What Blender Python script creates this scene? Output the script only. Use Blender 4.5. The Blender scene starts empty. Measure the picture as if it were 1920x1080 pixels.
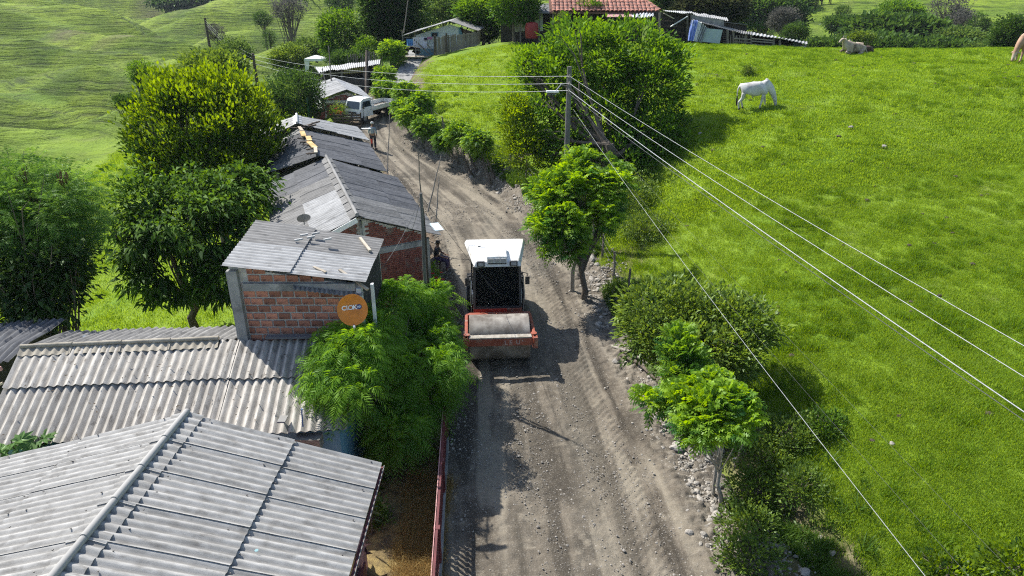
import bpy, bmesh, math, random
import numpy as np
from mathutils import Vector, Matrix, Euler
random.seed(7); rng = np.random.default_rng(7)
scene = bpy.context.scene
C = scene.collection

# ------------------------------------------------------------------ camera
CAM_H = 11.6
PITCH = 24.0
cam_d = bpy.data.cameras.new('camera'); cam = bpy.data.objects.new('camera', cam_d); C.objects.link(cam)
cam.location = (0, 0, CAM_H); cam.rotation_euler = (math.radians(90 - PITCH), 0, 0)
cam_d.sensor_width = 36; cam_d.lens = 36 * 1300 / 1920; cam_d.clip_end = 3000; cam_d.clip_start = 0.1
scene.camera = cam
# ------------------------------------------------------------------ light
SUN_DIR = Vector((0.68, -0.55, -1.0)).normalized()          # the way the light travels
world = bpy.data.worlds.new('World'); scene.world = world; world.use_nodes = True
wn = world.node_tree.nodes; wl = world.node_tree.links
sky = wn.new('ShaderNodeTexSky'); sky.sky_type = 'NISHITA'; sky.sun_disc = False
sky.sun_elevation = math.asin(-SUN_DIR.z); sky.sun_rotation = math.atan2(-SUN_DIR.x, -SUN_DIR.y)
sky.air_density = 1.0; sky.dust_density = 1.0
wl.new(sky.outputs[0], wn['Background'].inputs[0]); wn['Background'].inputs[1].default_value = 0.125
sd = bpy.data.lights.new('sun', 'SUN'); sd.energy = 5.0; sd.angle = math.radians(0.53); sd.color = (1.0, 0.965, 0.9)
sun = bpy.data.objects.new('sun', sd); C.objects.link(sun)
sun.rotation_euler = SUN_DIR.to_track_quat('-Z', 'Y').to_euler(); sun.location = (-60, 60, 80)
scene.view_settings.view_transform = 'Standard'; scene.view_settings.look = 'None'
scene.view_settings.exposure = 0.66; scene.view_settings.gamma = 1.0; scene.view_settings.use_curve_mapping = False
scene.render.engine = 'CYCLES'
scene.cycles.max_bounces = 8; scene.cycles.diffuse_bounces = 3; scene.cycles.transparent_max_bounces = 12
scene.cycles.use_denoising = False; scene.cycles.use_light_tree = False; scene.cycles.filter_width = 1.15
scene.cycles.volume_bounces = 0; scene.cycles.transmission_bounces = 4

# ------------------------------------------------------------------ survey helpers
FPX = 1300.0
_c, _s = math.cos(math.radians(PITCH)), math.sin(math.radians(PITCH))
def sight(px, py):
    u = (px - 960) / FPX; v = (540 - py) / FPX
    return np.array([u, _c + v * _s, -_s + v * _c])
def atz(px, py, z):
    d = sight(px, py); return np.array([0, 0, CAM_H]) + d * (z - CAM_H) / d[2]
def atd(px, py, D):
    return np.array([0, 0, CAM_H]) + sight(px, py) * D
def athd(px, py, h):
    d = sight(px, py); return np.array([0, 0, CAM_H]) + d * h / math.hypot(d[0], d[1])

def _hash(ix, iy, iz, seed):
    n = (ix * 374761393 + iy * 668265263 + iz * 2147483647 + seed * 974634777) & 0xffffffff
    n = ((n ^ (n >> 13)) * 1274126177) & 0xffffffff
    return ((n ^ (n >> 16)) & 0xffffff) / float(0xffffff)
def vnoise(x, y, z=0.0, seed=0):
    x = np.asarray(x, float); y = np.asarray(y, float); z = np.broadcast_to(np.asarray(z, float), x.shape)
    ix = np.floor(x).astype(np.int64); iy = np.floor(y).astype(np.int64); iz = np.floor(z).astype(np.int64)
    fx = x - ix; fy = y - iy; fz = z - iz
    fx = fx*fx*(3-2*fx); fy = fy*fy*(3-2*fy); fz = fz*fz*(3-2*fz)
    r = 0
    for a in (0, 1):
        for b in (0, 1):
            for c in (0, 1):
                w = (fx if a else 1-fx) * (fy if b else 1-fy) * (fz if c else 1-fz)
                r = r + w * _hash(ix+a, iy+b, iz+c, seed)
    return r * 2 - 1
def fbm(x, y, o=4, seed=0, z=0.0):
    r = 0; a = 1.0; f = 1.0
    for k in range(o):
        r = r + a * vnoise(np.asarray(x)*f+k*17.3, np.asarray(y)*f+k*9.1, np.asarray(z)*f, seed+k); a *= .5; f *= 2.03
    return r
def sstep(a, b, x):
    t = np.clip((np.asarray(x, float) - a) / (b - a), 0, 1); return t*t*(3-2*t)

# ------------------------------------------------------------------ terrain
RY = np.array([2, 11, 14, 19.3, 22.9, 27.6, 30.7, 34.1, 38.5, 42.8, 45.5, 48, 50, 54, 58, 62, 70])
RL = np.array([-1.15, -1.25, -1.55, -1.6, -1.7, -2.75, -3.3, -4.1, -6.1, -8.15, -9.4, -10.3, -10.8, -11.3, -11.2, -10.9, -10.3])
RR = np.array([4.7, 4.65, 4.46, 3.6, 3.1, 2.6, 2.0, .6, -1.5, -4.6, -6.4, -7.2, -7.7, -8.6, -8.9, -9.1, -8.6])
RZ = np.array([-.1, 0, 0, 0, .1, .3, .4, .6, .8, 1.3, 1.7, 1.9, 2.1, 2.5, 2.9, 3.3, 5.2])
def roadz(y): return np.interp(y, RY, RZ)
def roadl(y): return np.interp(y, RY, RL)
def roadr(y): return np.interp(y, RY, RR)
CP = []
for yy in (2, 8, 14, 20, 26, 32, 38, 44, 50, 58, 66):
    CP.append(((roadl(yy)+roadr(yy))/2, yy, float(roadz(yy))))
CP += [(-3,8,0),(-8,6,-.1),(-13,9,-.6),(-7,14,-.1),(-12,16,-1.2),(-18,10,-2.2),(-8,20,0),(-10,24,-.5),(-12,28,-.6),(-10,32,.6),
       (-13,38,.6),(-15,20,-2.4),(-19,24,-3.4),(-14,50,1.9),(-16,56,1.6),(-15,33,-1.2),(-20,35,-3),(-18,45,.0),(-26,45,-3),
       (-13,52,2.0),(-13,60,2.6),(-17,62,2.2),(-23,60,0),(-12,72,3),(-20,72,1),(-28,30,-5),(-30,15,-6),(-40,0,-8)]
CP += [(5.9,11,.45),(5.8,14,.45),(5.0,19.3,.5),(4.6,23,.6),(4.3,27.6,.9),(3.8,31,1.2),(2.2,34,1.5),(.2,38.5,1.8),(-2.9,42.8,2.3),
       (-4.7,46,2.8),(-5.8,50,3.3),(-6.6,56,4.0),(-6.6,62,5.2),(-4,66,6.0),
       (12.95,37.7,5.3),(23.8,50.4,6.85),(28.4,40.8,7.3),(9,12,1.2),(9.5,20,1.9),(15,25,3.4),(20,18,3.6),(8,30,2.8),(4.6,37,2.6),
       (3,48,4.6),(-2,52,4.5),(0,60,6.5),(8,57,6.9),(15,56,7.0),(24,55,6.8),(35,50,7.3),(30,28,5.8),(42,38,8.0),(14,8,1.8),(20,0,2.5),
       (-5,76,5),(2,75,4.5),(12,72,4.5),(25,70,3.5),(40,66,4),(60,60,6),(10,95,-3),(32,95,-5),(62,90,-4),(0,110,-4),(-15,100,0),
       (30,140,-2),(62,150,3),(95,160,7),(20,175,5),(60,220,17),(0,230,14),(130,210,18),(100,300,30),(30,320,40),(180,120,6),(0,420,60),
       (200,420,70),(320,250,50),(-100,-60,-8),(60,-60,8),(300,-60,10),(600,500,110),(0,900,95),(-300,800,100),(300,800,110),(-600,700,120),(-600,0,60),(0,600,85),(-200,560,80),(-300,-60,10)]
for (px, py, h) in ((60,300,72),(250,300,58),(250,240,75),(0,180,112),(150,200,98),(300,180,98),(0,50,165),(150,80,150),(240,2,178),
                    (400,62,150),(540,80,122),(600,72,118),(450,100,108),(500,130,90),(590,118,84),(60,420,62),(230,560,38),
                    (380,20,330),(560,12,300),(620,40,240),(300,8,380),(700,10,300)):
    p = athd(px, py, h); CP.append((p[0], p[1], p[2]))
CP += [(-105,205,4),(-75,190,-9),(-45,170,-10),(-130,200,14),(-20,150,-6),(-240,240,50),(-200,120,30),(-130,70,6),(-90,30,-4)]
CP = np.array(CP, float)
def _warp(x, y): return np.arcsinh(np.asarray(x, float)/25), np.arcsinh(np.asarray(y, float)/25)
def _phi(r2): return .5 * r2 * np.log(r2 + 1e-9)
_u, _v = _warp(CP[:,0], CP[:,1]); _n = len(CP)
_A = np.zeros((_n+3, _n+3)); _A[:_n,:_n] = _phi((_u[:,None]-_u)**2+(_v[:,None]-_v)**2) + np.eye(_n)*1e-4
_A[:_n,_n] = _A[_n,:_n] = 1; _A[:_n,_n+1] = _A[_n+1,:_n] = _u; _A[:_n,_n+2] = _A[_n+2,:_n] = _v
_W = np.linalg.solve(_A, np.r_[CP[:,2], 0, 0, 0])
def tps(x, y):
    u, v = _warp(x, y); u = np.atleast_1d(u); v = np.atleast_1d(v); sh = u.shape; u = u.ravel(); v = v.ravel(); out = np.empty(u.shape)
    for k in range(0, len(u), 20000):
        a, b = u[k:k+20000], v[k:k+20000]
        out[k:k+20000] = _phi((a[:,None]-_u)**2+(b[:,None]-_v)**2) @ _W[:_n] + _W[_n] + a*_W[_n+1] + b*_W[_n+2]
    return out.reshape(sh)
SC = [(6.3,17.2),(6.55,15.4),(6.5,13.2),(7.1,11.6),(7.3,9.0)]      # little scarp at the pasture's edge
SCx = np.array([p[0] for p in SC])[::-1]; SCy = np.array([p[1] for p in SC])[::-1]
def ground(x, y):
    x = np.atleast_1d(np.asarray(x, float)); y = np.atleast_1d(np.asarray(y, float))
    t = tps(x, y)
    d = np.hypot(x, y)
    t = t + .12*fbm(x*.35, y*.35, 3, 3)*sstep(3, 25, d) + .6*fbm(x*.045, y*.045, 3, 5)*sstep(60, 110, d) + 4.5*fbm(x*.012, y*.012, 4, 8)*sstep(130, 320, d)
    hill = sstep(60, 95, d) * sstep(5, -25, x)
    q = (y-.25*x)/30.+.5*vnoise(x*.015, y*.015, 0, 16); q2 = (y+.3*x)/13.+.6*vnoise(x*.03, y*.03, 0, 17)
    rd = (1-2*np.abs(q-np.floor(q+.5))*2)*(.6+.4*vnoise(x*.012, y*.01, 0, 18)); t = t + hill*sstep(4, -45, x)*(5.2*rd + 1.1*(1-4*np.abs(q2-np.floor(q2+.5))) - 1.2)
    for (ax, ay, bx, by, dep, sg) in ((-190, 300, -20, 150, 16, 26), (-20, 150, 20, 125, 9, 22)):
        ex, ey = bx-ax, by-ay; u = np.clip(((x-ax)*ex+(y-ay)*ey)/(ex*ex+ey*ey), -.3, 1); dd = np.hypot(x-ax-u*ex, y-ay-u*ey); t = t - dep*np.exp(-(dd/sg)**2)
    l, r, z = roadl(y), roadr(y), roadz(y)
    out = np.maximum(l - x, x - r)
    w = sstep(-.1, 1.1, out); w = np.where((y > 72), 1, w)
    t = z*(1-w) + t*w
    sx = np.interp(y, SCy, SCx); m = sstep(8, 9.5, y)*sstep(18.5, 17, y)
    t = t - m*.38*sstep(sx+.25, sx-.15, x+.25*vnoise(x*2, y*2, 0, 77))*sstep(sx-2.4, sx-.8, x)
    return t
def gz(x, y): return float(ground(x, y)[0])
def on_ground(px, py):
    """the point of the ground seen at that pixel of the survey photograph"""
    h = np.r_[np.arange(6, 80, .1), np.arange(80, 600, 1.0)]
    d = sight(px, py); k = math.hypot(d[0], d[1])
    x = d[0]/k*h; y = d[1]/k*h; z = CAM_H + d[2]/k*h
    g = ground(x, y); i = int(np.argmax(g > z)) if (g > z).any() else len(h)-1
    return np.array([x[i], y[i], g[i]])

# ------------------------------------------------------------------ object helpers
def tag(o, label=None, cat=None, group=None, kind=None):
    if label: o['label'] = label
    if cat: o['category'] = cat
    if group: o['group'] = group
    if kind: o['kind'] = kind
    return o
def thing(name, label, cat, loc=(0,0,0), group=None, rz=0.0):
    o = bpy.data.objects.new(name, None); C.objects.link(o); o.location = loc; o.rotation_euler = (0, 0, rz)
    o.empty_display_size = .2
    return tag(o, label, cat, group)
def top_loc(p):
    v = Vector((0,0,0))
    while p is not None: v += Vector(p.location); p = p.parent
    return v
class MB:
    """collects faces; build() links them as ONE mesh object"""
    def __init__(s): s.v = []; s.f = []; s.uv = None
    def add(s, vs, fs):
        b = len(s.v); s.v += [tuple(map(float, v)) for v in vs]; s.f += [tuple(i+b for i in f) for f in fs]; return s
    def box(s, c, d, R=None, taper=1.0):
        hx, hy, hz = d[0]/2, d[1]/2, d[2]/2
        vs = [Vector((sx*hx*(taper if sz > 0 else 1), sy*hy*(taper if sz > 0 else 1), sz*hz)) for sz in (-1, 1) for sy in (-1, 1) for sx in (-1, 1)]
        if R is not None: vs = [R @ v for v in vs]
        c = Vector(c)
        return s.add([v+c for v in vs], [(0,2,3,1),(4,5,7,6),(0,1,5,4),(2,6,7,3),(0,4,6,2),(1,3,7,5)])
    def beam(s, a, b, w, h=None, up=(0,0,1)):
        a, b = Vector(a), Vector(b); h = h or w; d = (b-a); L = d.length; d.normalize()
        u = Vector(up)
        if abs(d.dot(u)) > .98: u = Vector((1,0,0))
        x = d.cross(u).normalized(); z = x.cross(d).normalized()
        R = Matrix((x, d, z)).transposed()
        return s.box((a+b)/2, (w, L, h), R)
    def tube(s, pts, r, n=8, cap=True):
        pts = [Vector(p) for p in pts]; N = len(pts)
        rr = r if hasattr(r, '__len__') else [r]*N
        b = len(s.v); prev = None
        for i, p in enumerate(pts):
            d = (pts[min(i+1, N-1)] - pts[max(i-1, 0)]).normalized()
            if prev is None:
                x = d.cross(Vector((0,0,1)) if abs(d.z) < .9 else Vector((1,0,0))).normalized()
            else:
                x = (prev - d*prev.dot(d)).normalized()
            prev = x; y = d.cross(x)
            for k in range(n):
                a = 2*math.pi*k/n; s.v.append(tuple(p + (x*math.cos(a)+y*math.sin(a))*rr[i]))
        for i in range(N-1):
            for k in range(n):
                k2 = (k+1) % n; s.f.append((b+i*n+k, b+i*n+k2, b+(i+1)*n+k2, b+(i+1)*n+k))
        if cap: s.f.append(tuple(b+k for k in range(n))[::-1]); s.f.append(tuple(b+(N-1)*n+k for k in range(n)))
        return s
    def lathe(s, prof, c=(0,0,0), axis='Z', n=24):
        b = len(s.v); m = len(prof)
        for (r, z) in prof:
            for k in range(n):
                a = 2*math.pi*k/n; p = (r*math.cos(a), r*math.sin(a), z)
                if axis == 'X': p = (z, r*math.cos(a), r*math.sin(a))
                if axis == 'Y': p = (r*math.cos(a), z, -r*math.sin(a))
                s.v.append((p[0]+c[0], p[1]+c[1], p[2]+c[2]))
        for i in range(m-1):
            for k in range(n):
                k2 = (k+1) % n; s.f.append((b+i*n+k, b+i*n+k2, b+(i+1)*n+k2, b+(i+1)*n+k))
        s.f.append(tuple(b+k for k in range(n))[::-1]); s.f.append(tuple(b+(m-1)*n+k for k in range(n)))
        return s
    def prism(s, poly, thick):
        """poly: 3D points of a flat polygon; extruded by the vector thick"""
        t = Vector(thick); n = len(poly); P = [Vector(p) for p in poly]
        fs = [tuple(range(n))[::-1], tuple(range(n, 2*n))] + [(i, (i+1) % n, n+(i+1) % n, n+i) for i in range(n)]
        return s.add(P+[p+t for p in P], fs)
    def sheet(s, c00, c10, c01, c11, ribs, amp=.022, nv=2, lift0=0., lift1=.03, thick=.008, wob=.0, seed=0, per=6, ph=0.0, tilt=.006):
        c00, c10, c01, c11 = [np.array(q, float) for q in (c00, c10, c01, c11)]
        nrm = np.cross(c10-c00, c01-c00); nrm /= np.linalg.norm(nrm)
        if nrm[2] < 0: nrm = -nrm
        nu = int(ribs*per)+1; b = len(s.v); nv += 1
        U, V = np.meshgrid(np.linspace(0, 1, nu), np.linspace(0, 1, nv))
        P = (c00*(1-U)[...,None]*(1-V)[...,None] + c10*U[...,None]*(1-V)[...,None] + c01*(1-U)[...,None]*V[...,None] + c11*U[...,None]*V[...,None])
        off = amp*np.cos(2*np.pi*(ribs*U+ph)) + lift0*(1-V) + lift1*V + tilt*(1-U)
        if wob: off = off + wob*fbm(P[...,0]*1.3, P[...,1]*1.3, 2, 3)
        T = P + nrm*off[...,None]; B = T - nrm*thick
        wu = np.linalg.norm(c10-c00); wv = np.linalg.norm(c01-c00)
        for Q in (T, B): s.v += [tuple(q) for q in Q.reshape(-1, 3)]
        uv = [(u*wu+seed*3.1, v*wv+seed*1.7) for u, v in zip(U.ravel(), V.ravel())]*2
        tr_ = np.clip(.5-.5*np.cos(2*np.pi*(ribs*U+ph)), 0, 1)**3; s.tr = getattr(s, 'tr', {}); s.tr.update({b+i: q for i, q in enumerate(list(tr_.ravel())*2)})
        s.uvs = getattr(s, 'uvs', {}); s.uvs.update({b+i: q for i, q in enumerate(uv)})
        m = nu*nv
        flip = np.dot(np.cross(c10-c00, c01-c00), nrm) < 0
        for j in range(nv-1):
            for i in range(nu-1):
                a = b+j*nu+i; q = (a, a+1, a+nu+1, a+nu)
                s.f.append(q[::-1] if flip else q); q2 = tuple(t+m for t in q); s.f.append(q2 if flip else q2[::-1])
        for i in range(nu-1):
            for a in (b+i, b+(nv-1)*nu+i): s.f.append((a, a+1, a+1+m, a+m))
        for j in range(nv-1):
            for a in (b+j*nu, b+j*nu+nu-1): s.f.append((a, a+nu, a+nu+m, a+m))
        return s
    def build(s, name, mat, parent=None, label=None, cat=None, group=None, kind=None, loc=None, smooth=False, local=False, bevel=0, col=True):
        """loc: origin of a top-level object; verts are in world space unless local"""
        me = bpy.data.meshes.new(name)
        off = Vector((0,0,0))
        if not local:
            if parent is not None: off = top_loc(parent)
            elif loc is not None: off = Vector(loc)
        elif loc is not None and parent is None: pass
        me.from_pydata([(v[0]-off.x, v[1]-off.y, v[2]-off.z) for v in s.v], [], s.f)
        if getattr(s, 'uvs', None):
            uvl = me.uv_layers.new(name='UVMap'); vi = np.empty(len(me.loops), int); me.loops.foreach_get('vertex_index', vi)
            arr = np.array([s.uvs.get(i, (0, 0)) for i in range(len(s.v))])[vi]; uvl.data.foreach_set('uv', arr.ravel())
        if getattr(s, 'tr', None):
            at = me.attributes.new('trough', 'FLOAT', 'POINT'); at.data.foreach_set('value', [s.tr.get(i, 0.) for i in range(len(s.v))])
        if smooth: me.polygons.foreach_set('use_smooth', [True]*len(me.polygons))
        if mat is not None: me.materials.append(mat)
        me.update()
        if not getattr(s, 'uvs', None):
            bm = bmesh.new(); bm.from_mesh(me); bmesh.ops.recalc_face_normals(bm, faces=bm.faces[:]); bm.to_mesh(me); bm.free()
        o = bpy.data.objects.new(name, me); C.objects.link(o)
        if parent is not None: o.parent = parent
        if loc is not None: o.location = loc
        if smooth: 
            md = o.modifiers.new('edges', 'EDGE_SPLIT'); md.split_angle = math.radians(42)
        if bevel:
            md = o.modifiers.new('bevel', 'BEVEL'); md.width = bevel; md.segments = 2; md.limit_method = 'ANGLE'
        return tag(o, label, cat, group, kind)
def np_mesh(name, V, faces_flat, nper, mat, attrs=None, smooth=False, faces_tot=None):
    """fast mesh from arrays: V (N,3); faces_flat indices; nper verts per face"""
    me = bpy.data.meshes.new(name)
    nf = len(faces_flat)//nper
    me.vertices.add(len(V)); me.vertices.foreach_set('co', np.ascontiguousarray(V, dtype=np.float32).ravel())
    me.loops.add(len(faces_flat)); me.loops.foreach_set('vertex_index', np.ascontiguousarray(faces_flat, dtype=np.int32))
    me.polygons.add(nf); me.polygons.foreach_set('loop_start', np.arange(nf, dtype=np.int32)*nper)
    try: me.polygons.foreach_set('loop_total', np.full(nf, nper, dtype=np.int32))
    except Exception: pass
    if smooth: me.polygons.foreach_set('use_smooth', np.ones(nf, dtype=bool))
    for k, a in (attrs or {}).items():
        at = me.attributes.new(k, 'FLOAT', 'POINT'); at.data.foreach_set('value', np.ascontiguousarray(a, dtype=np.float32))
    me.update(calc_edges=True); me.validate()
    if mat: me.materials.append(mat)
    return me
def link(name, me, parent=None, loc=None, rot=None, scale=None, **kw):
    o = bpy.data.objects.new(name, me); C.objects.link(o)
    if parent is not None: o.parent = parent
    if loc is not None: o.location = loc
    if rot is not None: o.rotation_euler = rot
    if scale is not None: o.scale = scale if hasattr(scale, '__len__') else (scale,)*3
    return tag(o, **kw)
def copy_tree(o, parent=None, label=None, loc=None, rot=None, scale=None):
    c = o.copy(); C.objects.link(c); c.parent = parent
    if label: c['label'] = label
    if loc is not None: c.location = loc
    if rot is not None: c.rotation_euler = rot
    if scale is not None: c.scale = scale if hasattr(scale, '__len__') else (scale,)*3
    for ch in list(o.children):
        d = ch.copy(); C.objects.link(d); d.parent = c
        for g in list(ch.children):
            e = g.copy(); C.objects.link(e); e.parent = d
    return c

# ------------------------------------------------------------------ materials
def pmat(name, c1, c2, scale=4., detail=6., rough=.8, bump=.2, bscale=None, rand=0., metal=0., stretch=(1,1,1), uv=False, c3=None, s3=1.2, t3=(.52,.62), spec=.4, bdist=.02, coat=0., nrough=.6, trough=.62):
    m = bpy.data.materials.new(name); m.use_nodes = True; N = m.node_tree.nodes; L = m.node_tree.links
    b = N['Principled BSDF']; b.inputs['Roughness'].default_value = rough; b.inputs['Metallic'].default_value = metal
    b.inputs['Specular IOR Level'].default_value = spec; b.inputs['Coat Weight'].default_value = coat
    tc = N.new('ShaderNodeTexCoord'); mp = N.new('ShaderNodeMapping'); mp.inputs['Scale'].default_value = stretch
    L.new(tc.outputs['UV' if uv else 'Object'], mp.inputs[0])
    n1 = N.new('ShaderNodeTexNoise'); n1.inputs['Scale'].default_value = scale; n1.inputs['Detail'].default_value = detail; n1.inputs['Roughness'].default_value = nrough
    L.new(mp.outputs[0], n1.inputs['Vector'])
    r = N.new('ShaderNodeValToRGB'); r.color_ramp.elements[0].position = .35; r.color_ramp.elements[1].position = .65
    r.color_ramp.elements[0].color = (*c1, 1); r.color_ramp.elements[1].color = (*c2, 1); L.new(n1.outputs[0], r.inputs[0])
    col = r.outputs[0]
    if c3 is not None:
        n3 = N.new('ShaderNodeTexNoise'); n3.inputs['Scale'].default_value = s3; n3.inputs['Detail'].default_value = 5; n3.inputs['Roughness'].default_value = .65; L.new(mp.outputs[0], n3.inputs['Vector'])
        r3 = N.new('ShaderNodeMapRange'); r3.inputs[1].default_value = t3[0]; r3.inputs[2].default_value = t3[1]; L.new(n3.outputs[0], r3.inputs[0])
        mx = N.new('ShaderNodeMix'); mx.data_type = 'RGBA'; L.new(r3.outputs[0], mx.inputs[0]); L.new(col, mx.inputs[6]); mx.inputs[7].default_value = (*c3, 1); col = mx.outputs[2]
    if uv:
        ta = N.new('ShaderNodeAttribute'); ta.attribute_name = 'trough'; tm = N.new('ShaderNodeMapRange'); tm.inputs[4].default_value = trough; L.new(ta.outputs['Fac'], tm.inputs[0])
        tx = N.new('ShaderNodeMix'); tx.data_type = 'RGBA'; L.new(tm.outputs[0], tx.inputs[0]); L.new(col, tx.inputs[6]); tx.inputs[7].default_value = tuple(v*.42 for v in c1)+(1,); col = tx.outputs[2]  # valleys coloured darker: groove shading put into the colour, along with dirt
    if rand:
        oi = N.new('ShaderNodeObjectInfo'); mr = N.new('ShaderNodeMapRange'); mr.inputs[3].default_value = 1-rand; mr.inputs[4].default_value = 1+rand
        L.new(oi.outputs['Random'], mr.inputs[0]); hv = N.new('ShaderNodeHueSaturation'); L.new(mr.outputs[0], hv.inputs['Value']); L.new(col, hv.inputs['Color']); col = hv.outputs[0]
    L.new(col, b.inputs['Base Color'])
    if bump:
        nb = N.new('ShaderNodeTexNoise'); nb.inputs['Scale'].default_value = bscale or scale*4; nb.inputs['Detail'].default_value = 5; L.new(mp.outputs[0], nb.inputs['Vector'])
        bp = N.new('ShaderNodeBump'); bp.inputs['Strength'].default_value = bump; bp.inputs['Distance'].default_value = bdist
        L.new(nb.outputs[0], bp.inputs['Height']); L.new(bp.outputs[0], b.inputs['Normal'])
    return m
def leaf_mat(name, dark, light, trans=.45, gloss=.12, rough=.45, hue=.03):
    m = bpy.data.materials.new(name); m.use_nodes = True; N = m.node_tree.nodes; L = m.node_tree.links
    N.remove(N['Principled BSDF']); out = N['Material Output']
    at = N.new('ShaderNodeAttribute'); at.attribute_name = 'tint'
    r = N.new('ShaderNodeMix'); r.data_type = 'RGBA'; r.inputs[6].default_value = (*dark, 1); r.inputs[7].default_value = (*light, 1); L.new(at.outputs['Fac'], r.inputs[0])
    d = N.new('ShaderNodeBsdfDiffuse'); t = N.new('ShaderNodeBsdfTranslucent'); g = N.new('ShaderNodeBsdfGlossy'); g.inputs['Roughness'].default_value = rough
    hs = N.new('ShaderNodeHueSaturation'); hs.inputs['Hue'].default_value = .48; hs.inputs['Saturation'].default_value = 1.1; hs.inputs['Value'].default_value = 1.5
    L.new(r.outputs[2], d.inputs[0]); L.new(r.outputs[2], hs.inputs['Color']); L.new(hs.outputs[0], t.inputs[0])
    m1 = N.new('ShaderNodeMixShader'); m1.inputs[0].default_value = trans; L.new(d.outputs[0], m1.inputs[1]); L.new(t.outputs[0], m1.inputs[2])
    m2 = N.new('ShaderNodeMixShader'); m2.inputs[0].default_value = gloss; L.new(m1.outputs[0], m2.inputs[1]); L.new(g.outputs[0], m2.inputs[2])
    g.inputs[0].default_value = (.30, .36, .26, 1)
    L.new(m2.outputs[0], out.inputs[0]); return m
def flat(name, c, rough=.6, metal=0., spec=.4):
    return pmat(name, tuple(x*.88 for x in c), tuple(min(1, x*1.1) for x in c), 7, 4, rough, .08, 30, 0, metal, spec=spec)
M = {}
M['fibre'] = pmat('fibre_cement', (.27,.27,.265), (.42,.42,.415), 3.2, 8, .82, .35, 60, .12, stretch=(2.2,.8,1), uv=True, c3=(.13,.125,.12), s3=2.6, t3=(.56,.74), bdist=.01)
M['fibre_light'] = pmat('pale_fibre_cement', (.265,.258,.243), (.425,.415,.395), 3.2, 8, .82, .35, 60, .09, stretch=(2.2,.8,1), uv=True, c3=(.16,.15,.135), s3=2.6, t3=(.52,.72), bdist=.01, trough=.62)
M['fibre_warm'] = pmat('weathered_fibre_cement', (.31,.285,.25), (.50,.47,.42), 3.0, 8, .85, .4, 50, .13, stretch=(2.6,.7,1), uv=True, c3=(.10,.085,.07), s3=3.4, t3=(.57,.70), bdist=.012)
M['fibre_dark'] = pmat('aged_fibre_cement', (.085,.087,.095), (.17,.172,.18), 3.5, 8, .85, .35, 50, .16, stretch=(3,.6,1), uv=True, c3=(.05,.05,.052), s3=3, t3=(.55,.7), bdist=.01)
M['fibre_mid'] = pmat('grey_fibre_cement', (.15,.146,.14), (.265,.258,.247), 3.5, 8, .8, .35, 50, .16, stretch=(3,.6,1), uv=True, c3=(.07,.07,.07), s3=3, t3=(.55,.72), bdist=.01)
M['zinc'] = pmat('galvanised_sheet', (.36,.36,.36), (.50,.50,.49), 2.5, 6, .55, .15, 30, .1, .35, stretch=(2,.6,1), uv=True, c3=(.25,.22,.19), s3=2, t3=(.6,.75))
M['concrete'] = pmat('rough_concrete', (.22,.22,.215), (.34,.335,.32), 3, 8, .9, .5, 25, 0, c3=(.16,.16,.155), s3=1.3)
M['mortar'] = pmat('mortar', (.42,.40,.37), (.56,.54,.50), 9, 8, .95, .7, 40)
M['block'] = pmat('clay_block', (.32,.125,.08), (.52,.24,.155), 5, 6, .85, .5, 60, .38, stretch=(1,1,3), c3=(.13,.055,.045), s3=2.5, t3=(.5,.66))
M['brick'] = pmat('dark_red_brick', (.13,.04,.03), (.27,.09,.065), 9, 6, .9, .5, 60, 0, c3=(.19,.13,.11), s3=2.2)
M['brick2'] = pmat('red_brick', (.2,.055,.05), (.33,.11,.09), 9, 6, .9, .5, 60, 0, c3=(.24,.17,.15), s3=2.0)
M['rough_white'] = pmat('white_wash', (.55,.56,.56), (.72,.72,.7), 3, 6, .85, .2, 25, 0, c3=(.38,.38,.36), s3=1.4, t3=(.55,.75))
M['blue_wall'] = pmat('blue_plaster', (.10,.23,.34), (.15,.31,.43), 3, 6, .85, .2, 25, 0, c3=(.2,.25,.27), s3=1.4, t3=(.6,.8))
M['maroon'] = pmat('maroon_paint', (.09,.018,.02), (.14,.03,.033), 4, 5, .6, .15, 30)
M['pink'] = pmat('pink_paint', (.42,.22,.21), (.55,.3,.28), 4, 6, .7, .15, 30, 0, c3=(.3,.17,.15), s3=3)
M['red_dark'] = pmat('red_beam', (.16,.03,.03), (.24,.05,.045), 4, 5, .7, .15)
M['wood'] = pmat('grey_weathered_wood', (.13,.11,.09), (.27,.235,.2), 3, 8, .9, .5, 20, .25, stretch=(4,4,.6))
M['wood_dark'] = pmat('dark_wood', (.045,.035,.028), (.10,.075,.055), 4, 8, .9, .5, 20, .25)
M['wood_pale'] = pmat('pale_wood', (.36,.30,.22), (.5,.44,.36), 3, 8, .85, .4, 20, .2)
M['pole'] = pmat('pole_concrete', (.10,.095,.09), (.175,.168,.158), 4, 8, .85, .4, 30, .1, stretch=(2,2,.4), c3=(.1,.1,.09), s3=1.1)
M['bark'] = pmat('bark', (.07,.055,.042), (.17,.14,.11), 9, 8, .95, .8, 30, .1, stretch=(1,1,.35), bdist=.03)
M['bark_pale'] = pmat('pale_bark', (.2,.18,.15), (.36,.33,.28), 7, 8, .9, .6, 30, .1, stretch=(1,1,.4))
M['dark'] = flat('dark_void', (.012,.012,.014), .9)
M['shadow_board'] = pmat('shaded_boards', (.02,.018,.018), (.05,.045,.042), 3, 6, .95, .3, 20)  # near-black base colour carries the shade of walls under roofs and porches
M['stone'] = pmat('field_stone', (.22,.2,.175), (.42,.39,.345), 6, 8, .9, .6, 25, .28)
M['steel'] = flat('dull_steel', (.3,.3,.3), .45, .6)
M['black'] = flat('black_rubber', (.02,.02,.021), .7)
M['plastic_black'] = flat('black_plastic', (.03,.03,.032), .45)
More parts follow.
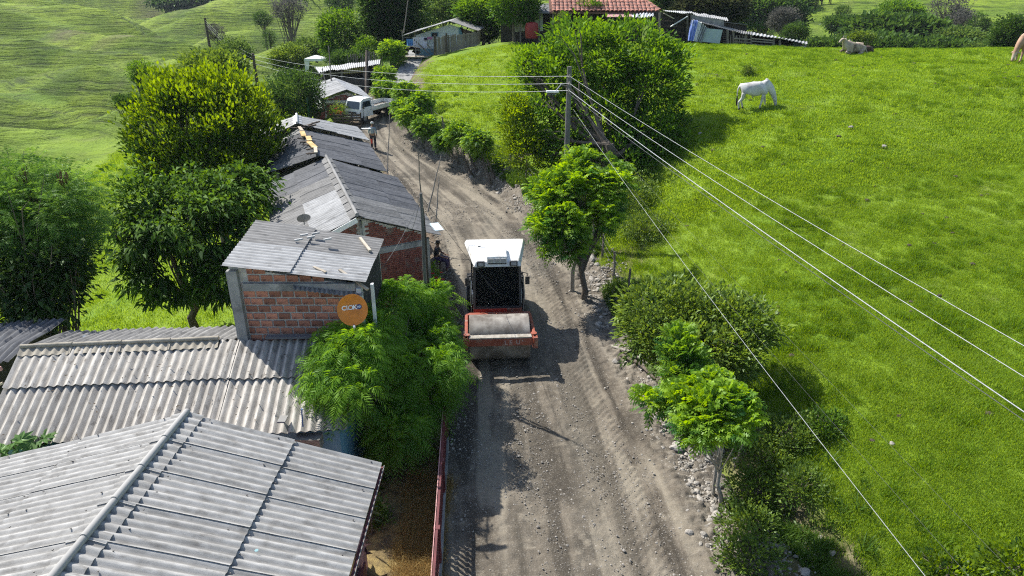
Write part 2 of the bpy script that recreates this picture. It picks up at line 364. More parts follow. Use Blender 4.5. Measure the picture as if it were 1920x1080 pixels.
M['white_paint'] = pmat('white_paint', (.72,.72,.7), (.82,.82,.8), 2, 5, .35, .03, 20, 0, c3=(.6,.58,.54), s3=2.4, t3=(.62,.8), spec=.5)
M['wire'] = flat('bare_aluminium_wire', (.45,.45,.45), .45, .3)
M['wire_dark'] = flat('dark_wire', (.10,.10,.10), .6)
M['terracotta'] = pmat('terracotta_tile', (.27,.10,.07), (.45,.22,.16), 6, 6, .85, .4, 40, .3, c3=(.12,.07,.06), s3=3)
def glass_mat():
    m = bpy.data.materials.new('tinted_glass'); m.use_nodes = True; b = m.node_tree.nodes['Principled BSDF']
    b.inputs['Base Color'].default_value = (.16,.18,.18,1); b.inputs['Roughness'].default_value = .04; b.inputs['Transmission Weight'].default_value = .95; b.inputs['IOR'].default_value = 1.06
    b.inputs['Specular IOR Level'].default_value = .5
    return m
M['glass'] = glass_mat()
M['window'] = flat('dark_window', (.02,.03,.04), .12, 0, .6)
# ------------------------------------------------------------------ ground sheet
def axis(lo, hi, fine_lo, fine_hi, step, g=1.045):
    a = [fine_lo]
    while a[-1] < fine_hi: a.append(a[-1]+step)
    s_ = step
    while a[-1] < hi: s_ *= g; a.append(a[-1]+s_)
    b = [fine_lo]; s_ = step
    while b[-1] > lo: s_ *= g; b.append(b[-1]-s_)
    return np.array(b[::-1][:-1]+a)
gx = axis(-650, 650, -24, 34, .24, 1.035); gy = axis(-80, 900, 2, 62, .26, 1.028)
GX, GY = np.meshgrid(gx, gy); GZ = ground(GX, GY)
l_, r_ = roadl(GY), roadr(GY)
GZ = GZ - .17*sstep(-.35, -.1, np.minimum(GX-l_, r_+1.0-GX))*(GY < 60)*(GY > 5)
out_r = GX - r_
nz = fbm(GX*.8, GY*.8, 4, 31)
scx = np.interp(GY, SCy, SCx)
soil = sstep(2.1, .5, out_r+1.1*nz)*sstep(-6, -.5, out_r)*(GY < 66)*(GY > -20)
soil = np.maximum(soil, sstep(.75, .1, np.abs(GX-scx+.25)+.35*nz)*sstep(7.5, 9, GY)*sstep(18.5, 17, GY)*.9)
soil = np.maximum(soil, sstep(-1.5, -.4, r_-GX)*0)
soil = np.maximum(soil, sstep(2.3, .6, (l_-GX)+.8*nz)*(GX < l_+.5)*sstep(15.5, 17, GY)*(GY < 66))
yard = (GY > -30)*sstep(.1, -.1, GX-l_)*sstep(-9, -7.5, GX)*sstep(16.5, 15.5, GY)
soil = np.maximum(soil, yard)
# cattle tracks, bare slips on the far hillside
slip = 0
for (px, py, h, w) in ((130, 62, 158, 7), (235, 70, 155, 8), (205, 75, 155, 5), (170, 65, 157, 4), (345, 35, 330, 16), (325, 15, 380, 22)):
    p = athd(px, py, h); slip = np.maximum(slip, np.exp(-(((GX-p[0])/w)**2+((GY-p[1])/(w*1.2))**2)*2 - 1.2*fbm(GX*.15, GY*.15, 3, 4)))
hillm = sstep(50, 85, np.hypot(GX, GY))
soil = np.maximum(soil, np.clip(slip*1.3-.35, 0, 1)*.8)
under_t5 = np.exp(-(((GX-5.0)/3.2)**2+((GY-34.5)/2.6)**2)*1.5)*(.75+.5*nz); soil = np.maximum(soil, np.clip(under_t5, 0, .8))
soil = np.maximum(soil, np.clip(np.exp(-(((GX-4.6)/1.0)**2+((GY-26.6)/1.6)**2))*1.2-.1+.3*nz, 0, .9))
ny, nx = GX.shape
idx = np.arange(nx*ny).reshape(ny, nx)
F = np.stack([idx[:-1,:-1], idx[:-1,1:], idx[1:,1:], idx[1:,:-1]], -1).reshape(-1, 4)

def grass_ground():
    m = bpy.data.materials.new('meadow_ground'); m.use_nodes = True; N = m.node_tree.nodes; L = m.node_tree.links
    b = N['Principled BSDF']; b.inputs['Roughness'].default_value = .9; b.inputs['Specular IOR Level'].default_value = .15
    tc = N.new('ShaderNodeTexCoord')
    def noise(sc, det=5, rough=.6, vec=None):
        n = N.new('ShaderNodeTexNoise'); n.inputs['Scale'].default_value = sc; n.inputs['Detail'].default_value = det; n.inputs['Roughness'].default_value = rough
        L.new(vec or tc.outputs['Object'], n.inputs['Vector']); return n.outputs[0]
    def mix(f, a, c, t='MIX'):
        x = N.new('ShaderNodeMix'); x.data_type = 'RGBA'; x.blend_type = t
        if isinstance(f, float): x.inputs[0].default_value = f
        else: L.new(f, x.inputs[0])
        for k, q in ((6, a), (7, c)):
            if isinstance(q, tuple): x.inputs[k].default_value = (*q, 1)
            else: L.new(q, x.inputs[k])
        return x.outputs[2]
    def rng_(s, a, c, lo=0., hi=1.):
        r = N.new('ShaderNodeMapRange'); r.inputs[1].default_value = a; r.inputs[2].default_value = c; r.inputs[3].default_value = lo; r.inputs[4].default_value = hi; L.new(s, r.inputs[0]); return r.outputs[0]
    def attr(n): a = N.new('ShaderNodeAttribute'); a.attribute_name = n; return a.outputs['Fac']
    fine = noise(9, 8, .75); mid = noise(1.1, 6, .6); big = noise(.16, 5, .6); vbig = noise(.02, 4)
    c = mix(rng_(fine, .3, .7), (.105, .178, .018), (.245, .345, .038))
    c = mix(rng_(mid, .42, .62), c, mix(rng_(fine, .3, .7), (.13, .215, .014), (.27, .375, .03)))
    c = mix(rng_(big, .50, .64, 0, .5), c, (.085, .19, .018))
    c = mix(rng_(noise(2.6, 8, .8), .60, .70, 0, .6), c, (.05, .12, .014))
    c = mix(rng_(noise(.5, 7, .7), .60, .72, 0, .75), c, (.17, .19, .05))
    far = attr('far')
    hillc = mix(rng_(noise(.06, 7, .62), .35, .65), (.105, .18, .016), (.25, .34, .03))
    hillc = mix(rng_(noise(.35, 6, .7), .5, .75, 0, .6), hillc, (.06, .10, .018))
    # cattle terraces: bands along the contour lines
    sep = N.new('ShaderNodeSeparateXYZ'); L.new(tc.outputs['Object'], sep.inputs[0])
    com = N.new('ShaderNodeCombineXYZ')
    mz = N.new('ShaderNodeMath'); mz.operation = 'MULTIPLY'; mz.inputs[1].default_value = 2.6; L.new(sep.outputs[2], mz.inputs[0])
    mx_ = N.new('ShaderNodeMath'); mx_.operation = 'MULTIPLY'; mx_.inputs[1].default_value = .10; L.new(sep.outputs[0], mx_.inputs[0])
    my_ = N.new('ShaderNodeMath'); my_.operation = 'MULTIPLY'; my_.inputs[1].default_value = .10; L.new(sep.outputs[1], my_.inputs[0])
    L.new(mx_.outputs[0], com.inputs[0]); L.new(my_.outputs[0], com.inputs[1]); L.new(mz.outputs[0], com.inputs[2])
    nv = N.new('ShaderNodeTexNoise'); nv.inputs['Scale'].default_value = .12; nv.inputs['Detail'].default_value = 5; L.new(tc.outputs['Object'], nv.inputs['Vector'])
    vm = N.new('ShaderNodeVectorMath'); vm.operation = 'MULTIPLY_ADD'; L.new(nv.outputs['Color'], vm.inputs[0]); vm.inputs[1].default_value = (.5, .5, 3.2); L.new(com.outputs[0], vm.inputs[2])
    terr = noise(1.0, 6, .68, vm.outputs[0])
    hillc = mix(rng_(terr, .38, .50, .75, 0), hillc, (.035, .062, .012))
    hillc = mix(rng_(noise(.8, 9, .8), .54, .64, 0, .75), hillc, (.045, .085, .012))
    c = mix(far, c, hillc)
    sc = mix(rng_(noise(3.2, 8, .7), .35, .65), (.085, .062, .044), (.21, .165, .12))
    yd = mix(rng_(noise(2.0, 6, .7), .4, .62), (.10, .075, .05), (.36, .27, .11))
    c = mix(attr('soil'), c, sc); c = mix(attr('yard'), c, yd)
    L.new(c, b.inputs['Base Color'])
    bp = N.new('ShaderNodeBump'); bp.inputs['Strength'].default_value = .9; bp.inputs['Distance'].default_value = .08; L.new(noise(7, 7, .75), bp.inputs['Height'])
    bp2 = N.new('ShaderNodeBump'); bp2.inputs['Distance'].default_value = 1.6; L.new(rng_(far, 0, 1, 0, 1.0), bp2.inputs['Strength']); L.new(terr, bp2.inputs['Height']); L.new(bp.outputs[0], bp2.inputs['Normal'])
    L.new(bp2.outputs[0], b.inputs['Normal'])
    return m
me = np_mesh('ground', np.stack([GX, GY, GZ], -1).reshape(-1, 3), F.ravel(), 4, grass_ground(),
             {'soil': soil.ravel(), 'yard': yard.ravel(), 'far': hillm.ravel()}, smooth=True)
link('ground', me, kind='structure')

# ------------------------------------------------------------------ dirt road
def road_mesh(y0, y1, st, mat):
    n = int((y1-y0)/st); yy = y0 + (y1-y0)*np.linspace(0, 1, n)
    w = (roadr(30)+1.1) - (roadl(30)-.45)
    ns = int(7.4/st); S = np.linspace(0, 1, ns)
    Y, SS = np.meshgrid(yy, S, indexing='ij')
    L0, R0 = roadl(Y)-.45, roadr(Y)+1.15
    X = L0+(R0-L0)*SS
    Z = ground(X, Y)
    lat = (X-roadl(Y)); wid = roadr(Y)-roadl(Y); outr = X-roadr(Y); outl = roadl(Y)-X
    edge = np.minimum(X-L0, R0-X)
    inside = sstep(.25, -.35, np.maximum(outr, outl))
    berm = sstep(-.9, .1, outr)
    det = .016*fbm(X*2.2, Y*2.2, 4, 1) + .013*fbm(X*8, Y*8, 2, 2) + .035*np.clip(vnoise(X*6.5, Y*6.5, 0, 44)-.45, 0, 1)
    # wheel ruts and lug marks of a tractor tyre on the right-hand side
    rel = lat/wid
    rut = -.03*np.exp(-((rel-.66-.03*np.sin(Y*.3))/.055)**2) - .022*np.exp(-((rel-.34)/.07)**2) + .02*np.exp(-((rel-.5)/.07)**2)
    tread = (np.exp(-((rel-.80)/.05)**2)+np.exp(-((rel-.70)/.03)**2)*.6)*.022*np.sin((Y+np.abs(rel-.8)*wid*1.2)*2*np.pi/.26)
    clod = np.clip(fbm(X*2.6, Y*2.6, 3, 9)+.05, 0, 1.2)*.08*berm + np.clip(vnoise(X*7.5, Y*7.5, 0, 19)-.05, 0, 1)**.6*.10*berm + np.clip(vnoise(X*15, Y*15, 0, 20), 0, 1)**.6*.045*berm
    clodl = np.clip(fbm(X*3.1, Y*3.1, 4, 29), 0, 1)*.10*sstep(-.5, .2, outl)*sstep(16, 18, Y)
    Z = Z + det + (rut + tread)*inside + clod + clodl + .02 + .10*np.exp(-((outr+.35)/.35)**2)*(.6+.6*fbm(X*.9, Y*.9, 2, 5))
    Z = Z - .22*sstep(.3, 0, edge)
    V = np.stack([X, Y, Z], -1).reshape(-1, 3); idx = np.arange(n*ns).reshape(n, ns)
    F = np.stack([idx[:-1,:-1], idx[:-1,1:], idx[1:,1:], idx[1:,:-1]], -1).reshape(-1, 4)
    pale = np.clip(np.exp(-((rel-.62)/.09)**2)*.9 + np.exp(-((rel-.30)/.12)**2)*.55, 0, 1)
    return V, F, {'berm': berm.ravel(), 'pale': pale.ravel(), 'track': (.5+.55*fbm(rel*15, Y*.16, 3, 71)+.25*fbm(rel*5, Y*.5, 2, 72)).ravel()}
def road_mat():
    m = bpy.data.materials.new('packed_dirt'); m.use_nodes = True; N = m.node_tree.nodes; L = m.node_tree.links
    b = N['Principled BSDF']; b.inputs['Roughness'].default_value = .93; b.inputs['Specular IOR Level'].default_value = .2
    tc = N.new('ShaderNodeTexCoord')
    def noise(sc, det=5, rough=.6, st=None):
        n = N.new('ShaderNodeTexNoise'); n.inputs['Scale'].default_value = sc; n.inputs['Detail'].default_value = det; n.inputs['Roughness'].default_value = rough
        if st:
            mp = N.new('ShaderNodeMapping'); mp.inputs['Scale'].default_value = st; L.new(tc.outputs['Object'], mp.inputs[0]); L.new(mp.outputs[0], n.inputs['Vector'])
        else: L.new(tc.outputs['Object'], n.inputs['Vector'])
        return n.outputs[0]
    def mix(f, a, c):
        x = N.new('ShaderNodeMix'); x.data_type = 'RGBA'; L.new(f, x.inputs[0])
        for k, q in ((6, a), (7, c)):
            if isinstance(q, tuple): x.inputs[k].default_value = (*q, 1)
            else: L.new(q, x.inputs[k])
        return x.outputs[2]
    def rg(s, a, c, lo=0., hi=1.):
        r = N.new('ShaderNodeMapRange'); r.inputs[1].default_value = a; r.inputs[2].default_value = c; r.inputs[3].default_value = lo; r.inputs[4].default_value = hi; L.new(s, r.inputs[0]); return r.outputs[0]
    def attr(n): a = N.new('ShaderNodeAttribute'); a.attribute_name = n; return a.outputs['Fac']
    grit = noise(28, 6, .8)
    c = mix(rg(noise(.9, 7, .65), .38, .62), (.085, .071, .054), (.18, .153, .118))
    c = mix(rg(noise(.45, 6, .7, (1.6, .45, 1)), .50, .64, 0, .85), c, (.075, .068, .055))
    c = mix(rg(noise(1.7, 6, .7), .54, .66, 0, .8), c, (.26, .225, .172))
    c = mix(rg(attr('track'), .62, .9, 0, .75), c, (.27, .235, .18))
    c = mix(rg(attr('track'), .46, .18, 0, .9), c, (.050, .042, .032))
    c = mix(rg(attr('pale'), 0, 1, 0, .35), c, (.24, .21, .162))
    c = mix(rg(attr('berm'), .1, .9, 0, .7), c, mix(rg(noise(5, 7, .7), .38, .62), (.085, .07, .053), (.25, .22, .178)))
    c = mix(rg(grit, .54, .64, 0, .7), c, (.36, .33, .28))
    c = mix(rg(grit, .42, .3, 0, .6), c, (.07, .062, .052))
    L.new(c, b.inputs['Base Color'])
    bp = N.new('ShaderNodeBump'); bp.inputs['Strength'].default_value = .8; bp.inputs['Distance'].default_value = .03; L.new(grit, bp.inputs['Height'])
    bp2 = N.new('ShaderNodeBump'); bp2.inputs['Strength'].default_value = .6; bp2.inputs['Distance'].default_value = .05; L.new(noise(6, 6, .7), bp2.inputs['Height']); L.new(bp.outputs[0], bp2.inputs['Normal'])
    L.new(bp2.outputs[0], b.inputs['Normal']); return m
RM = road_mat()
V1, F1, A1 = road_mesh(5.5, 30, .05, RM); V2, F2, A2 = road_mesh(29.97, 57, .10, RM)
me = np_mesh('dirt_road', np.r_[V1, V2+[0,0,-.006]], np.r_[F1.ravel(), F2.ravel()+len(V1)], 4, RM, {k: np.r_[A1[k], A2[k]] for k in A1}, smooth=True)
link('dirt_road', me, kind='structure')
# concrete path climbing beyond the road: slabs are its pieces
cp = MB()
for k in range(7):
    y0 = 60.2+k*1.75; y1 = y0+1.68
    xa = -10.55+k*.10
    z0 = gz(-9.9, y0)+.13; z1 = gz(-9.8, y1)+.13
    cp.prism([(xa, y0, z0), (xa+1.75, y0, z0), (xa+1.85, y1, z1), (xa+.1, y1, z1)], (0, 0, -.3))
cp.build('concrete_path', M['concrete'], kind='structure')

# ------------------------------------------------------------------ scatter helper (countless things only)
def scatter(name, proto_me, P, rz, sc, tilt=None, **kw):
    me = bpy.data.meshes.new(name); me.vertices.add(len(P)); me.vertices.foreach_set('co', np.asarray(P, np.float32).ravel())
    rot = np.zeros((len(P), 3), np.float32); rot[:, 2] = rz
    if tilt is not None: rot[:, 0] = tilt[:, 0]; rot[:, 1] = tilt[:, 1]
    a = me.attributes.new('rot', 'FLOAT_VECTOR', 'POINT'); a.data.foreach_set('vector', rot.ravel())
    a = me.attributes.new('scl', 'FLOAT', 'POINT'); a.data.foreach_set('value', np.asarray(sc, np.float32))
    o = bpy.data.objects.new(name, me); C.objects.link(o)
    proto = bpy.data.objects.new(name+'_piece', proto_me)
    ng = bpy.data.node_groups.new(name, 'GeometryNodeTree')
    ng.interface.new_socket('Geometry', in_out='INPUT', socket_type='NodeSocketGeometry'); ng.interface.new_socket('Geometry', in_out='OUTPUT', socket_type='NodeSocketGeometry')
    N = ng.nodes; L = ng.links
    gi = N.new('NodeGroupInput'); go = N.new('NodeGroupOutput'); ip = N.new('GeometryNodeInstanceOnPoints'); oi = N.new('GeometryNodeObjectInfo'); oi.inputs['Object'].default_value = proto
    oi.inputs['As Instance'].default_value = True
    ra = N.new('GeometryNodeInputNamedAttribute'); ra.data_type = 'FLOAT_VECTOR'; ra.inputs['Name'].default_value = 'rot'
    sa = N.new('GeometryNodeInputNamedAttribute'); sa.data_type = 'FLOAT'; sa.inputs['Name'].default_value = 'scl'
    er = N.new('FunctionNodeEulerToRotation')
    L.new(gi.outputs[0], ip.inputs['Points']); L.new(oi.outputs['Geometry'], ip.inputs['Instance'])
    L.new(ra.outputs[0], er.inputs[0]); L.new(er.outputs[0], ip.inputs['Rotation']); L.new(sa.outputs[0], ip.inputs['Scale']); L.new(ip.outputs[0], go.inputs[0])
    md = o.modifiers.new('scatter', 'NODES'); md.node_group = ng
    return tag(o, kind='stuff', **kw)
def tuft_mesh(name, n, rad, h, w, mat, lean=.5, seed=1):
    g = np.random.default_rng(seed)
    a = g.uniform(0, 2*np.pi, n); r = rad*np.sqrt(g.uniform(0, 1, n)); bx, by = r*np.cos(a), r*np.sin(a)
    th = g.uniform(0, 2*np.pi, n); hh = h*g.uniform(.45, 1.1, n); ln = lean*g.uniform(.2, 1.2, n)*hh; la = g.uniform(0, 2*np.pi, n)
    wx, wy = np.cos(th)*w/2, np.sin(th)*w/2; z = np.zeros(n)
    lx, ly = np.cos(la)*ln, np.sin(la)*ln
    V = np.stack([np.stack([bx-wx, by-wy, z-.02], -1), np.stack([bx+wx, by+wy, z-.02], -1),
                  np.stack([bx+wx*.7+lx*.4, by+wy*.7+ly*.4, hh*.6], -1), np.stack([bx-wx*.7+lx*.4, by-wy*.7+ly*.4, hh*.6], -1), np.stack([bx+lx, by+ly, hh], -1)], 1).reshape(-1, 3)
    b = np.arange(n)*5
    F = np.stack([b, b+1, b+2, b, b+2, b+3, b+3, b+2, b+4], -1).ravel()
    return np_mesh(name, V, F, 3, mat, {'tint': np.repeat(g.uniform(0, 1, n), 5)})
M['grass'] = leaf_mat('grass_blades', (.118, .21, .022), (.29, .415, .05), .5, .01)
M['grass_dark'] = leaf_mat('rank_grass', (.075, .155, .015), (.19, .31, .028), .45, .02)
M['straw'] = leaf_mat('dry_grass', (.24, .16, .06), (.48, .37, .15), .4, .03)
M['weed'] = leaf_mat('weed_leaves', (.03, .075, .015), (.12, .22, .03), .4, .06)
def pasture_pts(n, y0, y1, seed, x0=None, dens=None):
    g = np.random.default_rng(seed)
    y = g.uniform(y0, y1, n); x = g.uniform(-1, 1, n); xl_ = np.maximum(roadr(y)+1.0, -12); xr_ = y*.85+5
    x = xl_ + (xr_-xl_)*g.uniform(0, 1, n)
    keep = np.ones(n, bool)
    sx = np.interp(y, SCy, SCx); keep &= ~((np.abs(x-sx+.25) < .45) & (y > 8.5) & (y < 18) & (g.uniform(0, 1, n) < .85))
    keep &= ~((x-roadr(y) < 1.6+.6*fbm(x, y, 2, 3)))
    if dens is not None: keep &= dens(x, y) > g.uniform(0, 1, n)
    x, y = x[keep], y[keep]; return np.stack([x, y, ground(x, y)], -1), g
tA = tuft_mesh('short_tuft', 90, .30, .055, .011, M['grass'], .9, 1)
P, g = pasture_pts(26000, 7, 30, 11); scatter('meadow_grass', tA, P, g.uniform(0, 6.28, len(P)), g.uniform(.7, 1.25, len(P)))
tB = tuft_mesh('meadow_tuft', 60, .5, .07, .024, M['grass'], .9, 2)
P, g = pasture_pts(26000, 28, 62, 12); scatter('meadow_grass', tB, P, g.uniform(0, 6.28, len(P)), g.uniform(.7, 1.25, len(P)))
tC = tuft_mesh('rank_tuft', 60, .16, .16, .014, M['grass_dark'], .8, 3)
P, g = pasture_pts(20000, 7, 58, 13, dens=lambda x, y: sstep(.1, .7, fbm(x*.7, y*.7, 4, 55))*.9+.04)
scatter('tall_grass', tC, P, g.uniform(0, 6.28, len(P)), g.uniform(.6, 1.4, len(P)))
# rough growth along the bank and beyond the houses
g = np.random.default_rng(21); n = 9000; y = g.uniform(7, 55, n); x = roadr(y)+.7+np.abs(g.normal(0, 1.0, n))
k = (fbm(x*.7, y*.7, 3, 6) > -.1) ; x, y = x[k], y[k]
tD = tuft_mesh('weed_tuft', 40, .14, .22, .022, M['weed'], 1.0, 4)
scatter('roadside_weeds', tD, np.stack([x, y, ground(x, y)], -1), g.uniform(0, 6.28, len(x)), g.uniform(.4, 1.2, len(x)))
n = 16000; x = g.uniform(-34, -5, n); y = g.uniform(14, 75, n); k = (x < roadl(y)-4.5-3*(y < 45)) & (x > -y*.8-6); x, y = x[k], y[k]
tE = tuft_mesh('slope_tuft', 70, .5, .10, .022, M['grass'], 1.0, 5)
scatter('slope_grass', tE, np.stack([x, y, ground(x, y)], -1), g.uniform(0, 6.28, len(x)), g.uniform(.6, 1.3, len(x)))
# dry grass in the narrow yard
n = 900; y = g.uniform(6, 14.2, n); x = g.uniform(-2.55, -1.55, n); k = fbm(x*1.6, y*1.3, 3, 66) > -.15; x, y = x[k], y[k]
tF = tuft_mesh('straw_tuft', 60, .16, .22, .007, M['straw'], 1.3, 6)
scatter('dry_grass', tF, np.stack([x, y, ground(x, y)], -1), g.uniform(0, 6.28, len(x)), g.uniform(.5, 1.2, len(x)))
# gravel
def rock_mesh(name, seed, mat, sub=1):
    bm = bmesh.new(); bmesh.ops.create_icosphere(bm, subdivisions=sub, radius=.5); r = random.Random(seed)
    s_ = (r.uniform(.8, 1.25), r.uniform(.65, 1.0), r.uniform(.45, .75)); o_ = r.uniform(0, 50)
    for v in bm.verts:
        k = 1+.28*float(vnoise(np.array([v.co.x*2.3+o_]), np.array([v.co.y*2.3]), np.array([v.co.z*2.3]), seed)[0])
        v.co = Vector((v.co.x*s_[0]*k, v.co.y*s_[1]*k, v.co.z*s_[2]*k))
    me = bpy.data.meshes.new(name); bm.to_mesh(me); bm.free(); me.materials.append(mat); return me
n = 26000; y = 6+30*g.uniform(0, 1, n)**1.2; x = roadl(y)+(roadr(y)+1-roadl(y))*g.uniform(0, 1, n); k = (fbm(x*.8, y*.5, 3, 41)+.5*g.normal(0, 1, n)*.4+1.2*sstep(-.9, .4, x-roadr(y))) > .12; x, y = x[k], y[k]
scatter('gravel', rock_mesh('pebble', 5, pmat('pebble', (.17,.155,.135), (.36,.33,.29), 3, 4, .9, 0, rand=.35), 0), np.stack([x, y, ground(x, y)+.025], -1), g.uniform(0, 6.28, len(x)), np.clip(.014+.013*g.exponential(1, len(x)), 0, .09)*(1+1.2*sstep(-.4, .4, x-roadr(y))))
n = 13000; y = 7+40*g.uniform(0, 1, n)**1.2; x = roadr(y)+.55+.5*g.normal(0, 1, n); k = fbm(x*1.3, y*1.3, 3, 48) > -.25; x, y = x[k], y[k]
scatter('rubble', rock_mesh('rubble_piece', 7, pmat('rubble_stone', (.17,.15,.125), (.42,.39,.34), 3, 5, .95, 0, rand=.3), 1), np.stack([x, y, ground(x, y)+.06], -1), g.uniform(0, 6.28, len(x)), np.clip(.04+.04*g.exponential(1, len(x)), 0, .2), tilt=g.uniform(-.6, .6, (len(x), 2)))
n = 2500; y = 15+32*g.uniform(0, 1, n); x = roadl(y)-.25+.3*g.normal(0, 1, n)
scatter('rubble', bpy.data.meshes['rubble_piece'], np.stack([x, y, ground(x, y)+.03], -1), g.uniform(0, 6.28, len(x)), np.clip(.02+.03*g.exponential(1, len(x)), 0, .12), tilt=g.uniform(-.6, .6, (len(x), 2)))
rocks = [rock_mesh('rock', 10+k, M['stone'], 2) for k in range(6)]
g = np.random.default_rng(99); cnt = 0
def rock(x, y, s_, label=None, m=None):
    rz = g.uniform(0, 6.28)
    zone = 0 if y < 16.5 else 1 if y < 24 else 2 if y < 34 else 3
    zl = ('loose stone in the rubble of the right road edge beside the slim-stemmed young tree', 'loose stone in the right road bank between the roller and the scrubby bush', 'loose stone in the bank below the fresh green tree and the lamp pole', 'loose stone under the roadside fence trees, up the road past the lamp pole')[zone]
    zg = ('stones by the slim-stemmed tree', 'stones of the bank opposite the roller', 'stones of the bank below the lamp pole', 'stones under the fence trees')[zone]
    return link('rock', m or rocks[int(g.integers(6))], loc=(x, y, gz(x, y)+s_*.22+.03), rot=(g.uniform(-.3,.3), g.uniform(-.3,.3), rz), scale=s_,
                label=label or zl, cat='rock', group=zg)
for k in range(130):
    y = 8+38*g.uniform()**1.35; x = float(roadr(y))+g.normal(.55, .38); rock(x, y, float(np.clip(g.lognormal(-1.75, .45), .09, .5)))
for k in range(34):
    q = atz(g.uniform(1285, 1345), g.uniform(880, 990), .35); rock(q[0], q[1], g.uniform(.08, .22))
for k in range(26):
    q = atz(g.uniform(1120, 1165), g.uniform(520, 600), .5); rock(q[0], q[1], g.uniform(.12, .3))
g = np.random.default_rng(77); y = g.uniform(9, 52, 200); x = g.uniform(6, 30, 200); k = (x < y*.8+4) & (x > roadr(y)+2.5); x, y = x[k], y[k]
scatter('cow_dung', rock_mesh('dung_pat', 3, pmat('dung', (.03,.022,.015), (.09,.07,.05), 5, 4, .95, 0), 1), np.stack([x, y, ground(x, y)+.02], -1), g.uniform(0, 6.28, len(x)), g.uniform(.12, .3, len(x)))
g = np.random.default_rng(99)
# pale rocks in the meadow
for (px, py, s_, lb) in ((1594, 243, .28, 'pale stone in the meadow up the slope to the right of the white cow'),
                         (1657, 280, .26, 'pale stone in the middle of the open meadow'),
                         (1312, 254, .22, 'small pale stone in the meadow at the right edge of the big tree'),
                         (1670, 840, .13, 'beige stone in the short grass at the lower right of the meadow'),
                         (1108, 490, .48, 'large pale boulder behind the trunks of the bright green roadside tree')):
    q = on_ground(px, py); o = rock(q[0], q[1], s_, lb); del o['group']; o.name = 'stone'
g = np.random.default_rng(5)
# ------------------------------------------------------------------ buildings
def roof_slope(parent, Rn, Rf, En, Ef, sheet_w, rows, mats, amp=.024, ribw=.177, lift=.03, wob=.006, seed=0, name='roof_sheet', miss=(), tilt=.006):
    Rn, Rf, En, Ef = [np.array(q, float) for q in (Rn, Rf, En, Ef)]
    n = max(1, round(np.linalg.norm(Rf-Rn)/sheet_w)); ribs = max(2, round(np.linalg.norm(Rf-Rn)/n/ribw))
    P = lambda u, v: Rn*(1-u)*(1-v)+Rf*u*(1-v)+En*(1-u)*v+Ef*u*v
    cum = np.r_[0, np.cumsum(rows)]; cum = cum/cum[-1]; L = np.linalg.norm(En-Rn)
    r = random.Random(seed)
    for i in range(n):
        for j in range(len(rows)):
            if (i, j) in miss: continue
            u0, u1 = i/n, (i+1)/n+(.5/ribs/n if i < n-1 else 0); v0, v1 = cum[j], cum[j+1]+(.11/L if j < len(rows)-1 else 0)
            j1, j2 = r.uniform(-.012, .012)/L, r.uniform(-.004, .004)
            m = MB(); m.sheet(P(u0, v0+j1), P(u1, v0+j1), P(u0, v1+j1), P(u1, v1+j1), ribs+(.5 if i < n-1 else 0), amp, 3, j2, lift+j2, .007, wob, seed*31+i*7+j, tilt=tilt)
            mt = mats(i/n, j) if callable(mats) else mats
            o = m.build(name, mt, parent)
            o.data.polygons.foreach_set('use_smooth', [True]*len(o.data.polygons)); md = o.modifiers.new('edges', 'EDGE_SPLIT'); md.split_angle = math.radians(50)
    return n
def ridge_caps(parent, Rn, Rf, EL, ER, mat, w=.9, flap=.3, r=.055, amp=.02, seed=0, tube=True):
    """EL/ER: points down the left and right slope below Rn"""
    Rn, Rf, EL, ER = [np.array(q, float) for q in (Rn, Rf, EL, ER)]
    d = Rf-Rn; L = np.linalg.norm(d); n = max(1, round(L/w)); ax = d/L
    for k in range(n):
        a = Rn+d*k/n; b = Rn+d*(k+1)/n+ax*.05; m = MB()
        for E_ in (EL, ER):
            t = (E_-Rn); t = t/np.linalg.norm(t)
            up = np.array([0, 0, .045])
            m.sheet(a+up, b+up, a+t*flap+up*.75, b+t*flap+up*.75, round(w/.177), amp, 1, 0, .005, .006, 0, seed+k)
        o = m.build('ridge_cap', mat, parent); o.data.polygons.foreach_set('use_smooth', [True]*len(o.data.polygons)); md = o.modifiers.new('e', 'EDGE_SPLIT'); md.split_angle = math.radians(50)
        if tube:
            m = MB(); m.tube([a+[0,0,.075], a+d/n*.5+[0,0,.082], b+[0,0,.088]], [r, r*1.03, r*1.12], 10); m.build('ridge_roll', mat, parent, smooth=True)
BRICK_CACHE = {}
def block_wall(parent, O, ux, width, zs, bw, bh, gap, mat, name='brick', clip=None, depth=.014, seed=0, nrm=None):
    """individual blocks sharing one mesh; O bottom-left, ux unit vector along"""
    key = (bw, bh, mat.name)
    if key not in BRICK_CACHE:
        m = MB(); m.box((0,0,0), (bw-gap, depth, bh-gap)); o = m.build('brick', mat, local=True); me = o.data; bpy.data.objects.remove(o)
        bm = bmesh.new(); bm.from_mesh(me); bmesh.ops.bevel(bm, geom=bm.edges[:], offset=.006, segments=1, affect='EDGES'); bm.to_mesh(me); bm.free(); BRICK_CACHE[key] = me
    me = BRICK_CACHE[key]; O = Vector(O); ux = Vector(ux).normalized(); nr = Vector((ux.y, -ux.x, 0)); rz = math.atan2(ux.y, ux.x)
    base = top_loc(parent); r = random.Random(seed)
    for j, z in enumerate(zs):
        x = -bw*(.5 if j % 2 else 0)
        while x < width:
            a, b = max(x, 0), min(x+bw, width)
            if b-a > bw*.25 and (clip is None or clip((a+b)/2, z+bh/2)):
                o = bpy.data.objects.new(name, me); C.objects.link(o); o.parent = parent
                p = O+ux*((a+b)/2)+nr*(depth*.3+r.uniform(-.006, .006)); p.z = z+bh/2
                o.location = p-base; o.rotation_euler = (0, 0, rz+r.uniform(-.012, .012)); o.scale = ((b-a)/bw, 1, 1)
            x += bw
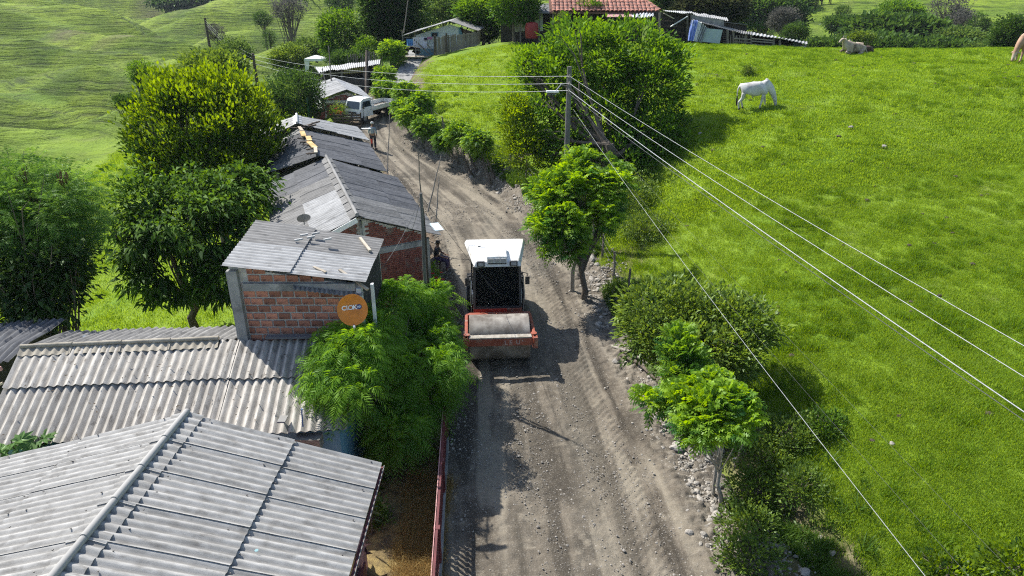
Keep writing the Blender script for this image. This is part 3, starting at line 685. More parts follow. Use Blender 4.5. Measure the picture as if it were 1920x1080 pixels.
def brick_stuff(parent, O, ux, width, z0, z1, bw, bh, gap, mat, clip=None, depth=.03, seed=0):
    m = MB(); O = Vector(O); ux = Vector(ux).normalized(); nr = Vector((ux.y, -ux.x, 0)); r = random.Random(seed)
    R = Matrix((ux, -nr, Vector((0,0,1)))).transposed(); j = 0; z = z0
    while z < z1:
        x = -bw*(.5 if j % 2 else 0)
        while x < width:
            a, b = max(x, 0), min(x+bw, width)
            if b-a > .05 and (clip is None or clip((a+b)/2, z+bh/2)):
                p = O+ux*((a+b)/2)+nr*(depth*.3+r.uniform(-.004, .006)); m.box((p.x, p.y, z+bh/2), (b-a-gap, depth, bh-gap), R)
            x += bw
        z += bh; j += 1
    o = m.build('brickwork', mat, parent); o['kind'] = 'stuff'; return o
def wall_poly(parent, pts, thick, mat, name='wall'):
    return MB().prism(pts, thick).build(name, mat, parent)

# --- house at the lower left: big pale roof
A_ = thing('house', 'nearest house, bottom left, under a pale grey corrugated gable roof beside the dry grass yard', 'house', (-6.6, 8, -.1))
RZ_ = 3.56
Rn, Rf = (-6.85, 3.2, RZ_), (-6.56, 11.78, RZ_)
En, Ef = (-2.76, 3.4, 2.5), (-2.68, 11.51, 2.5); Ln, Lf = (-10.75, 3.4, 2.5), (-10.6, 11.7, 2.5)
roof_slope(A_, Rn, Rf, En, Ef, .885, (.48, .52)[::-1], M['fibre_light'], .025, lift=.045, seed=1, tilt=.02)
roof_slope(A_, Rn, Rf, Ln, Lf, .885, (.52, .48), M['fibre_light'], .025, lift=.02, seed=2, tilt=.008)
ridge_caps(A_, Rf, Rn, Lf, Ef, M['fibre_light'], .88, .33, .062, .022, 3)
wall_poly(A_, [(-3.1, 3.6, -.3), (-3.1, 11.2, -.3), (-3.1, 11.2, 2.38), (-3.1, 3.6, 2.38)], (-.15, 0, 0), M['pink'])
wall_poly(A_, [(-3.25, 11.2, -.3), (-10.3, 11.2, -.3), (-10.3, 11.2, 2.35), (-6.6, 11.2, 3.42), (-3.25, 11.2, 2.42)], (0, -.15, 0), M['pink'])
wall_poly(A_, [(-10.3, 11.04, -.3), (-10.3, 3.6, -.3), (-10.3, 3.6, 2.35), (-10.3, 11.04, 2.35)], (.15, 0, 0), M['pink'])
MB().beam((-2.72, 3.4, 2.41), (-2.66, 11.5, 2.41), .045, .12).build('fascia', M['maroon'], A_)
MB().beam((-2.68, 3.4, 2.465), (-2.625, 11.53, 2.465), .014, .03).build('drip_edge', M['fibre_mid'], A_)
MB().box((-3.02, 7.2, .25), (.04, 7, .9)).build('plinth', M['maroon'], A_)
for k in range(9): MB().beam((-3.1, 3.9+k*.9, 2.36), (-2.76, 3.9+k*.9, 2.36), .06, .08).build('rafter', M['wood_dark'], A_)
for (a, b) in ((7.2, 8.4), (9.4, 10.3)):
    w = MB().box((-3.07, (a+b)/2, 1.4), (.06, b-a, 1.0)).build('window', M['window'], A_); MB().box((-3.055, (a+b)/2, .86), (.14, b-a+.12, .06)).build('sill', M['maroon'], w)
m = MB(); g = np.random.default_rng(31)          # fixing bolts along the purlins
for (Pn, Pf, Qn, Qf) in ((Rf, Rn, Ef, En), (Rf, Rn, Lf, Ln)):
    Pn, Pf, Qn, Qf = [np.array(q, float) for q in (Pn, Pf, Qn, Qf)]
    for v in (.12, .47, .56, .95):
        for k in range(20):
            u = (k*.442+.03+g.uniform(-.02,.02))/8.6
            if u < 1: p = (Pn*(1-u)+Pf*u)*(1-v)+(Qn*(1-u)+Qf*u)*v; m.box((p[0], p[1], p[2]+.045), (.022, .022, .016))
o = m.build('roof_bolts', M['plastic_black'], A_); o['kind'] = 'stuff'
# small round maker's sticker on a sheet
p = atz(481, 1032, 2.98); st = MB(); st.lathe([(.001, 0), (.032, .0), (.032, .004)], (p[0], p[1], p[2]), 'Z', 16); st.build('sticker', flat('teal_print', (.16,.30,.32), .6), A_)

# --- house with the beige weathered roof
B_ = thing('house', 'low house with a beige, patched and leaf-littered corrugated roof below the orange dish', 'house', (-8, 14, -.2))
Bl, Br = (-12.05, 14.95, 3.3), (-6.85, 15.42, 3.3)
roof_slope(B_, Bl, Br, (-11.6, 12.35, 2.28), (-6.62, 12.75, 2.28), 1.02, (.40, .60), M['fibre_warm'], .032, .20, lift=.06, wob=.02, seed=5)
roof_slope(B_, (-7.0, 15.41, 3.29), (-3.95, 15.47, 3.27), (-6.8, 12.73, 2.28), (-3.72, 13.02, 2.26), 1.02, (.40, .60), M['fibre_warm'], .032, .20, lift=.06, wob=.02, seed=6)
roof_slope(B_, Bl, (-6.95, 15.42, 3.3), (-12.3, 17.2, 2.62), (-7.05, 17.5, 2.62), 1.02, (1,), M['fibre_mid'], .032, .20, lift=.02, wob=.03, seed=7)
ridge_caps(B_, Bl, (-7.4, 15.37, 3.3), (-12.3, 17.2, 2.6), (-11.6, 12.35, 2.28), pmat('beige_cap', (.27,.24,.19), (.39,.35,.28), 4, 7, .85, .3, 40, .1), 1.05, .27, .05, .024, 4)
wall_poly(B_, [(-11.3, 12.7, -.6), (-3.95, 13.15, -.6), (-3.95, 13.15, 2.18), (-11.3, 12.7, 2.18)], (0, .15, 0), M['blue_wall'])
wall_poly(B_, [(-3.95, 13.31, -.4), (-3.95, 15.4, -.4), (-3.95, 15.4, 3.1), (-3.95, 13.31, 2.3)], (-.15, 0, 0), M['blue_wall'])
wall_poly(B_, [(-11.8, 12.9, -.8), (-11.9, 16.9, -1.5), (-11.9, 16.9, 2.5), (-11.9, 14.95, 3.2), (-11.8, 12.9, 2.3)], (.15, 0, 0), M['mortar'])
wall_poly(B_, [(-11.7, 17.0, -1.5), (-7.0, 17.25, -.8), (-7.0, 17.25, 2.5), (-11.7, 17.0, 2.5)], (0, -.15, 0), M['mortar'])
MB().box((-4.6, 13.0, 2.0), (.55, .35, .3)).build('rubble', M['stone'], B_)
# flashing board and broken bits on that roof
MB().beam((-6.15, 15.36, 3.42), (-4.55, 15.40, 3.42), .16, .05).build('flashing', M['fibre_dark'], B_)
o = MB().box((0,0,0), (.17, .5, .03)).build('tile_fragment', M['fibre_mid'], label='broken piece of roofing lying on the beige roof near its lower edge', cat='roofing fragment', loc=(0,0,0), local=True)
p = atz(530, 786, 2.62); o.location = p; o.rotation_euler = (math.radians(-18), .1, .15); o.name = 'roofing_fragment'
m = MB(); a = atz(568, 800, 2.5); m.tube([a, a+[.02, .0, .35], a+[.05, -.05, .5]], .018, 8); m.build('blue_pipe', flat('blue_pipe', (.1,.2,.4), .5), label='short blue pipe sticking up at the lower edge of the beige roof', cat='pipe', loc=a, smooth=True)
# litter of dry leaves on the beige roof
g = np.random.default_rng(8); m = MB()
for k in range(130):
    u, v = g.uniform(), g.uniform(.05, .98); P = np.array(Bl)*(1-u)*(1-v)+np.array((-3.9,15.5,3.3))*u*(1-v)+np.array((-11.6,12.35,2.3))*(1-u)*v+np.array((-3.8,13.0,2.3))*u*v
    s_ = g.uniform(.02, .055); a = g.uniform(0, 6.28); e = np.array([math.cos(a), math.sin(a), 0])*s_; f = np.array([-e[1], e[0], .0])*.35; P = P+[0,0,.075+g.uniform(0,.02)]
    m.add([P-e, P+f, P+e, P-f+[0,0,.01]], [(0,1,2,3)])
m.build('leaf_litter', flat('dead_leaves', (.07,.05,.03), .9), label='dry leaves scattered over the beige roof', cat='leaf litter', kind='stuff', loc=(-8,14,3))
# sagging lean-to of dark sheets on the far left
Ln_ = thing('lean_to', 'sagging lean-to of dark old sheets at the far left edge, beside the beige roof', 'shed', (-13.5, 15.5, -1.0))
roof_slope(Ln_, (-16.4, 17.3, 2.75), (-12.5, 17.5, 2.9), (-16.2, 14.6, 2.35), (-12.6, 15.2, 2.85), .9, (1,), M['fibre_dark'], .03, .2, wob=.09, seed=9)
MB().beam((-16.2, 14.5, 2.2), (-12.75, 15.0, 2.72), .07, .1).build('beam', M['pink'], Ln_)
MB().beam((-13.5, 14.3, 2.1), (-12.5, 14.6, 2.55), .05, .05).build('stick', M['wood_pale'], Ln_)
for x in (-15.8, -13.0): MB().beam((x, 14.9, -1.6), (x, 14.9, 2.3), .1).build('post', M['wood_dark'], Ln_)
wall_poly(Ln_, [(-16, 17, -2.5), (-12.8, 17, -2), (-12.8, 17, 2.6), (-16, 17, 2.5)], (0, .08, 0), M['shadow_board'])
tp = MB(); q = atz(130, 632, 2.95)
for j in range(5):
    for i in range(7): tp.v.append((q[0]+(i-3)*.12+.05*j, q[1]+(j-2)*.15, q[2]-.22+.05*math.sin(i*2.1+j*1.7)+.04*math.sin(i*4.3-j*2.9)+.02*j))
tp.f = [(j*7+i, j*7+i+1, j*7+i+8, j*7+i+7) for j in range(4) for i in range(6)]
o = tp.build('tarpaulin', flat('blue_grey_plastic', (.10,.14,.19), .65), label='crumpled blue grey plastic sheet on the left end of the beige roof', cat='tarpaulin', loc=q); o.modifiers.new('s', 'SOLIDIFY').thickness = .01; o.modifiers.new('b', 'SUBSURF').levels = 2; o.modifiers['b'].render_levels = 2

# --- tall clay block house
def zw(py, y):  # height of the sight line at that depth
    d = sight(960, py); return CAM_H + d[2]/d[1]*y
C_ = thing('block_house', 'tall narrow house of orange clay blocks with grey corner post and single slope roof', 'house', (-5.1, 17, 0))
Cy = 15.55
cl, cr = -6.88, -3.42
tl, tr = (-7.2, 18.55, 5.42), (-3.62, 18.4, 4.86); bl, br = (-6.93, 15.3, 5.35), (-3.56, 15.45, 4.83)
roof_slope(C_, tl, bl, tr, br, 1.65, (.44, .56), lambda u, j: M['fibre_mid'] if u < .3 else M['fibre'], .019, .19, lift=.04, wob=.012, seed=12)
wall_poly(C_, [(cl, Cy+.02, -.5), (cr-.28, Cy+.02, -.5), (cr-.28, Cy+.02, 4.72), (cl, Cy+.02, 5.24)], (0, .14, 0), M['mortar'])
wall_poly(C_, [(cl, Cy+.17, -.5), (cl, 18.3, -.8), (cl, 18.3, 5.25), (cl, Cy+.17, 5.25)], (.14, 0, 0), M['mortar'])
wall_poly(C_, [(cl, 18.3, -.8), (cr-.35, 18.3, -.2), (cr-.35, 18.3, 4.75), (cl, 18.3, 5.25)], (0, .14, 0), M['mortar'])
wall_poly(C_, [(cr-.33, Cy+.2, -.2), (cr-.33, 18.3, -.2), (cr-.33, 18.3, 4.75), (cr-.33, Cy+.2, 4.75)], (-.12, 0, 0), M['shadow_board'])  # dark sheet painted as the shaded side opening
MB().box((cl+.10, Cy-.05, 2.3), (.26, .16, 5.74)).build('corner_post', M['concrete'], C_, bevel=.01)
zb = zw(541, Cy); zt = zw(528, Cy)+.0
MB().box(((cl+cr)/2-.05, Cy-.03, zb+.06), (cr-cl-.72, .09, .2)).build('ring_beam', M['concrete'], C_)
MB().box((cr-.33, Cy-.04, 2.2), (.12, .12, 5.0)).build('post', M['rough_white'], C_)
MB().box((cr-.03, Cy+.1, 2.2), (.07, .1, 5.1)).build('post', M['rough_white'], C_)
bw, bh = .315, .203
z = zb-.045; zs = []
while z-bh > 2.7: z -= bh; zs.append(z)
block_wall(C_, (cl+.25, Cy, 0), (1, 0, 0), cr-cl-.66, zs, bw, bh, .036, M['block'], seed=3)
zs = [zb+.17+k*bh for k in range(3)]
block_wall(C_, (cl+.42, Cy, 0), (1, 0, 0), cr-cl-.84, zs, bw, bh, .036, M['block'], seed=4, clip=lambda x, z: z+bh/2 < 5.29-x*.14)
m = MB(); m.sheet((-5.35, Cy, 4.80), (-3.72, Cy, 4.60), (-5.3, Cy-.25, 4.74), (-3.66, Cy-.25, 4.52), 14, .014, 1, 0, .01); m.build('awning_sheet', M['fibre_mid'], C_)
for (a, b, zz) in (((636, 506), (690, 543), (5.0, 4.7)), ((588, 501), (611, 511), (5.07, 5.02)), ((503, 517), (512, 505), (4.95, 5.15)), ((675, 446), (694, 470), (5.02, 4.99))):
    def att(px, z_): return atz(px[0], px[1], z_)
    MB().beam(att(a, zz[0]), att(b, zz[1]), .07, .05).build('batten', M['wood_pale'], C_)
for (px, py) in ((570, 441), (583, 445), (592, 438), (614, 449), (560, 450)):
    q = atz(px, py, 5.28); MB().beam(q-[.1, .03, 0], q+[.1, .04, .02], .06, .04).build('ridge_fragment', M['fibre'], C_)
# orange satellite dish with its print
dc = atd(661, 581, 15.9)
D_ = thing('satellite_dish', 'orange satellite dish with white lettering on the clay block wall', 'satellite dish', tuple(dc+np.array([0, .25, 0])))
DR = Euler((math.radians(70), 0, math.radians(14))).to_matrix()     # its own z axis looks at the street
def dl(x, y, z): return Vector(dc)+DR@Vector((x, y, z))
R0 = .335; m = MB(); ring = []
for rr_, zz in ((.0, -.06), (.12, -.052), (.22, -.035), (.30, -.008), (.335, .006), (.345, .006), (.345, -.004), (.30, -.022), (.2, -.052), (.0, -.075)):
    ring.append((max(rr_, .001), zz))
for (rr_, zz) in ring:
    for k in range(40):
        a = 2*math.pi*k/40; m.v.append(tuple(dl(rr_*math.cos(a), rr_*1.06*math.sin(a), zz)))
for i in range(len(ring)-1):
    for k in range(40): m.f.append((i*40+k, i*40+(k+1) % 40, (i+1)*40+(k+1) % 40, (i+1)*40+k))
m.build('reflector', flat('orange_enamel', (.62, .20, .02), .4), D_, smooth=True)
MB().tube([dl(0, -.34, -.0), dl(0, -.42, .12), dl(0, -.36, .3)], .012, 8).build('feed_arm', M['steel'], D_)
MB().tube([dl(0, -.38, .27), dl(0, -.34, .35)], .026, 10).build('receiver', M['rough_white'], D_)
MB().tube([dl(0, 0, -.07), dl(0, 0, -.2), (dc[0], Cy-.02, dc[2]-.1)], .02, 8).build('bracket', M['steel'], D_)
wh = flat('white_print', (.8,.8,.78), .5); nb = flat('navy_print', (.02,.04,.16), .5)
def text_part(txt, parent, world, Rm, size, mat, name='lettering', mirror=False, ext=.0015, shear=0.0):
    cu = bpy.data.curves.new(name, 'FONT'); cu.body = txt; cu.size = size; cu.extrude = ext; cu.align_x = 'CENTER'; cu.align_y = 'CENTER'; cu.shear = shear; cu.resolution_u = 3; cu.offset = size*.025
    t = bpy.data.objects.new(name, cu); C.objects.link(t); bpy.context.view_layer.update()
    me = bpy.data.meshes.new_from_object(t.evaluated_get(bpy.context.evaluated_depsgraph_get())); bpy.data.objects.remove(t); bpy.data.curves.remove(cu)
    me.name = name; me.materials.clear(); me.materials.append(mat)
    S = Matrix.Diagonal((-1 if mirror else 1, 1, 1, 1))
    Mx = Matrix.Translation(Vector(world)-top_loc(parent)) @ Rm.to_4x4() @ S; me.transform(Mx)
    return link(name, me, parent)
x = -.19
for ch, dx, mir in (('C', .0, False), ('l', .07, False), ('i', .105, False), ('C', .165, True), ('K', .25, False)):
    text_part(ch, D_, dl(x+dx, .05, -.026), DR, .145 if ch != 'i' else .115, wh, mirror=mir)
m = MB(); 
for k in range(20): a = 2*math.pi*k/20; m.v.append(tuple(dl(x+.34+.06*math.cos(a), 0.055+.056*math.sin(a), -.024)))
for k in range(20): a = 2*math.pi*k/20; m.v.append(tuple(dl(x+.34+.06*math.cos(a), 0.055+.056*math.sin(a), -.036)))
m.f += [tuple(range(20))]+[(k, (k+1) % 20, 20+(k+1) % 20, 20+k) for k in range(20)]
m.build('badge', nb, D_); text_part('HD', D_, dl(x+.34, .055, -.021), DR, .06, wh)

# --- red brick house beside the road (gable towards the camera)
def gable_house(root, Rn, Rf, Ern, Erf, Eln, Elf, matR, matL, sheet=.9, rowsR=(.5, .5), rowsL=(.5, .5), seed=0, caps=None, gz0=0., wallm=None, inset=.25):
    roof_slope(root, Rn, Rf, Ern, Erf, sheet, rowsR, matR, .016, .17, lift=.035, wob=.02, seed=seed)
    roof_slope(root, Rn, Rf, Eln, Elf, sheet, rowsL, matL, .016, .17, lift=.035, wob=.025, seed=seed+1)
    if caps: ridge_caps(root, Rn, Rf, Eln, Ern, caps, .85, .25, .06, .012, seed)
D2 = thing('brick_house', 'dark red brick house by the road, its gable facing the roller, under grey corrugated sheets', 'house', (-5.2, 25, .2))
Rn, Rf = (-5.05, 21.6, 4.52), (-8.0, 29.6, 4.55); Ern, Erf = (-2.5, 23.08, 3.3), (-5.23, 30.9, 3.3); Eln, Elf = (-7.6, 20.6, 3.3), (-10.9, 30.0, 3.3)
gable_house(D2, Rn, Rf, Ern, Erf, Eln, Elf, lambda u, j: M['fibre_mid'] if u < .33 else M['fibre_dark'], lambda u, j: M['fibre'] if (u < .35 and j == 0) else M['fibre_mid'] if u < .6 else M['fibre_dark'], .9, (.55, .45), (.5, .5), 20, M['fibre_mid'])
dv = np.array([-.345, .938, 0]); ins = dv*.28
Wr = np.array([-2.95, 22.85, 0])+ins; Wp = np.array([-5.05, 21.63, 0])+ins; Wl = np.array([-7.3, 20.75, 0])+ins
def z_(p, z): return (p[0], p[1], z)
wall_poly(D2, [z_(Wr, 0), z_(Wp, 0), z_(Wp, 4.4), z_(Wr, 3.42)], tuple(dv*.15), M['mortar'])
wall_poly(D2, [z_(Wp, -.2), z_(Wl, -.6), z_(Wl, 3.3), z_(Wp, 4.4)], tuple(dv*.15), M['mortar'])
Wrf = Wr+dv*7.9
wall_poly(D2, [z_(Wr, -.1), z_(Wrf, .2), z_(Wrf, 3.25), z_(Wr, 3.25)], (-.14, -.05, 0), M['concrete'])
Wlf = Wl+dv*9.2
wall_poly(D2, [z_(Wl, -.8), z_(Wlf, -.6), z_(Wlf, 3.2), z_(Wl, 3.2)], (.14, .05, 0), M['mortar'])
uxr = Vector((Wr-Wp)).normalized(); wlen = float(np.linalg.norm(Wr-Wp))
brick_stuff(D2, Wp, uxr, wlen-.15, .1, 4.4, .25, .078, .016, M['brick'], lambda x, z: z < 4.33-(4.33-3.35)*x/wlen and not (2.98 < z < 3.22) and not (z > 3.2 and x < .35), .04, 5)
ux2 = Vector((Wp-Wl)).normalized(); wl2 = float(np.linalg.norm(Wp-Wl))
brick_stuff(D2, Wl, ux2, wl2, .8, 4.4, .25, .078, .016, M['brick'], lambda x, z: z < 3.2+(4.33-3.2)*x/wl2 and not (2.98 < z < 3.22), .04, 6)
nr = Vector((uxr.y, -uxr.x, 0))
q = Vector(Wp)+nr*.03; e = Vector(Wr)+nr*.03
MB().beam((q.x, q.y, 3.1), (e.x, e.y, 3.1), .07, .2).build('ring_beam', M['concrete'], D2)
MB().beam((q.x+.1, q.y+.06, 3.22), (q.x+.1, q.y+.06, 4.3), .22, .06).build('pillar', M['concrete'], D2)
cw = Vector(Wr)+nr*.02; MB().box((cw.x-.02, cw.y, 1.65), (.24, .2, 3.2)).build('corner_post', M['concrete'], D2)
MB().beam((Eln[0]+.02, Eln[1]-.04, 3.22), (Rn[0], Rn[1]-.05, 4.43), .03, .16).build('verge_board', M['white_paint'], D2)
dr = Vector(Wr)+Vector(dv)*2.6+Vector((.04, .02, 0)); MB().box((dr.x, dr.y, 1.3), (.06, .9, 2.0), Matrix.Rotation(math.atan2(dv[1], dv[0])-math.pi/2, 3, 'Z')).build('door', M['wood_dark'], D2)
MB().beam((-2.62, 23.6, 3.36), (-2.9, 24.4, 3.36), .35, .02).build('patch_sheet', flat('pale_blue_sheet', (.5,.62,.66), .5), D2)
# grey dish on the far side of its roof
q = atz(571, 421, 4.2); ds = thing('satellite_dish', 'dark grey satellite dish leaning on the brick house roof behind the block house', 'satellite dish', tuple(q))
DR2 = Euler((math.radians(-50), math.radians(20), math.radians(40))).to_matrix(); m = MB(); pr = [(.001, -.07), (.14, -.03), (.215, .0), (.225, 0), (.14, -.045), (.001, -.085)]
for rr_, zz in pr:
    for k in range(28): a = 2*math.pi*k/28; m.v.append(tuple(Vector(q)+Vector((0,0,.22))+DR2@Vector((rr_*math.cos(a), rr_*math.sin(a), zz))))
for i in range(5):
    for k in range(28): m.f.append((i*28+k, i*28+(k+1) % 28, (i+1)*28+(k+1) % 28, (i+1)*28+k))
m.build('reflector', flat('grey_enamel', (.17,.17,.17), .5), ds, smooth=True); MB().tube([q, q+[0,0,.25]], .02, 6).build('mast', M['steel'], ds)

E2 = thing('house', 'house mid-row under a dark sheet roof with a broken yellow timber ridge', 'house', (-8.5, 33.5, .6))
Rn, Rf = (-8.3, 29.55, 4.66), (-10.75, 35.15, 4.72); Ern, Erf = (-5.7, 31.15, 3.5), (-7.6, 36.75, 3.6); Eln, Elf = (-11.0, 31.1, 3.5), (-13.2, 36.6, 3.55)
gable_house(E2, Rn, Rf, Ern, Erf, Eln, Elf, M['fibre_dark'], lambda u, j: M['fibre_dark'] if u < .7 else M['zinc'], .95, (.6, .4), (.5, .5), 30, None)
for k in range(5):
    t = k/5; a = np.array(Rn)*(1-t)+np.array(Rf)*t; b = np.array(Rn)*(1-t-.19)+np.array(Rf)*(t+.19); s1 = [(-.25, .05), (.1, -.05), (0, .1), (-.15, 0), (.05, .04)][k]
    MB().beam(a+[s1[0]*.5, 0, .12+s1[1]*.4], b+[s1[1], 0, .12], .23 if k in (1, 2, 3) else .15, .05).build('ridge_board', pmat('ochre_timber', (.42,.27,.09), (.6,.43,.2), 3, 6, .8, .3, 20) if k in (1, 2, 3) else M['wood_pale'], E2)
for k in range(7):
    t = random.uniform(0, 1); a = np.array(Rn)*(1-t)+np.array(Rf)*t; MB().beam(a+[random.uniform(-.5,.4), 0, .08], a+[random.uniform(-.5,.5), random.uniform(-.3,.3), .1], .12, .05).build('broken_tile', M['wood_dark'], E2)
for (a, b) in (((400, 280), (415, 275)),):
    pass
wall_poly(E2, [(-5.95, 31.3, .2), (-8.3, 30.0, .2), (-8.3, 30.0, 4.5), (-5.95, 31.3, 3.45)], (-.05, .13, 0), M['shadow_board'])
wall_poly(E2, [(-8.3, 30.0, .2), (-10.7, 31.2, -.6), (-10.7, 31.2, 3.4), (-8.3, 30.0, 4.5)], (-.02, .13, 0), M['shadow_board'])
wall_poly(E2, [(-6.0, 31.4, .2), (-7.9, 36.9, .6), (-7.9, 36.9, 3.5), (-6.0, 31.4, 3.4)], (-.13, -.05, 0), M['rough_white'])
wall_poly(E2, [(-10.9, 31.5, -.8), (-13, 36.5, -.2), (-13, 36.5, 3.4), (-10.9, 31.5, 3.4)], (.13, .05, 0), M['mortar'])
F2_ = thing('house', 'last house of the row with a pale sun-bleached sheet roof, nearest the white truck', 'house', (-10.5, 38, 1.0))
Rn, Rf = (-10.8, 35.2, 4.95), (-11.75, 38.4, 4.8); Ern, Erf = (-7.55, 36.85, 3.72), (-8.95, 40.4, 3.78); Eln, Elf = (-13.6, 35.6, 3.8), (-14.7, 39.0, 3.7)
gable_house(F2_, Rn, Rf, Ern, Erf, Eln, Elf, M['fibre'], M['fibre'], .95, (.5, .5), (.5, .5), 40, M['zinc'])
wall_poly(F2_, [(-7.9, 37.0, .8), (-9.2, 40.3, 1), (-9.2, 40.3, 3.7), (-7.9, 37.0, 3.65)], (-.13, -.05, 0), M['rough_white'])
wall_poly(F2_, [(-9.3, 40.35, 1), (-14.4, 38.9, 0), (-14.4, 38.9, 3.6), (-11.8, 38.6, 4.7), (-9.3, 40.35, 3.7)], (.03, -.13, 0), M['mortar'])
wall_poly(F2_, [(-13.3, 35.7, 0), (-14.4, 38.8, 0), (-14.4, 38.8, 3.6), (-13.3, 35.7, 3.7)], (.13, .03, 0), M['mortar'])
for (px, py) in ((566, 240), (577, 237), (585, 238), (592, 232)):
    q = atz(px, py, 4.75); MB().beam(q-[.25, 0, 0], q+[.2, .1, .1], .16, .06).build('weight_tile', M['wood_dark'], F2_)
MB().beam((-8.5, 39.6, 3.86), (-8.1, 39.9, 3.82), .3, .02).build('loose_sheet', M['rough_white'], F2_)

# --- garden fence with maroon railing on the road side
Fe = thing('garden_fence', 'maroon railing on a low wall between the dry grass yard and the dirt road', 'fence', (-1.6, 10, 0))
fa, fb = np.array([-1.16, 4.5, 0.]), np.array([-1.72, 15.6, 0.]); fd = (fb-fa); fl = np.linalg.norm(fd); fd = fd/fl; fn = np.array([fd[1], -fd[0], 0])
wall_poly(Fe, [tuple(fa+[0,0,-.3]), tuple(fb+[0,0,-.3]), tuple(fb+[0,0,.25]), tuple(fa+[0,0,.25])], tuple(-fn*.14), M['concrete'], 'wall')
MB().beam(tuple(fa-fn*.07+[0,0,1.16]), tuple(fb-fn*.07+[0,0,1.16]), .055, .05).build('top_rail', M['maroon'], Fe)
MB().beam(tuple(fa-fn*.115+[0,0,1.195]), tuple(fb-fn*.115+[0,0,1.195]), .018, .02).build('coping_strip', M['pink'], Fe)
MB().beam(tuple(fa-fn*.07+[0,0,.34]), tuple(fb-fn*.07+[0,0,.34]), .05, .04).build('bottom_rail', M['maroon'], Fe)
m = MB(); m.box((0,0,0), (.045, .05, .82)); m.box((0,0,.2), (.05, .12, .09), Matrix.Rotation(.8, 3, 'X')); m.box((0,0,-.15), (.05, .12, .09), Matrix.Rotation(.8, 3, 'X')); bo = m.build('baluster', M['maroon'], Fe, local=True); bme = bo.data; bpy.data.objects.remove(bo)
nb_ = int(fl/.15)
for k in range(nb_):
    p = fa+fd*(k+.5)*fl/nb_-fn*.07; o = link('baluster', bme, Fe); o.location = Vector((p[0], p[1], .75))-top_loc(Fe); o.rotation_euler = (0, 0, math.atan2(fd[1], fd[0])-math.pi/2)
for k in range(6):
    p = fa+fd*k*fl/5-fn*.07; MB().box((p[0], p[1], .62), (.13, .13, 1.14)).build('post', M['maroon'], Fe)
# ------------------------------------------------------------------ farm buildings on the crest
# pale blue timber house
H_ = thing('timber_house', 'small pale blue house on stilts at the top of the path, washing hung in front', 'house', (-6.5, 66, 4.9))
ap, el, er = atd(843, 40, 63.5), atd(754, 68, 62.5), atd(896, 59, 62.5); bk = np.array([.8, 6.5, .15])
roof_slope(H_, ap, ap+bk, er, er+bk, .95, (1,), M['fibre_mid'], .025, .2, wob=.03, seed=50); roof_slope(H_, ap, ap+bk, el, el+bk, .95, (1,), M['fibre'], .025, .2, wob=.03, seed=51)
yf = ap[1]+.9
def P_(px, py, y): d = sight(px, py); return (d[0]/d[1]*y, y, CAM_H+d[2]/d[1]*y)
wall_poly(H_, [P_(780, 100, yf), P_(894, 96, yf), P_(894, 62, yf), P_(843, 46, yf), P_(780, 66, yf)], (0, .12, 0), flat('pale_blue_boards', (.60,.67,.72), .8))
wall_poly(H_, [P_(780, 108, yf-.06), P_(815, 108, yf-.06), P_(815, 92, yf-.06), P_(780, 92, yf-.06)], (0, .04, 0), M['blue_wall'], 'lower_wall')
w = wall_poly(H_, [P_(808, 70, yf-.03), P_(822, 70, yf-.03), P_(822, 60.5, yf-.03), P_(808, 60.5, yf-.03)], (0, .02, 0), M['blue_wall'], 'window')
wall_poly(w, [P_(810, 69, yf-.05), P_(820, 69, yf-.05), P_(820, 62, yf-.05), P_(810, 62, yf-.05)], (0, .015, 0), M['dark'], 'pane')
wall_poly(H_, [P_(860, 84, yf-.03), P_(868, 84, yf-.03), P_(868, 51, yf-.03), P_(860, 51, yf-.03)], (0, .02, 0), M['blue_wall'], 'door')
wall_poly(H_, [P_(876, 84, yf-.03), P_(890, 84, yf-.03), P_(890, 62, yf-.03), P_(862, 51, yf-.03+0)], (0, .02, 0), M['wood_dark'], 'side_wall')
wall_poly(H_, [P_(780, 108, yf), P_(894, 100, yf), tuple(np.array(P_(894, 100, yf))+[.3, 5.5, -.2]), tuple(np.array(P_(780, 108, yf))+[.3, 5.5, -.2])], (0, 0, -.12), M['wood'], 'floor')
q1, q2 = np.array(P_(757, 107, yf-1.2)), np.array(P_(815, 106, yf-1.2)); MB().prism([tuple(q1), tuple(q2), tuple(q2+[0,1.3,0]), tuple(q1+[0,1.3,0])], (0,0,-.1)).build('deck', M['wood_pale'], H_)
for px in (757, 767, 790, 812):
    q = np.array(P_(px, 107, yf-1.15)); MB().beam(q, (q[0], q[1], gz(q[0], q[1])-.2), .12).build('stilt', M['wood'], H_)
for px in (757, 780): q = np.array(P_(px, 107, yf-1.1)); MB().beam(q, (q[0], q[1], q[2]+2.3), .1).build('porch_post', M['wood'], H_)
MB().beam(P_(757, 86, yf-1.15), P_(815, 84.5, yf-1.15), .07).build('handrail', M['rough_white'], H_)
for (a, b) in (((776, 74), (806, 102)), ((800, 82), (812, 98))): MB().beam(P_(*a, yf-1.2), P_(*b, yf-1.25), .09).build('brace', M['wood'], H_)
m = MB()
for k in range(14): a = np.array(P_(760+random.uniform(0, 28), 104, yf-.9)); m.box((a[0], a[1], a[2]+random.uniform(.1, 1.0)), (random.uniform(.3,.7), .3, random.uniform(.1,.25)), Matrix.Rotation(random.uniform(-.4,.4), 3, 'Y'))
m.build('clutter', M['wood_dark'], H_)
q = np.array(P_(830, 50, yf-.3)); MB().tube([q, q+[0, 0, .5]], .03, 6).build('aerial', M['steel'], H_)
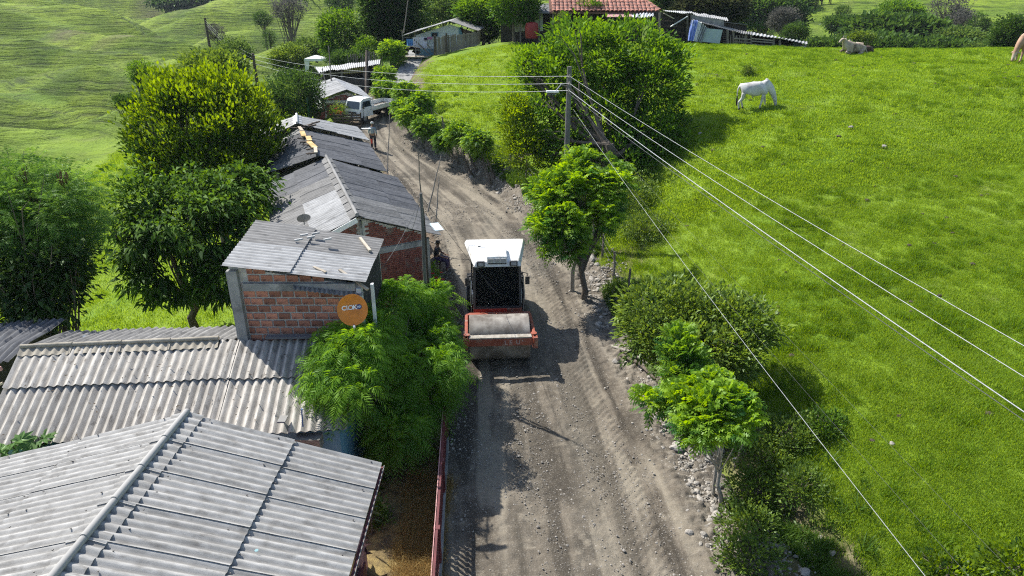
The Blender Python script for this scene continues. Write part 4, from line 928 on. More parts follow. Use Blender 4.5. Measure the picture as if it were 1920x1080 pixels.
def cloth(px0, py0, px1, py1, y, mat, label, seed=0, grp='clothes hung out to dry in front of the pale blue house'):
    a, b, c = np.array(P_(px0, py0, y)), np.array(P_(px1, py0, y)), np.array(P_(px0, py1, y)); h = a[2]-c[2]; n = 12; m = MB()
    for j in range(6):
        for i in range(n+1):
            p = a+(b-a)*i/n; t = j/5; m.v.append((p[0], p[1]+.07*math.sin(i*1.7+seed)*(.3+t), p[2]-h*t+.03*math.sin(i*.9+seed*2)*t))
    for j in range(5):
        for i in range(n): k = j*(n+1)+i; m.f.append((k, k+1, k+n+2, k+n+1))
    o = m.build('laundry', mat, label=label, cat='laundry', group=grp, loc=tuple(c)); o.modifiers.new('s', 'SOLIDIFY').thickness = .012
    return o
cloth(762, 73, 774, 86, yf-1.2, flat('blue_cloth', (.12,.32,.68), .8), 'blue cloth at the left end of the clothes line by the pale blue house', 1)
cloth(774, 69.5, 785, 88, yf-1.22, pmat('patterned_cloth', (.62,.6,.72), (.8,.78,.82), 9, 3, .8, 0), 'white patterned sheet on the clothes line by the pale blue house', 2)
cloth(785, 69.5, 800, 90, yf-1.18, flat('white_cloth', (.66,.66,.78), .8), 'wide white sheet on the clothes line by the pale blue house', 3)
cloth(795, 71, 801, 76, yf-1.25, flat('navy_cloth', (.02,.02,.07), .8), 'small dark blue cloth on the clothes line by the pale blue house', 4)
cloth(801, 69, 811, 74, yf-1.2, flat('pink_cloth', (.5,.22,.36), .8), 'pink garment at the right end of the clothes line by the pale blue house', 5)
ln = MB().tube([P_(757, 70, yf-1.2), P_(785, 69.3, yf-1.2), P_(824, 68.5, yf-1.2)], .012, 5).build('clothes_line', M['wire'], label='clothes line stretched in front of the pale blue house', cat='clothes line', loc=P_(785, 69.5, yf-1.2))
# picket fence of upright slats
PF = thing('picket_fence', 'fence of upright grey slats climbing the slope in front of the pale blue house', 'fence', (-5, 63.5, 5.3))
m = MB(); m.box((0,0,.5), (.10, .03, 1.0)); so = m.build('slat', M['wood'], PF, local=True); sme = so.data; bpy.data.objects.remove(so)
N_ = 40
for k in range(N_):
    t = (k+.5)/N_; px = 815+(899-815)*t; pb = 104-(104-82)*t**1.1; pt = 70-10*t+random.uniform(-1.5, 1.5); y = 64.2+t*.5
    a, b = P_(px, pb+1, y), P_(px, pt, y); o = link('slat', sme, PF); o.location = Vector(a)-top_loc(PF); o.scale = (random.uniform(.8, 1.35), 1, b[2]-a[2]); o.rotation_euler = (0, random.uniform(-.05, .05), 0)
for pr in ((74, 62), (95, 78)): MB().beam(P_(815, pr[0], 64.24), P_(899, pr[1], 64.74), .06).build('rail', M['wood'], PF)
for px, pt in ((815, 66), (837, 62), (899, 56)): a = P_(px, 104 if px < 830 else 98 if px < 850 else 82, 64.15); b = P_(px, pt, 64.15); MB().beam(a, b, .16).build('post', M['wood_dark'], PF)

# house with the terracotta tile roof
T_ = thing('tiled_house', 'farmhouse with a terracotta barrel tile roof at the top edge, behind the big tree', 'house', (8, 68, 7))
e0, e1 = np.array(P_(1035, 22, 64.5)), np.array(P_(1236, 22, 64.5)); up = np.array([0, 5.2, 2.6])
m = MB(); L_ = 1.0
for i in range(9): a = math.pi*i/8; 
vs = []
for j in range(2):
    for i in range(9): a = math.pi*i/8; r = .185-.02*j; vs.append((-r*math.cos(a), .62*j, r*.75*math.sin(a)))
for j in range(2):
    for i in range(9): a = math.pi*i/8; r = .155-.02*j; vs.append((-r*math.cos(a), .62*j, r*.75*math.sin(a)))
fs = [(i, i+1, 9+i+1, 9+i) for i in range(8)]+[(18+i, 27+i, 27+i+1, 18+i+1) for i in range(8)]+[(i, 18+i, 18+i+1, i+1) for i in range(8)]+[(9+i, 9+i+1, 27+i+1, 27+i) for i in range(8)]
m.add(vs, fs); to = m.build('roof_tile', M['terracotta'], local=True); tme = to.data; bpy.data.objects.remove(to)
wall_poly(T_, [tuple(e0-[.2,0,.06]), tuple(e1+[.2,0,-.06]), tuple(e1+[-3.6, 5.2, 2.54]), tuple(e0+up-[.2,0,.06])], (0, 0, -.1), pmat('tile_bed', (.12,.06,.045), (.2,.1,.07), 5, 5, .9, .2), 'roof_bed')
ncol = 26; W_ = e1[0]-e0[0]; sl = math.atan2(up[2], up[1]); base = top_loc(T_)
for i in range(ncol):
    for j in range(9):
        x = e0[0]+W_*(i+.5)/ncol; y = e0[1]-.1+j*.5*math.cos(sl); z = e0[2]+.03+j*.5*math.sin(sl)
        if x > e1[0]-(y-e0[1])*.69: continue
        o = link('roof_tile', tme, T_); o.location = Vector((x+random.uniform(-.015,.015), y+random.uniform(-.04,.04), z))-base; o.rotation_euler = (sl, 0, random.uniform(-.04, .04))
for j in range(9):                                             # hip tiles
    t = j*.5*math.cos(sl); o = link('hip_tile', tme, T_); o.location = Vector((e1[0]-t*.69+.05, e0[1]+t, e0[2]+.12+j*.5*math.sin(sl)))-base; o.rotation_euler = (sl*.8, 0, .6)
g0 = gz(6, 66)
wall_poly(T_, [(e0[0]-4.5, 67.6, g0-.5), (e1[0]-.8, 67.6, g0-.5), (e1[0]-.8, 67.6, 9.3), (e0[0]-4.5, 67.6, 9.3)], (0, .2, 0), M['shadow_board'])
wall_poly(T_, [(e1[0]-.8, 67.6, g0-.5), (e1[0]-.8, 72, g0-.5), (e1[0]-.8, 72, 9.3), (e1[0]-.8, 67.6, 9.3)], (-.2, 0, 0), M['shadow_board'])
MB().prism([(e0[0]-4.2, 64.6, 9.1), (e0[0], 64.6, 8.95), (e0[0], 68, 9.6), (e0[0]-4.2, 68, 9.6)], (0,0,-.08)).build('porch_roof', M['fibre_dark'], T_)
for px in (976, 1012, 1037, 1062): a = P_(px, 18, 64.9); MB().beam(a, (a[0], a[1], g0-.2), .14).build('porch_post', M['wood'], T_)
wall_poly(T_, [P_(1003, 58, 66.5), P_(1018, 58, 66.5), P_(1018, 22, 66.5), P_(1003, 22, 66.5)], (0,.1,0), M['rough_white'], 'door')
wall_poly(T_, [P_(963, 60, 66.4), P_(990, 58, 66.4), P_(990, 26, 66.4), P_(963, 28, 66.4)], (0,.1,0), M['concrete'], 'side_wall')
wall_poly(T_, [P_(1138, 31.5, 63.2), P_(1184, 31.5, 63.2), P_(1184, 25, 64.6), P_(1138, 25, 64.6)], (0,0,-.04), M['pink'], 'awning')
m = MB(); m.sheet(P_(1182, 25, 64.7), P_(1238, 24, 64.7), P_(1184, 33, 63.2), P_(1232, 29, 63.4), 9, .06, 2, 0, 0, .02, .12, 3); m.build('torn_sheet', M['rough_white'], T_)
for k in range(16): MB().beam(P_(1190+random.uniform(0,50), random.uniform(28, 40), 64+random.uniform(-.5,.5)), P_(1190+random.uniform(0,50), random.uniform(35, 62), 64+random.uniform(-.5,.5)), .08).build('leaning_board', M['wood_dark'] if k % 3 else M['wood'], T_)
a = P_(997, 57, 63.2); MB().lathe([(.5, -.62), (.56, -.3), (.57, .3), (.5, .6), (.2, .68)], a, 'Z', 16).build('water_tank', flat('red_tank', (.26,.02,.02), .5), label='dark red water tank in the shade of the farmhouse porch', cat='water tank', loc=a, smooth=True)

# shack with tarpaulins
S_ = thing('shack', 'ramshackle shack of dark boards with tarpaulins and grey sheet roof, right of the tiled farmhouse', 'shack', (15, 58.5, 6.9))
ys = 57.8
wall_poly(S_, [P_(1226, 84, ys+.8), P_(1368, 96, ys+.8), P_(1368, 50, ys+.8), P_(1296, 27, ys+.8), P_(1226, 22, ys+.8)], (0, .1, 0), M['shadow_board'])
wall_poly(S_, [P_(1226, 84, ys+3.2), P_(1400, 96, ys+3.2), P_(1400, 48, ys+3.2), P_(1226, 24, ys+3.2)], (0, .1, 0), M['shadow_board'])
m = MB(); m.sheet(P_(1243, 18.5, ys+1.5), P_(1296, 22, ys+1.5), P_(1247, 21, ys-.2), P_(1296, 26, ys-.2), 14, .03, 2, 0, 0, .02, .05, 4); m.build('roof_sheet', M['zinc'], S_)
m = MB(); m.sheet(P_(1292, 22, ys+2), P_(1362, 33, ys+2), P_(1298, 28, ys-.1), P_(1366, 38, ys-.1), 18, .03, 2, 0, 0, .02, .1, 5); m.build('roof_sheet', M['fibre'], S_)
wall_poly(S_, [P_(1297, 36, ys-.05), P_(1357, 50, ys-.05), P_(1357, 37, ys-.05), P_(1297, 28, ys-.05)], (0, .06, 0), M['concrete'], 'gable_board')
m = MB(); m.sheet(P_(1300, 34, ys+.3), P_(1392, 58, ys+.3), P_(1296, 37, ys-1.0), P_(1380, 60, ys-1.0), 20, .02, 2, 0, 0, .02, .04, 6); m.build('lower_roof', M['fibre_mid'], S_)
MB().beam(P_(1257, 50, ys-.3), P_(1289, 30.5, ys-.3), .22, .05).build('plank', M['rough_white'], S_)
MB().beam(P_(1245, 25, ys-.3), P_(1264, 35, ys-.3), .2, .05).build('plank', M['wood_pale'], S_)
for px in (1237, 1289, 1296): MB().beam(P_(px, 84, ys-.1), P_(px, 24, ys-.1), .13).build('post', M['wood'], S_)
for pz in (38, 48, 58, 70): MB().beam(P_(1226, pz, ys+.1), P_(1290, pz+3, ys+.1), .07).build('rail', M['wood_dark'], S_)
for k in range(8): MB().beam(P_(1356, 60+k*4, ys-.7), P_(1367, 61+k*4, ys-.7), .1, .05).build('slat', M['wood'], S_)
def tarp(pts, y0, y1, mat, label, wv=.12):
    a, b, c, d = pts; n, mm = 10, 8; m = MB()
    for j in range(mm+1):
        for i in range(n+1):
            u, v = i/n, j/mm; px = (a[0]*(1-u)+b[0]*u)*(1-v)+(d[0]*(1-u)+c[0]*u)*v; py = (a[1]*(1-u)+b[1]*u)*(1-v)+(d[1]*(1-u)+c[1]*u)*v
            p = P_(px, py, y0*(1-v)+y1*v); m.v.append((p[0], p[1]+wv*math.sin(i*1.9+v*3)*.5, p[2]))
    for j in range(mm):
        for i in range(n): k = j*(n+1)+i; m.f.append((k, k+1, k+n+2, k+n+1))
    o = m.build('tarpaulin', mat, label=label, cat='tarpaulin', loc=P_(c[0], c[1], y1)); o.modifiers.new('s', 'SOLIDIFY').thickness = .02; return o
tarp(((1296,38),(1309,38),(1302,77),(1290,76)), ys-1.0, ys-1.5, pmat('blue_tarpaulin', (.10,.17,.5), (.22,.3,.62), 5, 4, .5, .2, c3=(.6,.62,.7), s3=3, t3=(.55,.65)), 'blue and white tarpaulin hanging on the front of the shack')
tarp(((1309,40),(1316,42),(1306,78),(1300,77)), ys-1.02, ys-1.55, flat('white_tarpaulin', (.7,.7,.68), .5), 'white plastic sheet hanging beside the blue tarpaulin on the shack')
tarp(((1317,44),(1326,52),(1316,80),(1306,78)), ys-1.03, ys-1.6, flat('grey_tarpaulin', (.25,.28,.27), .6), 'dull grey sheet hanging between the white sheet and the pale green panel of the shack', .2)
tarp(((1324,53),(1355,56),(1349,82),(1315,78)), ys-1.05, ys-1.3, pmat('green_grey_panel', (.30,.38,.36), (.38,.46,.44), 3, 4, .7, .1), 'pale grey green panel leaning on the front of the shack', .03)
# low barn
Ba = thing('low_barn', 'long low open cattle barn stepping down the crest, right of the shack', 'barn', (20, 57, 6.7))
pr = [(1374, 57), (1408, 64), (1462, 71), (1513, 81)]
for k in range(3):
    (x0, y0), (x1, y1) = pr[k], pr[k+1]; m = MB(); m.sheet(P_(x0, y0-2.5, 59.4), P_(x1, y1-2.5, 59.4), P_(x0, y0+1, 56.6), P_(x1+1, y1+1, 56.6), 8, .035, 2, 0, 0, .03, .06, k+9); m.build('roof_sheet', M['fibre'] if k else M['fibre_mid'], Ba)
for px, pb, pt in ((1364, 82, 56), (1375, 84, 58), (1399, 86, 64), (1408, 87, 66), (1450, 90, 71), (1462, 90, 74), (1510, 94, 83)): MB().beam(P_(px, pb+1, 56.8), P_(px, pt, 56.8), .15).build('post', M['wood'], Ba)
for (x0, x1, r0, r1) in ((1409, 1449, 72, 76), (1409, 1449, 77, 80), (1409, 1449, 83, 86), (1376, 1408, 72, 74), (1376, 1408, 78, 80)): MB().beam(P_(x0, r0, 56.7), P_(x1, r1, 56.7), .09).build('rail', M['wood'], Ba)
for k in range(9): MB().beam(P_(1366+k*4, 86, 56.75), P_(1367+k*4+random.uniform(-2,2), 66, 56.75), .06).build('stake', M['wood'], Ba)
wall_poly(Ba, [P_(1366, 84, 59), P_(1505, 94, 59), P_(1505, 80, 59), P_(1366, 56, 59)], (0, .1, 0), M['shadow_board'])
wall_poly(Ba, [P_(1487, 91, 57.4), P_(1499, 92, 57.4), P_(1499, 82, 57.4), P_(1487, 80, 57.4)], (0, .05, 0), flat('dull_green_board', (.08,.13,.12), .8), 'side_board')
MB().prism([P_(1500, 93, 56), P_(1510, 94, 56), P_(1510, 94, 56.8), P_(1500, 93, 56.8)], (0, 0, .3)).build('trough', M['concrete'], Ba)
MB().prism([P_(1358, 42, 60.8), P_(1402, 47, 60.8), P_(1402, 50, 62), P_(1358, 45, 62)], (0, 0, .05)).build('rear_roof', M['fibre_dark'], Ba)

# --- sheds and the brick house around the truck
W2 = thing('gable_house', 'small brick house with white pillars and a pale sheet roof behind the white truck', 'house', (-13.5, 55, 2))
ap = np.array(P_(650, 168, 53.5)); el = np.array(P_(601, 187, 53.2)); er = np.array(P_(700, 188, 53.2)); bk = np.array([-2.6, 7.0, 0])
roof_slope(W2, ap, ap+bk, er, er+bk, .95, (1,), M['zinc'], .025, .2, wob=.03, seed=60); roof_slope(W2, ap, ap+bk, el, el+bk, .95, (1,), M['fibre'], .025, .2, wob=.03, seed=61)
yw = 54.0; a = P_(608, 232, yw); b = P_(697, 232, yw); zt_ = P_(608, 188, yw)[2]
wall_poly(W2, [(a[0], yw, 1.2), (b[0], yw, 1.2), (b[0], yw, zt_), P_(650, 173, yw), (a[0], yw, zt_)], (0, .15, 0), M['mortar'])
brick_stuff(W2, (a[0], yw, 0), (1, 0, 0), b[0]-a[0], 1.4, P_(650, 176, yw)[2], .26, .1, .022, M['brick2'], lambda x, z: z < zt_-.1+(P_(650, 174, yw)[2]-zt_)*(1-abs(x/(b[0]-a[0])-.48)*2.05) and not (zt_-.28 < z < zt_-.02), .05, 8)
for px in (610, 652, 695): q = P_(px, 200, yw); MB().beam((q[0], yw-.08, 1.3), (q[0], yw-.08, zt_), .22, .12).build('pillar', M['rough_white'], W2)
MB().beam((a[0], yw-.07, zt_-.1), (b[0], yw-.07, zt_-.1), .12, .18).build('ring_beam', M['rough_white'], W2)
w = wall_poly(W2, [P_(661, 196, yw-.05), P_(682, 196, yw-.05), P_(682, 186, yw-.05), P_(661, 186, yw-.05)], (0, .03, 0), M['wood_dark'], 'window')
for (x0, x1) in ((662, 671), (672.3, 681)): wall_poly(w, [P_(x0, 195, yw-.07), P_(x1, 195, yw-.07), P_(x1, 187, yw-.07), P_(x0, 187, yw-.07)], (0, .015, 0), M['window'], 'pane')
wall_poly(W2, [P_(588, 228, 52), P_(612, 226, yw), P_(612, 205, yw), P_(588, 207, 52)], (0, .12, 0), M['brick2'], 'low_wall')
wall_poly(W2, [(a[0], yw+.16, 1.0), (a[0]-2.5, yw+6.8, 1.5), (a[0]-2.5, yw+6.8, zt_), (a[0], yw+.16, zt_)], (.14, .04, 0), M['rough_white'])
wall_poly(W2, [(b[0], yw+.16, 1.0), (b[0]-2.5, yw+6.8, 1.5), (b[0]-2.5, yw+6.8, zt_), (b[0], yw+.16, zt_)], (-.14, .0, 0), M['mortar'])
q = P_(582, 225, 50.5); MB().beam((q[0], q[1], q[2]-.5), (q[0], q[1], q[2]+1.6), .55, .1).build('door_panel', flat('green_door', (.02,.10,.05), .6), label='dark green door panel beside the dark tree, left of the small brick house', cat='door', loc=q)
Sh = thing('cattle_shed', 'long open shed with a pale sheet roof and striped yellow curtain', 'shed', (-14, 62, 3))
c00, c10, c01, c11 = P_(590, 127, 64.5), P_(713, 111, 64.5), P_(597, 136, 61.5), P_(712, 120, 61.5)
roof_slope(Sh, c00, c10, c01, c11, 1.0, (1,), M['zinc'], .03, .2, wob=.06, seed=70)
for px in (603, 641, 683, 700, 711): MB().beam(P_(px, 165, 61.9), P_(px, 134-(px-600)*.12, 61.9), .13).build('post', M['wood'], Sh)
wall_poly(Sh, [P_(598, 176, 64), P_(712, 166, 64), P_(712, 118, 64), P_(598, 134, 64)], (0, .1, 0), M['shadow_board'])
wall_poly(Sh, [P_(600, 176, 61.7), P_(692, 168, 61.7), P_(692, 145, 61.7), P_(600, 150, 61.7)], (0, .15, 0), pmat('stained_wall', (.06,.05,.045), (.12,.10,.09), 3, 6, .9, .3), 'low_wall')
MB().beam(P_(600, 139, 61.8), P_(690, 133, 61.8), .08).build('rail', M['wood_pale'], Sh)
for k in range(12):
    px = 645+k*3.1; tp_ = wall_poly(Sh, [P_(px, 139-k*.3, 62), P_(px+1.7, 139-k*.3, 62), P_(px+1.2, 129-k*.3, 62.0), P_(px-.5, 129-k*.3, 62.0)], (0, .03, 0), flat('yellow_strip', (.5,.46,.14), .8) if k == 0 else bpy.data.materials['yellow_strip'], 'curtain_strip')
for k in range(22):
    px = 655+k*2.9; a = P_(px, 122-k*.6, 66); MB().beam((a[0], a[1], a[2]-1.2), (a[0]+random.uniform(-.1,.1), a[1], a[2]+random.uniform(.4,.9)), .07).build('stake', M['wood'], Sh)
Te = thing('canopy_tent', 'white canopy tent on thin posts at the foot of the green hillside', 'canopy tent', tuple(P_(592, 122, 74)))
ce = np.array(P_(592, 103, 75)); cs = [np.array(P_(571, 110, 73.2)), np.array(P_(613, 110, 73.2)), np.array(P_(616, 108, 77)), np.array(P_(576, 108, 77))]
m = MB(); m.add([ce]+cs+[c-[0,0,.25] for c in cs], [(0,1,2),(0,2,3),(0,3,4),(0,4,1),(1,5,6,2),(2,6,7,3),(3,7,8,4),(4,8,5,1)]); m.build('roof', M['white_paint'], Te)
for c in cs: MB().beam(c, (c[0], c[1], gz(c[0], c[1])), .07).build('post', M['white_paint'], Te)
MB().prism([tuple(cs[0]+[.0,.05,-.2]), tuple(cs[0]+[.45,.05,-.2]), tuple(cs[0]+[.3,.05,-1.0]), tuple(cs[0]+[0,.05,-1.2])], (0,.02,0)).build('side_curtain', M['white_paint'], Te)

# wooden stake panels and a flowering bush in front of the truck
for (x0, y0, x1, y1, D_z, lb) in ((628, 236, 678, 245, 1.95, 'dark slatted wooden stock panel leaning in front of the truck cab'), (626, 222, 655, 232, 2.1, 'wooden slatted crate panel behind the leaning stock panel')):
    a = atz(x0, y1, D_z-.1); b = atz(x1, y1, D_z-.1); S3 = thing('stock_panel', lb, 'wooden panel', tuple((a+b)/2))
    h = 1.15
    for k in range(6): MB().beam(a+[0,0,.1+k*h/6], b+[0,.2,.1+k*h/6], .05, .11).build('slat', M['wood_dark'], S3)
    for k in range(4): p = a+(b-a)*k/3; MB().beam(p+[0,.07,0], p+[0,.12,h+.1], .09, .07).build('upright', M['wood_dark'], S3)

# ------------------------------------------------------------------ white flatbed truck
def truck():
    T = thing('flatbed_truck', 'white flatbed truck with a rounded cab parked outside the small brick house', 'truck')
    wp = M['white_paint']
    prof = [(2.45, .55), (2.52, .95), (2.50, 1.25), (2.22, 1.95), (1.95, 2.1), (1.0, 2.1), (.92, 1.9), (.92, .55)]
    m = MB(); n = len(prof); xs = [(-.90, .90), (-.96, 1.0), (.96, 1.0), (.90, .90)]
    vs = []
    for x, k in xs:
        for (y, z) in prof: zz = z if z < 1.3 else 1.3+(z-1.3)*(1 if abs(x) < .95 else .97); vs.append((x*(1 if z < 1.4 else .88), y, zz))
    fs = [tuple(range(n))[::-1], tuple(range(3*n, 4*n))]
    for s in range(3):
        for i in range(n): j = (i+1) % n; fs.append((s*n+i, s*n+j, (s+1)*n+j, (s+1)*n+i))
    m.add(vs, fs); m.build('cab', wp, T, local=True, bevel=.05)
    f0, f1 = Vector((0, 2.515, 1.27)), Vector((0, 2.265, 1.87)); m = MB(); m.add([(-.78, 2.52, 1.28), (.78, 2.52, 1.28), (.70, 2.275, 1.87), (-.70, 2.275, 1.87)], [(0,1,2,3)]); o = m.build('windshield', M['window'], T, local=True); o.modifiers.new('s', 'SOLIDIFY').thickness = .02
    for s in (-1, 1):
        dr = MB().box((s*.955, 1.62, .98), (.03, 1.0, .8)).build('door', wp, T, local=True, bevel=.01)
        MB().box((s*.975, 1.22, 1.08), (.02, .14, .03)).build('handle', M['plastic_black'], dr, local=True)
        m = MB(); m.add([(s*.955, 2.22, 1.36), (s*.955, 1.12, 1.36), (s*.875, 1.15, 1.86), (s*.875, 1.98, 1.86)], [(0,1,2,3)]); o = m.build('side_window', M['window'], T, local=True); o.modifiers.new('s', 'SOLIDIFY').thickness = .03
        MB().lathe([(.001, 0), (.1, 0), (.11, .03), (.001, .04)], (s*.66, 2.5, .82), 'Y', 14).build('headlight', flat('lamp_glass', (.6,.6,.55), .2) if s < 0 else bpy.data.materials['lamp_glass'], T, local=True)
        MB().tube([(s*.95, 2.2, 1.4), (s*1.15, 2.3, 1.45)], .012, 5).build('mirror_arm', M['plastic_black'], T, local=True)
        MB().box((s*1.17, 2.3, 1.45), (.14, .03, .26)).build('mirror', M['plastic_black'], T, local=True)
    MB().box((0, 2.58, .5), (1.85, .1, .2)).build('bumper', wp, T, local=True, bevel=.02)
    MB().box((0, 2.54, .95), (.9, .03, .14)).build('grille', M['plastic_black'], T, local=True)
    MB().box((0, -.2, .62), (.7, 4.6, .16)).build('chassis', M['black'], T, local=True)
    b = MB().box((0, -.95, .93), (2.0, 3.5, .08)).build('load_bed', M['wood'], T, local=True)
    for (c, d) in (((-.99, -.95, 1.13), (.05, 3.5, .36)), ((.99, -.95, 1.13), (.05, 3.5, .36)), ((0, -2.68, 1.13), (1.93, .05, .36)), ((0, .78, 1.2), (1.93, .05, .5))): MB().box(c, d).build('side_board', wp, T, local=True)
    for x in (-.9, 0, .9): MB().beam((x, .83, .9), (x, .83, 2.05), .05).build('rack_upright', wp, T, local=True)
    MB().beam((-.95, .83, 2.05), (.95, .83, 2.05), .05).build('rack_bar', wp, T, local=True)
    for (x, y, w) in ((-.82, 1.95, .2), (.82, 1.95, .2), (-.75, -1.5, .42), (.75, -1.5, .42)):
        ty = MB().lathe([(.24, -w/2), (.35, -w/2), (.38, -w/4), (.38, w/4), (.35, w/2), (.24, w/2)], (x, y, .38), 'X', 20).build('wheel', M['black'], T, local=True, smooth=True)
        MB().lathe([(.05, -w/2-.01), (.2, -w/2-.01), (.235, -w/2+.02), (.235, w/2-.02), (.2, w/2+.01), (.05, w/2+.01)], (x, y, .38), 'X', 16).build('rim', M['steel'], ty, local=True, smooth=True)
    return T
tk = truck(); fr, rr = atz(668, 238, 2.05), atz(727, 218, 2.35); dv_ = fr-rr
q = atz(697, 229, 2.1); tk.location = (q[0], q[1]+.6, gz(q[0], q[1]+.6)+.03); tk.rotation_euler = (math.radians(-2), 0, math.atan2(.52, -.85)); tk.scale = (.80,)*3

# ------------------------------------------------------------------ vibratory roller
def roller():
    R = thing('road_roller', 'road roller with white cab roof and muddy steel drum in a red frame', 'road roller')
    red = pmat('faded_red_paint', (.24,.055,.03), (.34,.10,.06), 2.5, 6, .55, .1, 20, 0, c3=(.30,.22,.17), s3=3, t3=(.56,.72))
    wp = pmat('worn_white_paint', (.62,.61,.58), (.74,.73,.70), 2, 5, .4, .03, 20, 0, c3=(.44,.41,.36), s3=2.6, t3=(.52,.72)); grey = flat('graphite_paint', (.045,.045,.05), .5)
    # local frame: +y forward, origin on the ground below the drum axle
    ds = pmat('muddy_drum', (.24,.215,.185), (.42,.39,.345), 2, 4, .6, .3, 30, 0, c3=(.13,.11,.09), s3=1.7, t3=(.38,.62), bdist=.01)
    m = MB(); rD = .74; m.lathe([(.5, -.98), (rD-.02, -.98), (rD, -.96), (rD, .96), (rD-.02, .98), (.5, .98), (.48, .9), (.001, .88)][:6], (0, 0, rD), 'X', 64)
    dr = m.build('drum', ds, R, local=True, smooth=True)
    m = MB(); m.lathe([(.001, -.85), (.3, -.85), (.36, -.99), (.36, .99), (.3, .85), (.001, .85)][1:5], (0, 0, rD), 'X', 24); m.build('axle_hub', grey, dr, local=True)
    fr_ = MB(); fr_.box((0, .93, 1.04), (2.12, .12, .25)); fr_.build('front_bar', red, R, local=True, bevel=.015)
    MB().box((0, .86, 1.185), (1.98, .22, .04)).build('scraper_shelf', pmat('caked_mud', (.24,.21,.17), (.42,.39,.34), 6, 6, .95, .8, 25), R, local=True)
    for s in (-1, 1):
        m = MB(); m.prism([(s*1.03, .99, .80), (s*1.03, .99, 1.22), (s*1.03, .2, 1.22), (s*1.03, -.95, 1.12), (s*1.03, -.95, .62), (s*1.03, -.1, .58)], (s*.10, 0, 0)); sb = m.build('side_frame', red, R, local=True, bevel=.012)
        MB().box((s*1.11, .96, 1.03), (.14, .24, .38)).build('corner_block', red, sb, local=True, bevel=.02)
        MB().lathe([(.001, -.03), (.2, -.03), (.22, .03), (.001, .04)], (s*1.15, 0, rD), 'X', 20).build('bearing_cover', grey, sb, local=True)
        MB().lathe([(.05, 0), (.1, 0), (.1, .02), (.05, .02)], (s*1.07, .8, 1.24), 'Z', 14).build('lifting_eye', red, sb, local=True)
    MB().box((0, -.98, .92), (2.2, .18, .4)).build('rear_bar', red, R, local=True, bevel=.015)
    text_part('L E  U \'', R, (-.42, .993, 1.03), Euler((math.radians(90), 0, math.radians(180))).to_matrix(), .2, flat('faded_letters', (.45,.33,.30), .8))
    # hitch, rear body
    MB().box((0, -1.25, .75), (.5, .5, .45)).build('hitch', grey, R, local=True, bevel=.03)
    m = MB(); m.prism([(-.85, -1.33, .75), (-.85, -1.33, 1.12), (-.85, -3.0, 1.14), (-.85, -3.0, .7)], (1.7, 0, 0)); m.build('platform', red, R, local=True, bevel=.02)
    MB().box((.25, -1.31, 1.0), (1.15, .05, .24)).build('front_panel', pmat('bright_red_paint', (.42,.03,.02), (.55,.05,.03), 3, 5, .5, .1), R, local=True)
    m = MB(); m.prism([(-.8, -3.0, .75), (-.8, -3.0, 1.75), (-.8, -4.3, 1.6), (-.8, -4.55, 1.3), (-.8, -4.5, .75)], (1.6, 0, 0)); m.build('engine_hood', wp, R, local=True, bevel=.05)
    # cab: posts, glass, roof
    y0, y1, zb, zt = -1.38, -2.95, 1.16, 2.78
    for (x, y, x2, y2) in ((-.80, y0, -.76, y0-.05), (.80, y0, .76, y0-.05), (-.86, y1, -.85, y1), (.86, y1, .85, y1), (-.85, -2.15, -.82, -2.15), (.85, -2.15, .82, -2.15)):
        MB().beam((x, y, zb), (x2, y2, zt), .075).build('cab_post', grey, R, local=True)
    MB().beam((-.8, y0, zb), (.8, y0, zb), .06, .08).build('cab_sill', grey, R, local=True)
    MB().beam((-.78, y0-.05, zt-.03), (.78, y0-.05, zt-.03), .08, .1).build('cab_header', grey, R, local=True)
    m = MB(); m.add([(-.76, y0+.005, zb+.04), (.76, y0+.005, zb+.04), (.73, y0-.045, zt-.08), (-.73, y0-.045, zt-.08)], [(0,1,2,3)]); o = m.build('windshield', M['glass'], R, local=True); o.modifiers.new('s', 'SOLIDIFY').thickness = .01
    for s in (-1, 1):
        for (ya, yb) in ((y0-.06, -2.11), (-2.19, y1+.04)):
            m = MB(); m.add([(s*.83, ya, zb+.05), (s*.86, yb, zb+.05), (s*.83, yb, zt-.05), (s*.80, ya, zt-.05)], [(0,1,2,3)]); o = m.build('side_window', M['glass'], R, local=True); o.modifiers.new('s', 'SOLIDIFY').thickness = .01
        MB().beam((s*.85, y0-.35, 1.32), (s*.88, y1, 1.32), .05, .4).build('door_panel', wp, R, local=True)
        MB().tube([(s*.86, y0, 2.45), (s*1.02, y0+.12, 2.45), (s*1.02, y0+.12, 2.35)], .014, 6).build('mirror_arm', grey, R, local=True)
        MB().box((s*1.02, y0+.14, 2.2), (.15, .04, .28)).build('mirror', M['plastic_black'], R, local=True, bevel=.01)
        MB().tube([(s*.9, y0+.02, 1.0), (s*.93, y0+.03, 1.6), (s*.9, y0, 2.3)], .018, 6).build('grab_rail', M['steel'], R, local=True)
        MB().box((s*1.0, -1.55, .75), (.24, .34, .05)).build('step', grey, R, local=True)
    MB().box((0, y1+.02, 1.95), (1.66, .05, 1.6)).build('rear_wall', flat('cab_lining', (.11,.11,.105), .8), R, local=True)
    MB().box((0, -2.1, 1.17), (1.6, 1.4, .06)).build('cab_floor', M['plastic_black'], R, local=True)
    MB().box((0, -2.4, 1.75), (.5, .5, .16)).build('seat', M['plastic_black'], R, local=True, bevel=.04)
    MB().box((0, -2.66, 2.1), (.5, .12, .6)).build('seat_back', flat('seat_vinyl', (.20,.19,.17), .7), R, local=True, bevel=.04)
    MB().beam((0, -1.75, 1.5), (0, -1.85, 2.02), .1).build('steering_column', grey, R, local=True)
